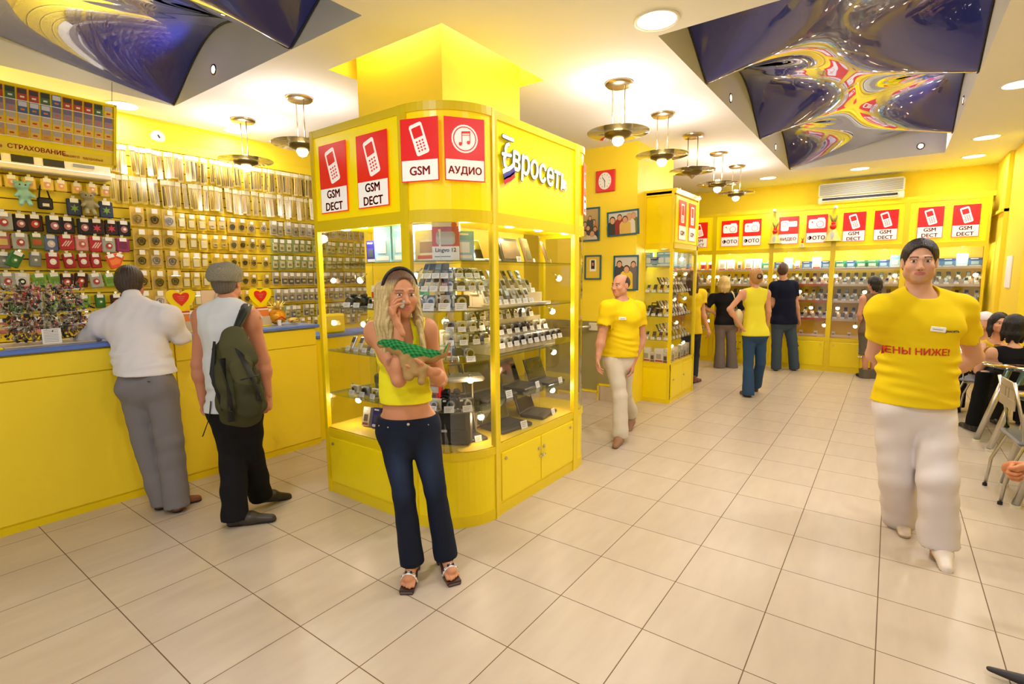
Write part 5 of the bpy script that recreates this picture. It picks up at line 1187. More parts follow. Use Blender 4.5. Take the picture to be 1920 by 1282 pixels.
def headops(s, c, F, U, HH=.23, sex='m', ears=True, fine=True):
    q = HH/.25; L = unit(np.cross(U, F)); B = np.array([L, F, U])
    def p(x, y, z): return c+q*(x*L+y*F+z*U)
    s.ell(p(0, -.018, .035), V3(.074, .094, .080)*q, .03*q, B)
    s.ell(p(0, .028, -.028), V3(.060, .062, .080)*q, .03*q, B)
    w = .050 if sex == 'm' else .043
    for sg in (-1, 1): s.ell(p(sg*w, .012, -.062), V3(.020, .030, .024)*q, .03*q, B)
    s.ell(p(0, .062, -.098), V3(.026 if sex == 'm' else .020, .022, .018)*q, .03*q, B)
    s.ell(p(0, .072, -.068), V3(.030, .018, .022)*q, .02*q, B)
    if fine:
        for sg in (-1, 1):
            s.ell(p(sg*.030, .098, .002), V3(.017, .013, .011)*q, .014*q, B, sub=True)
            s.ell(p(sg*.040, .062, -.028), V3(.022, .022, .020)*q, .025*q, B)
            s.cone(p(sg*.012, .083, .020), p(sg*.045, .072, .020), .008*q, .007*q, .014*q)
            s.ell(p(sg*.011, .096, -.038), V3(.008, .010, .007)*q, .008*q, B)
        s.cone(p(0, .082, .010), p(0, .106, -.034), .007*q, .0105*q, .012*q)
        s.cone(p(-.018, .083, -.059), p(.018, .083, -.059), .0055*q, .0055*q, .006*q); s.ell(p(0, .088, -.059), V3(.014, .006, .0055)*q, .005*q, B)
        s.ell(p(0, .087, -.070), V3(.017, .0075, .0062)*q, .005*q, B)
        s.cone(p(-.022, .0955, -.0645), p(.022, .0955, -.0645), .0018*q, .0018*q, .003*q, sub=True)
    if ears:
        for sg in (-1, 1): s.ell(p(sg*.076, -.012, -.006), V3(.010, .018, .030)*q, .012*q, np.array([unit(L+sg*.25*F), unit(F-sg*.25*L), U])); s.ell(p(sg*.084, -.006, -.004), V3(.006, .010, .018)*q, .008*q, B, sub=True)
    return p, B, q
def face_colors(P, p, B, q, c, skin, sex='m', stubble=0, brow=(60, 42, 30), lipc=(190, 95, 90), mask=None):
    C = np.tile(np.array(skin), (len(P), 1)); X = (P-c)@B.T/q     # L, F, U coordinates
    x, y, z = X[:, 0], X[:, 1], X[:, 2]; near = (np.abs(z) < .13) & (np.abs(x) < .12) & (np.abs(y) < .13)
    def blend(w, rgb):
        w = np.clip(w*near, 0, 1)[:, None]; C[:] = C*(1-w)+np.array(lin(rgb))*w
    front = y > .06
    cheek = np.exp(-(((np.abs(x)-.04)/.022)**2+((z+.03)/.022)**2))*front; blend(cheek*.15, (215, 120, 100))
    if stubble: blend(stubble*np.clip((-z-.045)/.03, 0, 1)*(y > -.0)*(z > -.125), (125, 100, 88))
    lip = (((x/.026)**2+((z+.0645)/.0105)**2) < 1) & front; blend(lip*.85, lipc)
    br = (np.abs(np.abs(x)-.031) < .019) & (np.abs(z-.0225-.10*(.03-np.abs(np.abs(x)-.03))) < .0042) & front; blend(br*.85, brow)
    soc = np.exp(-(((np.abs(x)-.030)/.019)**2+((z-.004)/.012)**2))*front; blend(soc*.22, (120, 75, 60))
    nos = (((np.abs(x)-.007)/.0035)**2+((z+.046)/.003)**2 < 1) & (y > .09); blend(nos*.8, (90, 45, 38))
    return C
def eyes(t, p, B, q, iris=(70, 60, 45), gaze=None, F=None):
    for sg in (-1, 1):
        c = p(sg*.0305, .0785, .002); s = Sculpt(); r = V3(.0135, .0125, .0068)*q; s.ell(c, r, .001, B); P, Q = s.mesh(.0016*q)
        g = unit(B[1] if gaze is None else (V3(0, 0, EYE)-c if isinstance(gaze, str) else gaze))
        def cf(P, c=c, g=g):
            v = P-c; u = v/np.linalg.norm(v, axis=1)[:, None]; C = np.tile(col((225, 218, 212)), (len(P), 1)); lat = v-(v@g)[:, None]*g; d = np.linalg.norm(lat, axis=1)
            fr = (v@g) > 0; C[(d < .0062*q) & fr] = col(iris); C[(d < .003*q) & fr] = 0.004
            lid = ((P-c)@B[2]) > .0046*q; C[lid] = col((60, 38, 30)); return C
        mesh_obj('eye', [(P, Q)], 'eye', t, cf)
def hand(s, w, d, pn, lat, curl=(.5, .5, .5, .5), sc=1, spread=.10, thumb=(.7, .5, .3), tcurl=.5):
    """w wrist, d toward the fingers, pn the way the palm faces, lat toward the thumb"""
    d, pn = unit(d), unit(pn); lat = unit(np.cross(d, pn))*(1 if np.dot(np.cross(d, pn), lat) > 0 else -1); pn = unit(np.cross(lat, d))*(1 if np.dot(np.cross(lat, d), pn) > 0 else -1)
    s.cone(w-d*.03*sc, w+d*.012*sc, .027*sc, .026*sc, .01, flat=pn, f=.75)
    s.cone(w+d*.022*sc+lat*.006*sc, w+d*.070*sc+lat*.004*sc, .032*sc, .037*sc, .015, flat=pn, f=.42)
    for i, (o, l) in enumerate(((.029, .072), (.010, .080), (-.010, .075), (-.028, .060))):
        b = w+d*(.088-.006*abs(i-1))*sc+lat*o*sc; dd = unit(d+lat*spread*(1.2-.8*i)*.6); l = l*sc; a = 0
        pt = b-dd*.012*sc
        for k, (fr, r) in enumerate(((.46, .0092), (.30, .0084), (.24, .0076))):
            a += curl[i]*(.9, 1.2, .8)[k]; v = dd*math.cos(a)+pn*math.sin(a); nx = pt+v*l*fr*(1.25 if k == 0 else 1); s.cone(pt, nx, r*sc, (r-.0008)*sc, .004); pt = nx
    b = w+d*.022*sc+lat*.022*sc+pn*.008*sc; v = unit(d*thumb[0]+lat*thumb[1]+pn*thumb[2]); m_ = b+v*.042*sc; s.cone(b, m_, .0135*sc, .0105*sc, .012); v2 = unit(v*(1-tcurl*.5)+(d*.6+pn*.5-lat*.3)*tcurl); s.cone(m_, m_+v2*.032*sc, .0102*sc, .0085*sc, .005)
class Person:
    def __init__(s, label, D, J, face, hface=None, H=1.75, sex='m', skin=SKIN, HH=.235, h=.007, bulk=1.0, hhz=None, group=None, build=True):
        s.D = D; s.F = bearing(face); s.L = unit(np.cross(UP, s.F)); s.hF = bearing(hface if hface is not None else face)
        s.J = {}; s.sc = H/1.75*bulk; s.sex = sex; s.skin = skin; s.HH = HH; s.h = h; s.parts = []; s.cols = []
        for k, v in J.items():
            if isinstance(v, tuple) and len(v) >= 2 and not isinstance(v, np.ndarray): s.J[k] = atv(v[0], v[1], D+(v[2] if len(v) > 2 else 0))
            else: s.J[k] = v
        J = s.J; ft = [J[k] for k in ('anL', 'anR') if k in J]; b = sum(ft)/len(ft)
        s.t = thing('person', label, 'person', (float(b[0]), float(b[1]), 0), group=group)
        J.setdefault('neck', (J['shL']+J['shR'])/2+UP*.035)
        s.pel = (J['hiL']+J['hiR'])/2; s.chest = (J['shL']+J['shR'])/2-UP*.10*s.sc; s.waist = s.pel*.42+s.chest*.58-UP*.01
    def body(s, S_, k=0.0, arms=True, legs=True):
        J, F, L, c = s.J, s.F, s.L, s.sc; m = s.sex == 'm'
        s.torso(S_, 0)
        S_.cone(J['neck']-UP*.03, J['head']-UP*s.HH*.22-s.hF*.012, .056*c if m else .047*c, .054*c if m else .045*c, .03)
        for a in 'LR':
            S_.cone(J['sh'+a], J['el'+a], (.050 if m else .043)*c, (.041 if m else .035)*c, .03)
            S_.cone(J['el'+a], J['wr'+a], (.042 if m else .036)*c, (.027 if m else .024)*c, .02)
            fa = unit(J['wr'+a]-J['el'+a]); S_.ell(J['el'+a]+fa*.07*c, V3(1, 1, 1)*(.044 if m else .037)*c, .03)
            if legs:
                S_.cone(J['hi'+a], J['kn'+a], .085*c, .054*c, .03); S_.cone(J['kn'+a], J['an'+a], .052*c, .036*c, .02)
        return S_
    def torso(s, S_, e, waistonly=False):
        J, F, L, c = s.J, s.F, s.L, s.sc; m = s.sex == 'm'
        S_.cone(s.chest, s.waist, (.158 if m else .128)*c+e, (.138 if m else .106)*c+e, .05, flat=F, f=.70)
        S_.cone(s.waist, s.pel, (.138 if m else .108)*c+e, (.150 if m else .150)*c+e, .05, flat=F, f=.74)
        S_.cone(J['shL']-UP*.01, J['shR']-UP*.01, (.052 if m else .042)*c+e, (.052 if m else .042)*c+e, .06)
        for a in 'LR':
            S_.cone(J['neck']+UP*.005, J['sh'+a]-UP*.0, (.045 if m else .036)*c+e, (.045 if m else .038)*c+e, .05)
            S_.cone(J['sh'+a]-UP*.05*c, s.chest+(J['sh'+a]-s.chest)*.3, (.055 if m else .045)*c+e, .08*c+e, .05, flat=F, f=.8)
        if not m:
            for sg in (-1, 1): S_.ell(s.chest+L*sg*.062*c+F*.060*c-UP*.045*c, V3(.058, .055, .058)*c+e, .045, np.array([L, F, UP]))
        else:
            for sg in (-1, 1): S_.ell(s.chest+L*sg*.07*c+F*.05*c, V3(.085, .055, .06)*c+e, .05, np.array([L, F, UP]))
    def glutes(s, S_, e):
        for a in 'LR': S_.ell(s.J['hi'+a]-s.F*.042*s.sc+UP*.01, V3(.092, .085, .10)*s.sc+e, .05, np.array([s.L, s.F, UP]))
    def finish(s, hands=(), feet=None, fine=True, stubble=0, brow=(60, 42, 30), lipc=(190, 95, 90), iris=(70, 60, 45), gaze=None, hu=None, hh=None, eyes_=True, ears=True, extra=None):
        b = Sculpt(); s.body(b); s.glutes(b, -.006)
        if extra: extra(b)
        parts = [b.mesh(s.h)]
        hU = UP if hu is None else unit(hu); hF = unit(s.hF-np.dot(s.hF, hU)*hU); s.hU, s.hF = hU, hF
        hd = Sculpt(); p, B, q = headops(hd, s.J['head'], hF, hU, s.HH, s.sex, ears, fine)
        hd.cone(s.J['head']-hU*s.HH*.25-hF*.012, s.J['neck']+UP*.0, (.052 if s.sex == 'm' else .044)*s.sc, (.054 if s.sex == 'm' else .046)*s.sc, .03)
        parts.append(hd.mesh(hh or (.003 if fine else .006)))
        if hands or feet:
            x = Sculpt()
            for kw in hands: hand(x, **kw)
            if feet: feet(x)
            parts.append(x.mesh(.0034 if fine else .006))
        cf = lambda P: face_colors(P, p, B, q, s.J['head'], s.skin, s.sex, stubble, brow, lipc)
        s.bodyobj = mesh_obj('body', parts, 'skin', s.t, cf); s.p, s.B, s.q = p, B, q
        if fine and eyes_: eyes(s.t, p, B, q, iris, gaze)
        return s
    def top(s, rgb, e=.014, hem=None, sleeve=.55, slr=.020, neckr=.075, neckdrop=.0, fold=.003, name='shirt', mtl='cloth', cf=None, tank=False, flare=.0, h=None, seed=1, neckf=None, wave=0):
        S_ = Sculpt(); s.torso(S_, e); J, c = s.J, s.sc
        hem = hem if hem is not None else s.pel-UP*.02
        S_.cone(s.waist, hem-UP*.03, (.142 if s.sex == 'm' else .108)*c+e+flare*.4, (.152 if s.sex == 'm' else .135)*c+e+flare, .05, flat=s.F, f=.76)
        if (hem-s.pel)[2] < .08: s.glutes(S_, e*.7+.004)
        if not tank:
            for a in 'LR':
                sh, el, wr = J['sh'+a], J['el'+a], J['wr'+a]
                u = sleeve if np.ndim(sleeve) == 0 else sleeve[0 if a == 'L' else 1]
                if u <= 1: S_.cone(sh, sh+(el-sh)*u, .050*c+slr, .047*c+slr*1.25, .035)
                else: S_.cone(sh, el, .050*c+slr, .043*c+slr, .035); S_.cone(el, el+(wr-el)*(u-1), .043*c+slr, .030*c+slr*.9, .02)
            for a in 'LR':
                sh, el, wr = J['sh'+a], J['el'+a], J['wr'+a]; u = sleeve
                if u <= 1:
                    d = unit(el-sh); e_ = sh+(el-sh)*(u+.02)
                    S_.cone(e_, e_+d*.09, .075*c, .075*c, .0, sub=True)
                elif u < 2:
                    d = unit(wr-el); e_ = el+(wr-el)*(u-1+.02); S_.cone(e_+d*.055, e_+d*.12, .055*c, .055*c, .0, sub=True)
        else:
            for a in 'LR': S_.ell(J['sh'+a]+s.L*(.028 if a == 'L' else -.028)*c-UP*.03, V3(.050, .13, .105)*c, .01, np.array([s.L, s.F, UP]), sub=True)
        if neckf is None: S_.ell(J['neck']+UP*(.035-neckdrop)+s.F*.03, V3(neckr, neckr*1.1, .045+neckdrop)*c, .006, np.array([s.L, s.F, UP]), sub=True)
        else: neckf(S_)
        if fold: S_.fn(folds(fold, 55, seed))
        if wave: S_.fn(waves(s, wave, seed))
        S_.cut(hem, -UP)
        return mesh_obj(name, [S_.mesh(h or s.h*.85)], mtl, s.t, cf or (lambda P: np.tile(col(rgb), (len(P), 1))))
    def legs(s, rgb, waist=None, e=.012, knee=.064, hem=.072, hemz=None, name='trousers', mtl='cloth', fold=.003, cf=None, thigh=.092, h=None, seed=2, cutf=None, drop=.0):
        S_ = Sculpt(); J, c = s.J, s.sc; w = waist if waist is not None else s.pel+UP*.10
        S_.cone(s.waist, s.pel, (.138 if s.sex == 'm' else .106)*c+e, (.150 if s.sex == 'm' else .152)*c+e, .04, flat=s.F, f=.74); s.glutes(S_, e*.6)
        for a in 'LR':
            hi, kn, an = J['hi'+a], J['kn'+a], J['an'+a]
            S_.cone(hi, kn, thigh*c+e*.4, knee*c+e*.4, .02); d = unit(an-kn); S_.cone(kn, an+d*(.06+drop), knee*c+e*.4, hem*c, .02)
        if fold: S_.fn(folds(fold, 38, seed))
        S_.cut(w, UP)
        for a in 'LR':
            an, kn = J['an'+a], J['kn'+a]; z = (hemz[a] if isinstance(hemz, dict) else hemz) if hemz is not None else an[2]-.035
            d = unit(an-kn); e_ = an+d*((an[2]-z)/max(.2, -d[2])); S_.cone(e_+d*.118, e_+d*.16, .12, .12, 0, sub=True)
        return mesh_obj(name, [S_.mesh(h or s.h*.9)], mtl, s.t, cf or (lambda P: np.tile(col(rgb), (len(P), 1))))
    def shoe(s, a, toe, rgb=(60, 45, 38), length=.27, w=.045, mtl='leather', name='shoe', heel=None, pitch=0, sole=(30, 25, 22), z0=0.):
        """a: ankle side; toe: direction on the ground; pitch>0 lifts the heel"""
        an = s.J['an'+a]; d = unit(V3(toe[0], toe[1], 0)); lat = np.cross(UP, d); R = d*math.cos(pitch)-UP*math.sin(pitch); U2 = UP*math.cos(pitch)+d*math.sin(pitch)
        g = V3(an[0], an[1], 0)+UP*(z0 if not pitch else 0)
        hl = g-d*.045+(UP*(length*.75*math.sin(pitch)) if pitch else UP*0); hl = hl+UP*z0*0
        S_ = Sculpt(); P0 = lambda f_, l_, u_: hl+R*f_*length+lat*l_+U2*u_
        S_.cone(P0(.12, 0, .045), P0(.45, 0, .04), w*.80, w*.95, .03); S_.cone(P0(.45, 0, .035), P0(.88, 0, .026), w*.95, w*.62, .03, flat=U2, f=.8)
        S_.cone(P0(.12, 0, .05), P0(.16, 0, .095), w*.8, w*.78, .03); S_.cone(P0(.10, 0, .012), P0(.88, 0, .012), w*.85, w*.70, .01, flat=U2, f=.6)
        S_.cut(P0(0, 0, .0), -U2)
        n = U2; b0 = P0(0, 0, 0)
        cf = lambda P: np.where((((P-b0)@n) < .016)[:, None], col(sole), col(rgb))
        return mesh_obj(name, [S_.mesh(.005)], mtl, s.t, cf)
    def hairobj(s, rgb, ops, tone=.35, name='hair', h=.005, strand=(0, 0, 1), freq=160, amp=.0022, rootrgb=None):
        S_ = Sculpt(); ops(S_, s.p, s.B, s.q); c = s.J['head']; B = s.B
        def groove(D, ax):
            X = ax[0][:, None, None]-c[0]; Y = ax[1][None, :, None]-c[1]; Z = ax[2][None, None, :]-c[2]
            l = X*B[0][0]+Y*B[0][1]+Z*B[0][2]; f_ = X*B[1][0]+Y*B[1][1]+Z*B[1][2]; an = np.arctan2(l, f_)
            return D+amp*np.sin(an*freq/4+Z*9+2*np.sin(Z*11+an*2))
        S_.fn(groove)
        def cf(P):
            X = (P-c)@B.T; an = np.arctan2(X[:, 0], X[:, 1]); v = .5+.5*np.sin(an*23+X[:, 2]*14+2*np.sin(X[:, 2]*19))*np.sin(an*61+X[:, 2]*5); C = col(rgb)*(1-tone+tone*2*v[:, None]*.9)
            if rootrgb is not None: w = np.clip((X[:, 2]-.040)/.04, 0, 1)[:, None]*np.clip((X[:, 1]+.06)/.06, 0, 1)[:, None]; C = C*(1-w)+col(rootrgb)*w
            return C
        return mesh_obj(name, [S_.mesh(h)], 'hair', s.t, cf, sm=0)
def waves(P, amp, seed):
    # shallow drapes running round the waist, fading out towards the chest
    def f(D, ax):
        X, Y, Z = ax[0][:, None, None], ax[1][None, :, None], ax[2][None, None, :]
        l = X*P.L[0]+Y*P.L[1]-float(P.waist@P.L); zz = Z-P.waist[2]; w = np.clip((.20-zz)/.22, 0, 1)
        return D+amp*w*(np.sin(zz*105+l*9+seed+1.6*np.sin(l*13+zz*8))*np.clip(.55+.6*np.sin(l*17+zz*21+seed), 0, 1))
    return f
def short_hair(front=.030, nape=-.07, vol=.012, side=-.01):
    def f(S_, p, B, q):
        S_.ell(p(0, -.020, .042), V3(.078+vol*.6, .096+vol, .082+vol)*q, .01, B)
        S_.ell(p(0, -.045, -.005), V3(.074+vol*.4, .066+vol, .085)*q, .03, B)
        S_.ell(p(0, .130, -.012), V3(.080, .114, .108)*q, .01, B, sub=True)      # face opening
        S_.cut(p(0, 0, nape), -B[2]*1.0+B[1]*.35)
        for sg in (-1, 1): S_.ell(p(sg*.088, -.0, -.015), V3(.022, .028, .042)*q, .006, B, sub=True)
    return f
def long_hair(lens, vol=.016, parting=True, fr=1.):
    """lens: list of (x, y, zlen, r) locks in head coordinates"""
    def f(S_, p, B, q):
        S_.ell(p(0, -.022, .040), V3(.080+vol*.6, .100+vol, .084+vol)*q, .01, B)
        S_.ell(p(0, .130, -.006), V3(.072, .112, .110)*q*fr, .012, B, sub=True)
        for x, y, z1, r, x2, y2 in lens: S_.cone(p(x, y, .03), p((x+x2)/2, (y+y2)/2, z1*.5), r*q, r*q*1.05, .02); S_.cone(p((x+x2)/2, (y+y2)/2, z1*.5), p(x2, y2, z1), r*q*1.05, r*q*.5, .02)
    return f
# ------------------------------------------------------------------ the cast
def woman():
    D = 2.62
    P = Person('blonde woman in yellow tank top and jeans talking on a phone, holding toy dinosaur', D, dict(
        head=(751, 553, -.05), neck=(752, 618, 0), shR=(702, 618, .03), shL=(800, 614, -.01), elR=(748, 712, -.20), wrR=(747, 613, -.18),
        elL=(826, 712, .02), wrL=(806, 697, -.21), hiR=(738, 806, 0), hiL=(793, 803, 0), knR=(757, 925, -.03), knL=(816, 918, .01), anR=(773, 1058, -.03), anL=(835, 1035, .03)),
        168, 150, H=1.62, sex='f', skin=lin((206, 140, 100)), HH=.245, h=.0055)
    J = P.J; F, L = P.F, P.L
    def feet(S_):
        for a, lift in (('R', .035), ('L', .035)):
            an = J['an'+a]; g = V3(an[0], an[1], 0); d = unit(F*1.0+(-L if a == 'R' else L)*.25); lt = np.cross(UP, d)
            S_.cone(an-UP*.0, g+UP*.115-d*.02, .034, .030, .02); S_.cone(g+UP*.10-d*.03, g+d*.09+UP*.055, .030, .030, .02, flat=UP, f=.8)
            for i in range(5): S_.cone(g+d*.07+lt*(i-2)*.014+UP*.05, g+d*(.135-.010*abs(i-(1.2 if a == 'L' else 2.8)))+lt*(i-2)*.0155+UP*.034, .012, .0085, .006)
    # right hand beside the ear, fingers along the phone; left hand under the toy
    fr = unit(atv(768, 588, D-.24)-J['wrR'])
    P.finish(hands=[dict(w=J['wrR'], d=unit(UP*.92-CR*.34), pn=unit(CR*.9+CF*.35+UP*.25), lat=CF, curl=(.42, .5, .55, .6), sc=1.0, spread=.25, thumb=(.9, .35, .5), tcurl=.2),
                    dict(w=J['wrL'], d=unit(-L*.9+UP*.05+F*.05), pn=unit(-F*.7+UP*.5), lat=UP, curl=(.25, .35, .4, .45), sc=.95, spread=.2, thumb=(.75, .9, .0), tcurl=.3)],
             feet=feet, lipc=(190, 110, 105), iris=(80, 80, 70), brow=(105, 72, 50), gaze='camera')
    P.top((246, 234, 40), e=.007, tank=True, hem=P.pel+UP*.150, neckr=.078, neckdrop=.075, fold=.0022, name='tank_top', flare=-.008, wave=.0028)
    blue = (24, 30, 48)
    def jc(Q):
        C = np.tile(col(blue), (len(Q), 1)); 
        for a in 'LR':
            m = J['hi'+a]*.45+J['kn'+a]*.55; d = np.linalg.norm((Q-m-F*.07)*np.array([1, 1, .38]), axis=1); w = np.clip(1-d/.085, 0, 1)[:, None]*.55; C = C*(1-w)+col((58, 74, 110))*w
        return C
    P.legs(blue, waist=P.pel+UP*.075, e=.012, knee=.056, hem=.072, hemz={'L': .105, 'R': .105}, name='jeans', mtl='denim', fold=.0015, cf=jc, thigh=.088, drop=.02)
    # belt line, fly, rivets, pocket stitching
    m = MB(); bz = P.pel+UP*.06; base = Vector(P.t.location); m.X = Matrix.Translation(-base)
    for sg in (-1, 1):
        c0 = bz+L*sg*.075+F*.113
        for k in range(8):
            pass
    m.ball(tuple(bz+F*.122+L*.0), .0085, 'steel', 6)
    for q_ in (L*.10+F*.088, -L*.10+F*.088, -L*.145+F*.045, L*.135+F*.055): m.ball(tuple(bz+q_-UP*.018), .0045, 'nickel', 5)
    m.build('rivets', P.t)
    # sandals
    for a in 'RL':
        an = J['an'+a]; g = V3(an[0], an[1], 0); d = unit(F+(-L if a == 'R' else L)*.25); X = Matrix(((*np.cross(d, UP), 0), (*d, 0), (0, 0, 1, 0), (0, 0, 0, 1))).transposed(); X = Matrix.Translation(Vector(g)) @ Matrix(((np.cross(d, UP)[0], d[0], 0, 0), (np.cross(d, UP)[1], d[1], 0, 0), (0, 0, 1, 0), (0, 0, 0, 1)))
        S_ = MB(); S_.X = Matrix.Translation(-base) @ X
        prof = [(-.10, .085), (-.05, .075), (.0, .045), (.05, .024), (.14, .020)]
        vs = []
        for y, z in prof:
            for x in (-.038, .038): vs += [(x*(1 if y > 0 else .75), y, z), (x*(1 if y > 0 else .75), y, z-.014 if y > -.0 else z-.014)]
        fs = []
        for i in range(4):
            o = i*4; fs += [(o, o+2, o+6, o+4), (o+1, o+5, o+7, o+3), (o, o+4, o+5, o+1), (o+2, o+3, o+7, o+6)]
        fs += [(0, 1, 3, 2), (16, 18, 19, 17)]
        S_.add(vs, fs, cmat((80, 55, 50), .4)); S_.box(-.022, .022, -.105, -.075, 0, .078, cmat((80, 55, 50), .4), .004)
        S_.box(-.035, .035, .05, .15, 0, .014, cmat((70, 48, 44), .4), .004); sh = S_.build('sandal', P.t)
        S_ = MB(); S_.X = Matrix.Translation(-base) @ X
        S_.tube([(-.042, .075, .03), (-.03, .08, .066), (0, .085, .082), (.03, .08, .066), (.042, .075, .03)], .011, 'white', 8, flat=.5)
        for k in range(9): a_ = PI*(k+.5)/9; S_.ball((-.040*math.cos(a_), .078+.006*math.sin(a_), .032+.058*math.sin(a_)), .0065, 'black' if k % 2 else 'silver', 5)
        S_.build('strap', sh)
    lk = [(-.078, -.035, -.30, .028, -.092, .02), (-.078, -.01, -.28, .020, -.082, .085), (.076, -.03, -.29, .024, .090, .075), (.078, -.005, -.27, .016, .078, .105), (-.045, -.08, -.33, .04, -.05, -.06), (.045, -.08, -.30, .04, .05, -.06), (0, -.09, -.30, .045, 0, -.09), (-.085, -.05, -.28, .035, -.10, -.01)]
    P.hairobj((206, 178, 120), long_hair(lk, .006), tone=.35, rootrgb=(98, 66, 42), h=.0042)
    # sunglasses pushed up as a hair band
    m = MB(); m.X = Matrix.Translation(-base); q = P.q
    m.tube([tuple(P.p(.088*math.sin(a), -.005+.01*math.cos(a), .035+.100*math.cos(a)*1.0)) for a in [(-1.45+2.9*i/16) for i in range(17)]], .006*q, 'black', 8, flat=1.6); m.build('hair_band', P.t)
    m = MB(); m.X = Matrix.Translation(-base); a_ = J['wrR']-UP*.075+(J['elR']-J['wrR'])*0; r_ = .031
    m.tube([tuple(a_+L*r_*math.cos(t_)+F*r_*math.sin(t_)+UP*.004*math.sin(t_)) for t_ in [2*PI*i/24 for i in range(25)]], .0016, 'nickel', 6); m.build('bracelet', P.t)
    # phone held at the ear
    pa, pb = atv(726, 548, D-.06), atv(763, 577, D-.155); ux = unit(pb-pa); nz = unit(np.cross(ux, np.cross(CF, ux))); uy = np.cross(nz, ux)
    t = thing('mobile_phone', 'small silver mobile phone held to the ear of the blonde woman', 'phone', tuple((pa+pb)/2))
    q = Matrix(((uy[0], nz[0], ux[0], 0), (uy[1], nz[1], ux[1], 0), (uy[2], nz[2], ux[2], 0), (0, 0, 0, 1)))
    m = MB(); m.box(-.021, .021, -.008, .008, -.06, .06, cmat((205, 208, 196), .25, .4), .006, X=q); m.build('body', t); m = MB(); m.box(-.014, .014, -.0095, -.008, .0, .04, 'grey', X=q); m.build('outer_display', t)
    # toy dinosaur in the crook of her arm
    t = thing('plush_dinosaur', 'green and tan plush dinosaur held in the blonde woman\'s arms', 'soft toy', tuple(atv(780, 680, D-.22)))
    A = lambda x, y, o: atv(x, y, D+o)
    S_ = Sculpt()
    S_.cone(A(722, 643, -.20), A(742, 650, -.20), .018, .028, .02); S_.cone(A(742, 650, -.20), A(775, 668, -.19), .034, .050, .03); S_.cone(A(775, 668, -.19), A(808, 668, -.17), .050, .032, .03)
    S_.cone(A(808, 668, -.17), A(832, 664, -.17), .030, .015, .02); S_.cone(A(832, 664, -.17), A(843, 643, -.17), .015, .006, .01); S_.ell(A(716, 645, -.21), V3(.024, .022, .018), .01)
    for x, y, x2, y2 in ((770, 680, 780, 700), (785, 682, 768, 708), (758, 676, 764, 706), (795, 690, 790, 715)): S_.cone(A(x, y, -.23), A(x2, y2, -.245), .022, .016, .012); S_.ell(A(x2, y2, -.25), V3(.019, .017, .014), .008)
    S_.fn(folds(.002, 120, 4))
    ax0 = A(716, 636, -.2)
    pts = np.array([A(716, 647, -.20), A(745, 655, -.20), A(775, 668, -.19), A(808, 669, -.17), A(832, 666, -.17), A(843, 640, -.17)])
    def dc(Q):
        s_ = np.full(len(Q), 9.); z = np.zeros(len(Q))
        for i in range(len(pts)-1):
            d = pts[i+1]-pts[i]; tt_ = np.clip((Q-pts[i])@d/(d@d), 0, 1); c = pts[i]+tt_[:, None]*d; r = np.linalg.norm(Q-c, axis=1); w = r < s_; z[w] = (Q-c)[w, 2]; s_[w] = r[w]
        g = z > .004+.004*np.sin(Q[:, 0]*160)
        v = .7+.5*np.sin(Q[:, 0]*260)*np.sin(Q[:, 2]*240+Q[:, 1]*200)
        return np.where(g[:, None], col((50, 140, 72))*v[:, None], col((172, 136, 84)))
    mesh_obj('body', [S_.mesh(.0042)], 'cloth', t, dc)
    return P
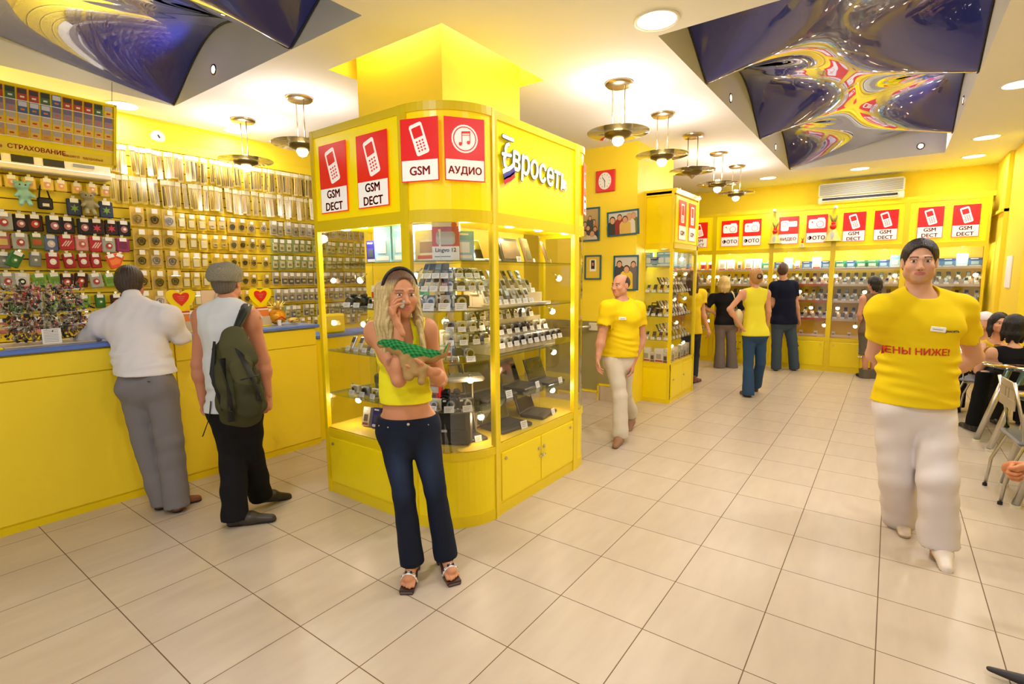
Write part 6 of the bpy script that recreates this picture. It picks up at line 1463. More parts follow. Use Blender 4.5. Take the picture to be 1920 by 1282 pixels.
def man():
    D = 2.93
    P = Person('dark-haired young man in yellow T-shirt walking toward the camera', D, dict(
        head=(1724, 491, -.02), neck=(1722, 556, .02), shR=(1657, 577, .0), shL=(1797, 575, .0), elR=(1640, 664, .16), wrR=(1706, 716, .19), elL=(1826, 668, .10), wrL=(1758, 712, .19),
        hiR=(1680, 768, .02), hiL=(1748, 770, -.02), knR=(1682, 893, .02), knL=(1758, 900, -.18), anR=(1690, 982, .22), anL=(1760, 1046, -.16)),
        204, 214, H=1.80, skin=lin((214, 160, 130)), HH=.250, h=.006, bulk=1.06)
    J = P.J; F, L = P.F, P.L
    P.finish(hands=[dict(w=J['wrR'], d=unit(L*.9-UP*.2), pn=-F, lat=UP, curl=(.6, .6, .6, .6)), dict(w=J['wrL'], d=unit(-L*.9-UP*.2), pn=-F, lat=UP, curl=(.6, .6, .6, .6))], stubble=.2, brow=(40, 28, 22), lipc=(185, 95, 90), iris=(60, 50, 42), gaze='camera')
    def hem_dip(Q): return np.tile(col((238, 206, 28)), (len(Q), 1))
    P.top((242, 208, 24), e=.018, hem=P.pel-UP*.005+UP*.05, sleeve=.72, slr=.015, neckr=.074, neckdrop=.012, fold=.0042, name='t_shirt', flare=.012, seed=5, wave=.0050)
    P.legs((226, 214, 210), waist=P.pel+UP*.12, e=.012, knee=.080, hem=.094, hemz={'R': .085, 'L': .13}, fold=.006, thigh=.098, drop=.05, seed=8)
    P.shoe('R', F*1-L*.15, (235, 215, 195), .27, .046, sole=(190, 165, 140)); P.shoe('L', F*1-L*.1, (232, 216, 200), .25, .046, pitch=.25, sole=(150, 125, 105))
    P.hairobj((44, 32, 26), short_hair(vol=.010, nape=-.05), tone=.4, h=.004, amp=.0015)
    base = Vector(P.t.location)
    # lettering and badge on the chest
    ctr = P.chest*.55+P.waist*.45
    Rr = Vector(L); Up = Vector((0, 0, 1)); N_ = Vector(F)
    def chest_pt(x, z):     # point on the shirt front found by ray casting
        o = P.t.children; tops = [c for c in o if c.name.startswith('t_shirt')][0]
        st = Vector(ctr)+Rr*x+Up*z+N_*.6; ok, loc, nr, i_ = tops.ray_cast(st-base, -N_); return (loc+base, nr) if ok else (Vector(ctr)+Rr*x+Up*z+N_*.15, N_)
    def wrap_text(txt, x0, z0, size, rgb, name, sx=1, bold=.02):
        vs, fs = text_mesh(txt, bold, 'CENTER'); m = MB(); out = []; cache = {}
        for x, y, z in vs:
            key = (round(x*size*sx/.004), round(y*size/.004))
            if key not in cache: cache[key] = chest_pt(x0+key[0]*.004, z0+key[1]*.004)[0]
            l = cache[key]; q_ = Vector(ctr)+Rr*(x0+x*size*sx)+Up*(z0+y*size); dpt = (l-q_).dot(N_); out.append(tuple(q_+N_*(dpt+.003+(.0008 if z > 0 else -.002))-base))
        m.add(out, fs, cmat(rgb, .6)); return m.build(name, P.t)
    wrap_text('ЦЕНЫ НИЖЕ!', -.045, -.035, .050, (214, 52, 30), 'chest_lettering', 1.0)
    wrap_text('Евросеть', .10, .085, .020, (110, 95, 70), 'small_lettering', 1.0, .01)
    l, nr = chest_pt(.045, .095); m = MB(); q_ = nr.to_track_quat('Z', 'Y').to_matrix().to_4x4(); m.X = Matrix.Translation(l-base+nr*.004)
    Xb = Matrix(((Rr.x, -N_.x, 0, 0), (Rr.y, -N_.y, 0, 0), (0, 0, 1, 0), (0, 0, 0, 1))) @ Matrix.Rotation(.1, 4, 'Y')
    m.box(-.034, .034, -.003, .003, -.014, .014, 'paper', .003, X=Xb); m.box(-.024, .02, -.0036, -.003, -.002, .001, 'grey', X=Xb); m.build('name_badge', P.t)
    return P
def walker():
    D = 5.04
    P = Person('balding man in yellow T-shirt and beige trousers walking beside the photo wall', D, dict(
        head=(1163, 535, -.02), neck=(1166, 566, 0), shR=(1140, 577, -.10), shL=(1195, 578, .06), elR=(1128, 632, -.12), wrR=(1121, 672, -.20), elL=(1204, 634, .06), wrL=(1187, 680, -.06),
        hiR=(1150, 677, -.03), hiL=(1171, 678, .04), knR=(1162, 740, -.13), knL=(1170, 738, .10), anR=(1163, 803, -.18), anL=(1186, 782, .34)), 205, 232, H=1.76, skin=lin((208, 148, 118)), HH=.232, h=.007)
    J = P.J; F, L = P.F, P.L
    P.finish(hands=[dict(w=J['wrR'], d=unit(-UP+F*.1), pn=L, lat=F, curl=(.35, .4, .45, .5)), dict(w=J['wrL'], d=unit(-UP+F*.2), pn=-L, lat=F, curl=(.35, .4, .45, .5))], brow=(80, 55, 40), gaze=P.hF)
    P.top((248, 212, 24), e=.014, hem=P.pel+UP*.06, sleeve=.70, fold=.004, name='t_shirt', flare=.004, wave=.004)
    P.legs((214, 202, 184), waist=P.pel+UP*.12, e=.006, knee=.068, hem=.078, hemz={'R': .06, 'L': .17}, fold=.004)
    P.shoe('R', F, (150, 105, 75), .28, .042, sole=(110, 80, 60)); P.shoe('L', F, (150, 105, 75), .27, .042, pitch=.55)
    def bald(S_, p, B, q):
        S_.ell(p(0, -.030, .030), V3(.079, .090, .080)*q, .01, B); S_.ell(p(0, .10, .02), V3(.090, .115, .12)*q, .02, B, sub=True); S_.ell(p(0, .03, .10), V3(.06, .09, .05)*q, .02, B, sub=True); S_.cut(p(0, 0, -.055), -B[2]+B[1]*.4)
        for sg in (-1, 1): S_.ell(p(sg*.088, -.0, -.012), V3(.022, .026, .036)*q, .006, B, sub=True)
    P.hairobj((62, 44, 34), bald)
    base = Vector(P.t.location); m = MB(); m.X = Matrix.Translation(Vector(atv(1167, 597, D-.165)-np.array(base))) @ Matrix(((-L[0], -F[0], 0, 0), (-L[1], -F[1], 0, 0), (0, 0, 1, 0), (0, 0, 0, 1)))
    m.box(-.035, .035, -.004, .004, -.014, .014, 'paper', .003); m.box(-.024, .02, -.0046, -.004, -.003, .001, 'grey'); m.build('name_badge', P.t)
def shirtman():
    D = 3.50
    P = Person('man in white shirt and grey trousers seen from behind, leaning on the counter', D, dict(
        head=(245, 531, .20), neck=(248, 570, .14), shL=(196, 602, .12), shR=(314, 592, .12), elL=(152, 650, .20), wrL=(176, 640, .46), elR=(338, 630, .22), wrR=(312, 616, .44),
        hiL=(255, 728, .02), hiR=(302, 726, .02), knL=(275, 826, .0), knR=(318, 828, -.02), anL=(303, 925, -.02), anR=(330, 928, -.06)), -8, -20, H=1.74, skin=lin((190, 120, 92)), HH=.24, h=.0075)
    J = P.J; F, L = P.F, P.L
    P.finish(hands=[dict(w=J['wrL'], d=unit(F), pn=-UP, lat=-L), dict(w=J['wrR'], d=unit(F-L*.0), pn=-UP, lat=L)], fine=False, hh=.005)
    P.top((232, 226, 228), e=.022, hem=P.pel+UP*.10, sleeve=1.86, slr=.022, neckr=.060, neckdrop=-.01, fold=.005, name='dress_shirt', flare=.012, seed=11, wave=.005, neckf=lambda S_: (S_.cone(J['neck']+UP*.03, J['neck']+UP*.055, .060, .060, .01)))
    P.legs((128, 122, 124), waist=P.pel+UP*.13, e=.014, knee=.080, hem=.082, hemz=.055, fold=.004, thigh=.098)
    P.shoe('L', F*.4-L*.9, (140, 75, 45), .29, .042); P.shoe('R', F*.5+L*.5*0-L*-.3, (140, 75, 45), .29, .042)
    P.hairobj((66, 52, 42), short_hair(vol=.013, nape=-.085), tone=.35)
    base = Vector(P.t.location); m = MB(); m.X = Matrix.Translation(-base); c0 = P.pel+UP*.10-F*.135
    m.box(-.03, .03, -.003, .003, -.002, .002, cmat((70, 66, 68)), X=Matrix.Translation(Vector(P.pel+UP*.07-F*.133-L*.07))); m.build('pocket_button', P.t)
def capman():
    D = 3.24
    P = Person('man in grey cap and sleeveless top carrying an olive backpack', D, dict(
        head=(427, 530, .06), neck=(428, 572, .02), shL=(380, 592, .03), shR=(469, 594, -.02), elL=(372, 683, .02), wrL=(380, 748, .04), elR=(493, 676, .02), wrR=(502, 740, .0),
        hiL=(425, 772, .02), hiR=(462, 772, .0), knL=(437, 858, .02), knR=(470, 850, .12), anL=(440, 955, -.02), anR=(486, 917, .24)), 8, 2, H=1.74, skin=lin((196, 130, 98)), HH=.235, h=.007)
    J = P.J; F, L = P.F, P.L
    P.finish(hands=[dict(w=J['wrL'], d=unit(-UP+F*.1), pn=unit(-L), lat=F, curl=(.5, .55, .6, .6)), dict(w=J['wrR'], d=unit(-UP), pn=unit(L), lat=F, curl=(.6, .6, .6, .6))], fine=False, hh=.005)
    P.top((214, 214, 214), e=.012, tank=True, hem=P.pel+UP*.02, neckr=.070, neckdrop=-.01, fold=.003, name='sleeveless_top', seed=3, wave=.003)
    P.legs((27, 26, 30), waist=P.pel+UP*.1, e=.006, knee=.078, hem=.080, hemz={'L': .07, 'R': .10}, fold=.005, thigh=.094)
    P.shoe('L', F*.35-L*.95*-1*-1, (60, 50, 42), .30, .046); P.shoe('R', F*.8-L*.5, (45, 40, 36), .28, .044, pitch=.25)
    P.hairobj((104, 92, 80), short_hair(vol=.0, nape=-.045), tone=.3)
    def cap(S_):
        p, B, q = P.p, P.B, P.q
        S_.ell(p(0, -.022, .062), V3(.106, .124, .080)*q, .02, B); S_.ell(p(0, -.05, .03), V3(.096, .086, .055)*q, .03, B); S_.cone(p(0, .09, .022), p(0, .120, .012), .050*q, .045*q, .02, flat=B[2], f=.22)
        S_.cut(p(0, 0, -.004), -B[2]-.12*B[1]); S_.fn(folds(.004, 60, 9))
    S_ = Sculpt(); cap(S_)
    def cc(Q): v = .82+.25*np.sin(Q[:, 0]*900)*np.sin(Q[:, 2]*900+Q[:, 1]*700); return col((150, 142, 122))*v[:, None]
    mesh_obj('flat_cap', [S_.mesh(.005)], 'cloth', P.t, cc)
    # backpack, hanging aslant on the right shoulder
    t = thing('backpack', 'olive green rucksack with black straps on the capped man\'s back', 'backpack', tuple(atv(444, 699, D-.16)))
    A = lambda x, y, o: atv(x, y, D+o)
    S_ = Sculpt(); fl = CF
    S_.cone(A(436, 650, -.17), A(452, 752, -.18), .095, .155, .05, flat=fl, f=.55); S_.cone(A(440, 628, -.14), A(436, 660, -.16), .05, .10, .04, flat=fl, f=.5); S_.cone(A(462, 700, -.23), A(466, 755, -.24), .07, .085, .03, flat=fl, f=.5)
    S_.ell(A(450, 660, -.19), V3(.10, .06, .05), .03); S_.cone(A(420, 690, -.2), A(430, 760, -.2), .05, .07, .03)
    S_.fn(folds(.010, 40, 12))
    mesh_obj('pack_body', [S_.mesh(.006)], 'cloth', t, lambda Q: np.tile(col((72, 70, 44)), (len(Q), 1)))
    base = Vector(t.location)
    def strap(pts, w, nm, rgb=(24, 24, 22), dz=.3):
        m = MB(); m.X = Matrix.Translation(-base); m.tube([tuple(A(*q)) for q in pts], w, cmat(rgb, .7), 8, flat=dz); m.build(nm, t)
    S_ = Sculpt(); S_.cone(A(438, 636, -.20), A(448, 668, -.25), .085, .105, .03, flat=fl, f=.42); S_.cone(A(452, 690, -.30), A(462, 712, -.31), .07, .06, .03, flat=fl, f=.3); S_.fn(folds(.007, 50, 7))
    mesh_obj('top_flap', [S_.mesh(.006)], 'cloth', t, lambda Q: np.tile(col((84, 80, 52)), (len(Q), 1)))
    S_ = Sculpt(); S_.cone(A(462, 730, -.30), A(466, 760, -.30), .072, .078, .03, flat=fl, f=.45); S_.fn(folds(.006, 50, 5))
    mesh_obj('front_pocket', [S_.mesh(.006)], 'cloth', t, lambda Q: np.tile(col((66, 64, 40)), (len(Q), 1)))
    strap([(437, 640, -.19), (446, 610, -.13), (458, 585, -.10), (462, 572, -.0), (464, 580, .08)], .034, 'shoulder_strap', (62, 66, 40), .35)
    strap([(437, 642, -.205), (444, 612, -.150), (455, 586, -.125), (459, 570, -.02)], .020, 'strap_webbing', (25, 27, 22), .3)
    strap([(402, 640, -.22), (398, 700, -.24), (420, 770, -.27)], .016, 'side_webbing'); strap([(440, 640, -.25), (470, 700, -.36), (490, 752, -.33)], .019, 'buckle_webbing'); strap([(416, 672, -.30), (430, 740, -.35), (434, 790, -.27)], .019, 'front_webbing')
    strap([(395, 752, -.12), (392, 785, -.13), (380, 818, -.14)], .009, 'loose_strap'); strap([(452, 712, -.38), (484, 704, -.37)], .014, 'cross_webbing')
    m = MB(); m.X = Matrix.Translation(-base)
    for q_ in ((484, 742, -.33), (431, 765, -.31)): v = Vector(A(*q_)); m.box(v.x-.015, v.x+.015, v.y-.01, v.y+.01, v.z-.02, v.z+.02, 'black', .005)
    m.build('buckle', t)
    strap([(428, 632, -.17), (436, 618, -.17), (446, 632, -.17)], .007, 'grab_handle')
def far(label, D, J, face, top, topk, legc, legk, hair, hairf, H=1.65, sex='f', skin=(215, 155, 120), shoes=(40, 34, 32), hface=None, extra=None):
    P = Person(label, D, J, face, hface, H=H, sex=sex, skin=lin(skin), HH=.23, h=.0095)
    P.finish(hands=[dict(w=P.J['wr'+a], d=unit(P.J['wr'+a]-P.J['el'+a]), pn=P.L*(-1 if a == 'L' else 1), lat=P.F) for a in 'LR'], fine=False, hh=.008)
    P.top(top, **{**dict(fold=.002, flare=.022), **topk}); P.legs(legc, waist=P.pel+UP*.06, **{**dict(fold=.002), **legk})
    for a in 'LR': P.shoe(a, P.F, shoes, .25, .038)
    if hair: P.hairobj(hair, hairf, h=.008, tone=.25)
    if extra: extra(P)
    return P
def crowd():
    lk = [(-.07, -.03, -.14, .035, -.08, -.03), (.07, -.03, -.14, .035, .08, -.03), (0, -.09, -.16, .05, 0, -.08), (-.04, -.08, -.15, .04, -.05, -.07), (.04, -.08, -.15, .04, .05, -.07)]
    def shbag(P):
        t = P.t; m = MB(); b = Vector(t.location); m.X = Matrix.Translation(-b); A = lambda x, y, o: tuple(atv(x, y, P.D+o))
        th = thing('shoulder_bag', 'cream shoulder bag hanging on the black-topped blonde woman', 'bag', A(1384, 592, -.12)); m = MB(); m.X = Matrix.Translation(-Vector(th.location))
        m.ball(A(1384, 596, -.12), .13, cmat((210, 190, 140), .6), 8, sc=(.6, .8, 1.2)); m.build('body', th); m = MB(); m.X = Matrix.Translation(-Vector(th.location)); m.tube([A(1382, 580, -.14), A(1376, 552, -.16), A(1372, 546, .02), A(1384, 580, .06)], .014, cmat((190, 170, 120), .6), 8, flat=.5); m.build('strap', th)
    far('blonde woman in black top and grey flared trousers facing the far cases', 8.93, dict(head=(1357, 531, 0), shL=(1337, 557, 0), shR=(1380, 556, 0), elL=(1323, 577, .0), wrL=(1341, 588, .05), elR=(1392, 585, 0), wrR=(1385, 612, .1), hiL=(1350, 606, 0), hiR=(1369, 606, 0), knL=(1350, 645, 0), knR=(1371, 645, 0), anL=(1349, 681, 0), anR=(1372, 681, 0)),
        5, (26, 24, 26), dict(e=.012, sleeve=.95, hem=None), (120, 108, 104), dict(e=.012, knee=.075, hem=.105, hemz=.03), (222, 190, 120), long_hair(lk, .018), extra=shbag)
    P = far('woman in yellow sleeveless top and blue jeans walking away down the aisle', 6.76, dict(head=(1416, 521, 0), shL=(1394, 549, 0), shR=(1437, 549, 0), elL=(1368, 580, -.06), wrL=(1389, 611, -.05), elR=(1441, 583, 0), wrR=(1437, 612, .1), hiL=(1405, 626, 0), hiR=(1425, 626, 0), knL=(1403, 682, 0), knR=(1426, 680, .05), anL=(1403, 730, -.05), anR=(1416, 726, .28)),
        -2, (240, 226, 60), dict(tank=True, e=.008, neckdrop=.0, neckr=.065), (50, 76, 108), dict(e=.010, thigh=.088, knee=.062, hem=.082, hemz={'L': .04, 'R': .10}, mtl='denim', name='jeans'), (190, 140, 85), short_hair(vol=.012, nape=-.07), shoes=(70, 55, 50))
    m = MB(); b = Vector(P.t.location); m.X = Matrix.Translation(-b); c = P.J['head']
    m.lathe([(.020, 0), (.036, .012), (.020, .024)], 'black', 16, X=Matrix.Translation(Vector(c-P.F*.118+UP*.02)) @ Matrix.Rotation(PI/2, 4, 'X')); m.ball(tuple(c-P.F*.115+UP*.02), .03, cmat((185, 135, 80), .5), 7); m.build('hair_bun', P.t)
    far('tall man in navy T-shirt and blue jeans at the middle far case', 8.60, dict(head=(1468, 507, 0), shL=(1452, 536, 0), shR=(1487, 534, 0), elL=(1447, 570, .05), wrL=(1455, 590, .2), elR=(1492, 569, 0), wrR=(1498, 598, 0), hiL=(1458, 605, 0), hiR=(1480, 604, 0), knL=(1456, 648, 0), knR=(1486, 646, 0), anL=(1455, 686, 0), anR=(1489, 687, 0)),
        20, (20, 24, 44), dict(e=.014, sleeve=.7), (66, 80, 96), dict(e=.010, knee=.072, hem=.078, hemz=.05, mtl='denim', name='jeans'), (82, 56, 42), short_hair(vol=.016), H=1.82, sex='m', skin=(205, 150, 120), shoes=(120, 135, 165), hface=35)
    lk2 = [(-.05, -.09, -.10, .03, -.06, -.08), (.05, -.09, -.1, .03, .05, -.08), (0, -.1, -.12, .04, 0, -.09)]
    far('dark-haired woman in taupe sleeveless top and knee-length shorts at far case', 7.90, dict(head=(1638, 532, 0), shL=(1619, 559, 0), shR=(1657, 559, 0), elL=(1611, 590, 0), wrL=(1618, 615, .1), elR=(1662, 588, .1), wrR=(1652, 570, .08), hiL=(1622, 622, 0), hiR=(1640, 622, 0), knL=(1622, 664, 0), knR=(1639, 664, 0), anL=(1622, 700, 0), anR=(1635, 700, 0)),
        0, (120, 98, 76), dict(tank=True, e=.012, neckdrop=0, neckr=.07), (108, 100, 84), dict(e=.012, knee=.085, hem=.09, hemz=.40, name='shorts'), (34, 26, 26), long_hair(lk2, .014), H=1.58, skin=(210, 150, 120))
    lk3 = [(-.07, -.03, -.26, .03, -.08, -.03), (.07, -.03, -.26, .03, .08, -.03), (0, -.09, -.3, .05, 0, -.09), (-.04, -.08, -.3, .04, -.05, -.08), (.04, -.08, -.3, .04, .05, -.08)]
    far('long-haired girl in yellow T-shirt half hidden behind the tower case', 7.74, dict(head=(1301, 524, 0), shL=(1281, 549, 0), shR=(1316, 550, 0), elL=(1276, 585, 0), wrL=(1280, 610, .1), elR=(1318, 586, 0), wrR=(1327, 614, -.05), hiL=(1287, 622, 0), hiR=(1304, 622, 0), knL=(1288, 664, 0), knR=(1304, 666, 0), anL=(1289, 700, 0), anR=(1301, 703, -.1)),
        50, (242, 206, 40), dict(e=.012, sleeve=.6), (48, 52, 66), dict(e=.003, knee=.058, hem=.062, hemz=.11, mtl='denim', name='jeans'), (92, 62, 42), long_hair(lk3, .014), shoes=(120, 70, 60))
woman(); man(); walker(); shirtman(); capman(); crowd()
# ------------------------------------------------------------------ cafe corner on the right
def table(x, y, r, feet, lb, mat_=None):
    t = thing('cafe_table', lb, 'table', (x, y, 0), group=None)
    m = MB(); m.lathe([(0, .745), (r, .745), (r+.004, .739), (r, .733), (0, .733)], 'table_glass', 48); m.build('table_top', t)
    m = MB(); m.lathe([(r-.175, .728), (r-.17, .733), (r-.165, .728), (r-.17, .722), (r-.175, .728)], 'steel', 40); m.build('ring_frame', t)
    for fx, fy in feet:
        a = Vector((fx-x, fy-y, 0)); d = a.normalized(); m = MB(); m.tube([tuple(a+Vector((0, 0, .02))), tuple(d*(r-.17)+Vector((0, 0, .73)))], [.024, .027], 'steel', 14); lg = m.build('leg', t)
        m = MB(); m.cyl((a.x, a.y), .03, 0, .022, cmat((225, 215, 190), .4), 16); m.build('foot_cap', lg)
    if mat_:
        q = thing('place_mat', 'yellow green place mat lying on the nearer glass table', 'place mat', (x+mat_[0], y+mat_[1], .747)); m = MB(); m.cyl((0, 0), .22, 0, .003, cmat((232, 225, 60), .5), 32); m.build('mat', q)
table(1.26, 6.66, .50, ((.76, 6.50), (.82, 6.20), (1.62, 6.25), (1.62, 7.1)), 'far round glass cafe table on splayed steel legs')
table(1.22, 5.10, .50, ((.79, 4.757), (.79, 5.22), (1.6, 4.8), (1.6, 5.4)), 'near round glass cafe table with yellow place mat', (-.16, -.05))
def chair(x, y, rz, lb, seat=(120, 122, 128)):
    """front faces +X"""
    t = thing('cafe_chair', lb, 'chair', (x, y, 0), rz, group=None); m = MB()
    for s in (-.19, .19):
        f = MB(); f.tube([(-.02, s, .0), (.0, s, .22), (.07, s*.96, .42), (.05, s*.9, .60), (-.01, s*.88, .86)], .011, 'steel', 10); l = f.build('rear_leg', t); g = MB(); g.cyl((-.02, s), .015, 0, .02, 'black', 10); g.build('rubber_foot', l)
        f = MB(); f.tube([(.46, s, .0), (.43, s, .25), (.40, s*.96, .43)], .011, 'steel', 10); l = f.build('front_leg', t); g = MB(); g.cyl((.46, s), .015, 0, .02, 'black', 10); g.build('rubber_foot', l)
    m.tube([(.07, -.185, .42), (.40, -.185, .43)], .009, 'steel', 8); m.tube([(.07, .185, .42), (.40, .185, .43)], .009, 'steel', 8); m.tube([(.07, -.19, .415), (.07, .19, .415)], .009, 'steel', 8); m.tube([(.40, -.19, .425), (.40, .19, .425)], .009, 'steel', 8); m.build('seat_frame', t)
    m = MB(); m.box(.03, .46, -.21, .21, .435, .462, cmat(seat, .4), .012); m.build('seat', t)
    m = MB()
    for z0, z1 in ((.66, .73), (.80, .85)): m.box(.0, .012, -.165, .165, z0, z1, cmat((190, 176, 150), .35, .4), .003, X=T(0, 0, 0))
    m.box(.0, .012, -.165, -.05, .73, .80, cmat((190, 176, 150), .35, .4)); m.box(.0, .012, .05, .165, .73, .80, cmat((190, 176, 150), .35, .4)); m.box(.0, .012, -.02, .02, .73, .80, cmat((190, 176, 150), .35, .4)); m.build('backrest', t)
chair(.715, 4.96, .1, 'steel tube cafe chair with cut-out backrest at near table')
chair(.70, 7.60, -.3, 'grey-seated steel cafe chair beyond the young man\'s arm')
chair(2.2, 6.0, 2.6, 'steel cafe chair right of the glass tables, out of view')
def seated(label, D, head, sh, el, wr, hip, kn, an, face, hface, skin, top, topk, legc, hair, hairf, H=1.62, fine=False, HH=.23, sex='f'):
    J = dict(head=head, shL=sh[0], shR=sh[1], elL=el[0], elR=el[1], wrL=wr[0], wrR=wr[1], hiL=hip[0], hiR=hip[1], knL=kn[0], knR=kn[1], anL=an[0], anR=an[1])
    P = Person(label, D, J, face, hface, H=H, sex=sex, skin=lin(skin), HH=HH, h=.009)
    P.finish(hands=[dict(w=P.J['wr'+a], d=unit(P.J['wr'+a]-P.J['el'+a]), pn=-UP, lat=P.L*(-1 if a == 'L' else 1)) for a in 'LR'], fine=fine, hh=.004 if fine else .007, eyes_=fine)
    P.top(top, **topk); P.legs(legc, waist=P.pel+UP*.12, e=.012, hem=.07, fold=.002)
    for a in 'LR': P.shoe(a, P.F, (30, 28, 28), .25, .038)
    if hair: P.hairobj(hair, hairf, h=.006, tone=.25)
    return P
A3 = lambda x, y, z: np.array([x, y, z], float)
def sit(x, y, face, hz=1.12, w=.17):
    """joint set for someone seated at x, y (world), heading given as a bearing"""
    Fv = bearing(face); Lv = np.cross(UP, Fv); b = A3(x, y, 0)
    return dict(head=b+UP*hz+Fv*.06, sh=[b+Lv*w*s+UP*(hz-.27) for s in (1, -1)], el=[b+Lv*(w+.05)*s+UP*(hz-.50)+Fv*.14 for s in (1, -1)], wr=[b+Lv*.12*s+UP*.77+Fv*.36 for s in (1, -1)],
                hip=[b+Lv*.09*s+UP*.50 for s in (1, -1)], kn=[b+Lv*.11*s+UP*.50+Fv*.40 for s in (1, -1)], an=[b+Lv*.11*s+UP*.09+Fv*.42 for s in (1, -1)])
def cafe_people():
    lkb = [(-.08, -.02, -.16, .03, -.085, .01), (.08, -.02, -.16, .03, .085, .01), (0, -.09, -.17, .045, 0, -.08), (-.05, -.08, -.17, .04, -.06, -.05), (.05, -.08, -.17, .04, .06, -.05)]
    c = atv(1905, 612, 5.28); j = sit(c[0], c[1]-.02, 20, c[2]); kn = atv(1846, 704, 5.10); an = atv(1826, 788, 5.12); j['kn'][0] = kn; j['an'][0] = an
    seated('black-haired woman in black halter top sitting with her back to the camera', 5.3, face=10, hface=15, skin=(214, 158, 124), top=(22, 20, 22), topk=dict(tank=True, e=.010, neckdrop=.0, neckr=.09, fold=.002), legc=(18, 17, 19), hair=(26, 20, 20), hairf=long_hair(lkb, .018), **j)
    c = atv(1869, 605, 5.75); j = sit(c[0], c[1], 200, c[2])
    seated('woman with dark fringe in yellow top sitting behind the farther glass table', 5.8, face=200, hface=205, skin=(222, 162, 128), top=(232, 190, 40), topk=dict(e=.012, sleeve=.5, fold=.002), legc=(40, 38, 44), hair=(40, 30, 30), hairf=long_hair(lkb[:2]+[(0, -.09, -.1, .045, 0, -.08)], .012, fr=.88), fine=True, **j)
    c = atv(1847, 602, 6.12); j = sit(c[0], c[1], 230, c[2])
    P = seated('person in white cap sitting farthest back in the cafe corner', 6.3, face=230, hface=240, skin=(220, 165, 135), top=(90, 60, 80), topk=dict(e=.014, sleeve=.6, fold=.002), legc=(40, 38, 44), hair=None, hairf=None, **j)
    S_ = Sculpt(); p, B, q = P.p, P.B, P.q; S_.ell(p(0, -.018, .045), V3(.086, .106, .085)*q, .02, B); S_.cut(p(0, 0, .02), -B[2]); mesh_obj('cap', [S_.mesh(.006)], 'cloth', P.t, lambda Q: np.tile(col((240, 228, 232)), (len(Q), 1)))
    # person at the picture's right edge: a fist and a pointed shoe reach into view
    hx = atv(1925, 880, 2.30); toe = A3(.43, 2.63, 0)
    b = A3(1.35, 2.75, 0)
    J = dict(head=b+UP*1.22, sh=[b+A3(0, -.19, .95), b+A3(0, .19, .95)], el=[b+A3(-.25, -.28, .70), np.array([hx[0]+.26, hx[1]+.02, hx[2]+.02])], wr=[b+A3(-.45, -.15, .60), hx+A3(.03, .01, .0)],
             hip=[b+A3(0, -.09, .50), b+A3(0, .09, .50)], kn=[b+A3(-.40, -.12, .50), b+A3(-.42, .0, .50)], an=[A3(.72, 2.62, .10), A3(.95, 2.95, .09)])
    J['an'][0] = A3(.72, 2.60, .10)
    P = Person('seated person at the right picture edge, only fist and pointed black shoe visible', 2.5, dict(head=J['head'], shL=J['sh'][0], shR=J['sh'][1], elL=J['el'][0], elR=J['el'][1], wrL=J['wr'][0], wrR=J['wr'][1], hiL=J['hip'][0], hiR=J['hip'][1], knL=J['kn'][0], knR=J['kn'][1], anL=J['an'][0], anR=J['an'][1]), 0, None, H=1.7, sex='m', skin=lin((216, 140, 92)), HH=.23, h=.008)
    P.F = A3(-1, 0, 0); P.L = A3(0, -1, 0); P.hF = P.F
    P.finish(hands=[dict(w=P.J['wrL'], d=A3(-1, 0, 0), pn=-UP, lat=A3(0, 1, 0)), dict(w=P.J['wrR'], d=A3(-1, -.1, -.12), pn=A3(.1, -1, -.3), lat=A3(.0, -.3, 1), curl=(1.25, 1.3, 1.3, 1.3), sc=1.1, thumb=(.7, .3, .5))], fine=True, hh=.006, eyes_=False)
    P.top((70, 66, 72), e=.018, sleeve=.6, name='shirt'); P.legs((44, 42, 46), waist=P.pel+UP*.12, e=.012, hem=.08, fold=.002)
    S_ = Sculpt(); a = A3(.72, 2.62, 0); d = unit(A3(.42, 2.64, 0)-a)
    S_.cone(a+UP*.045+d*.0, a+d*.12+UP*.040, .042, .040, .03); S_.cone(a+d*.12+UP*.034, a+d*.30+UP*.030, .036, .012, .03, flat=UP, f=.8); S_.cone(a-d*.02+UP*.06, a+UP*.10, .04, .04, .03); S_.cut(a, -UP)
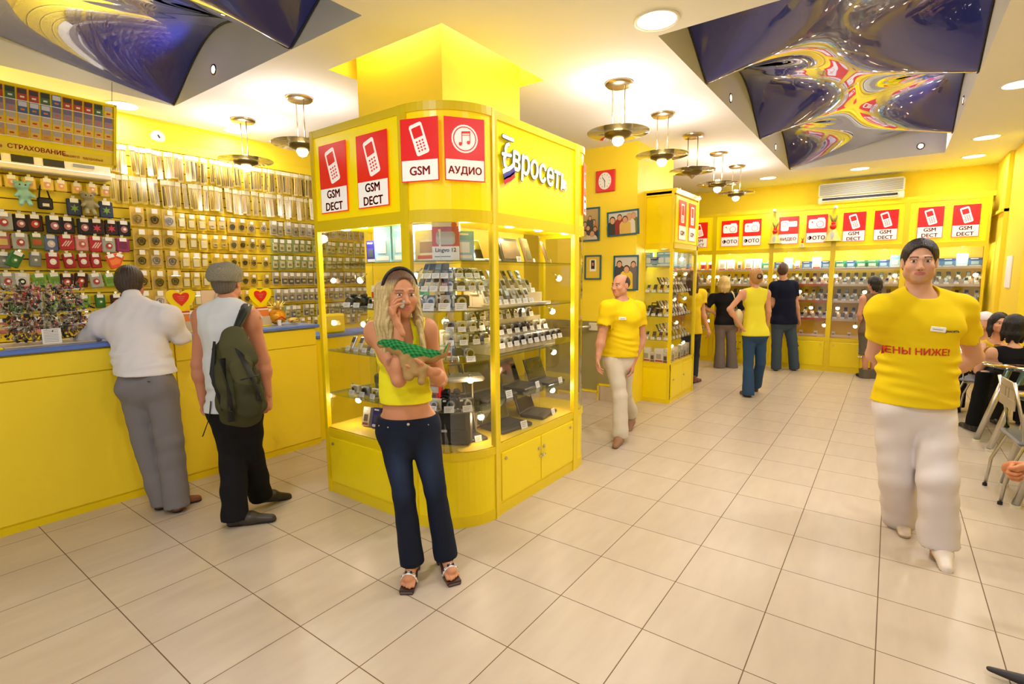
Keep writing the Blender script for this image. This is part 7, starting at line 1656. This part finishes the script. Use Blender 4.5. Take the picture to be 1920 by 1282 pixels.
    mesh_obj('pointed_shoe', [S_.mesh(.004)], 'leather', P.t, lambda Q: np.tile(col((38, 30, 28)), (len(Q), 1)))
    P.shoe('R', A3(-1, 0, 0), (38, 30, 28), .28, .042)
    P.hairobj((50, 38, 30), short_hair(vol=.01), h=.008)
    chair(1.55, 2.75, PI, 'steel cafe chair outside the picture under the seated person')
cafe_people()
# ------------------------------------------------------------------ soft toys and mini bags among the pouches
def plush(y, z, rgb, lb):
    c = np.array([-5.93, y, z]); t = thing('plush_keyring', lb, 'soft toy', tuple(c))
    S_ = Sculpt(); S_.ell(c+V3(0, 0, -.04), V3(.035, .042, .055), .02); S_.ell(c+V3(.01, -.01, .035), V3(.036, .050, .036), .02)
    for s_ in (-1, 1):
        S_.ell(c+V3(0, s_*.042, .065), V3(.012, .022, .016), .01); S_.cone(c+V3(.01, s_*.03, -.02), c+V3(.03, s_*.055, -.05), .016, .014, .01); S_.cone(c+V3(.01, s_*.02, -.08), c+V3(.03, s_*.028, -.115), .019, .017, .01)
    S_.cone(c+V3(0, 0, .07), c+V3(-.03, 0, .115), .004, .004, .004)
    mesh_obj('body', [S_.mesh(.004)], 'cloth', t, lambda Q: np.tile(col(rgb), (len(Q), 1)))
    for s_ in (-1, 1): m = MB(); m.ball((.045, s_*.018-.01, .040), .006, 'black', 5); m.build('eye', t)
plush(1.165, 2.365, (150, 195, 190), 'pale turquoise plush toy hanging above the dark pouches')
plush(1.60, 2.33, (160, 150, 120), 'grey-beige plush toy hanging between two blue pouches')
t = thing('mini_handbag', 'tiny black handbag charm with strap, right of the turquoise plush', 'bag', (-5.93, 1.295, 2.28))
m = MB(); m.box(-.02, .02, -.05, .05, -.06, .04, 'black', .01); m.build('body', t); m = MB(); m.tube([(0, -.035, .04), (-.01, -.02, .13), (-.04, 0, .17), (-.01, .02, .13), (0, .035, .04)], .006, 'black', 6); m.build('strap', t)
m = MB(); m.box(.02, .022, -.022, .022, -.035, -.01, 'offwhite'); m.build('emblem', t)
for p in PROTO:
    for c in KID.get(p.name, []): bpy.data.objects.remove(c)
for p in list(PROTO): bpy.data.objects.remove(p)
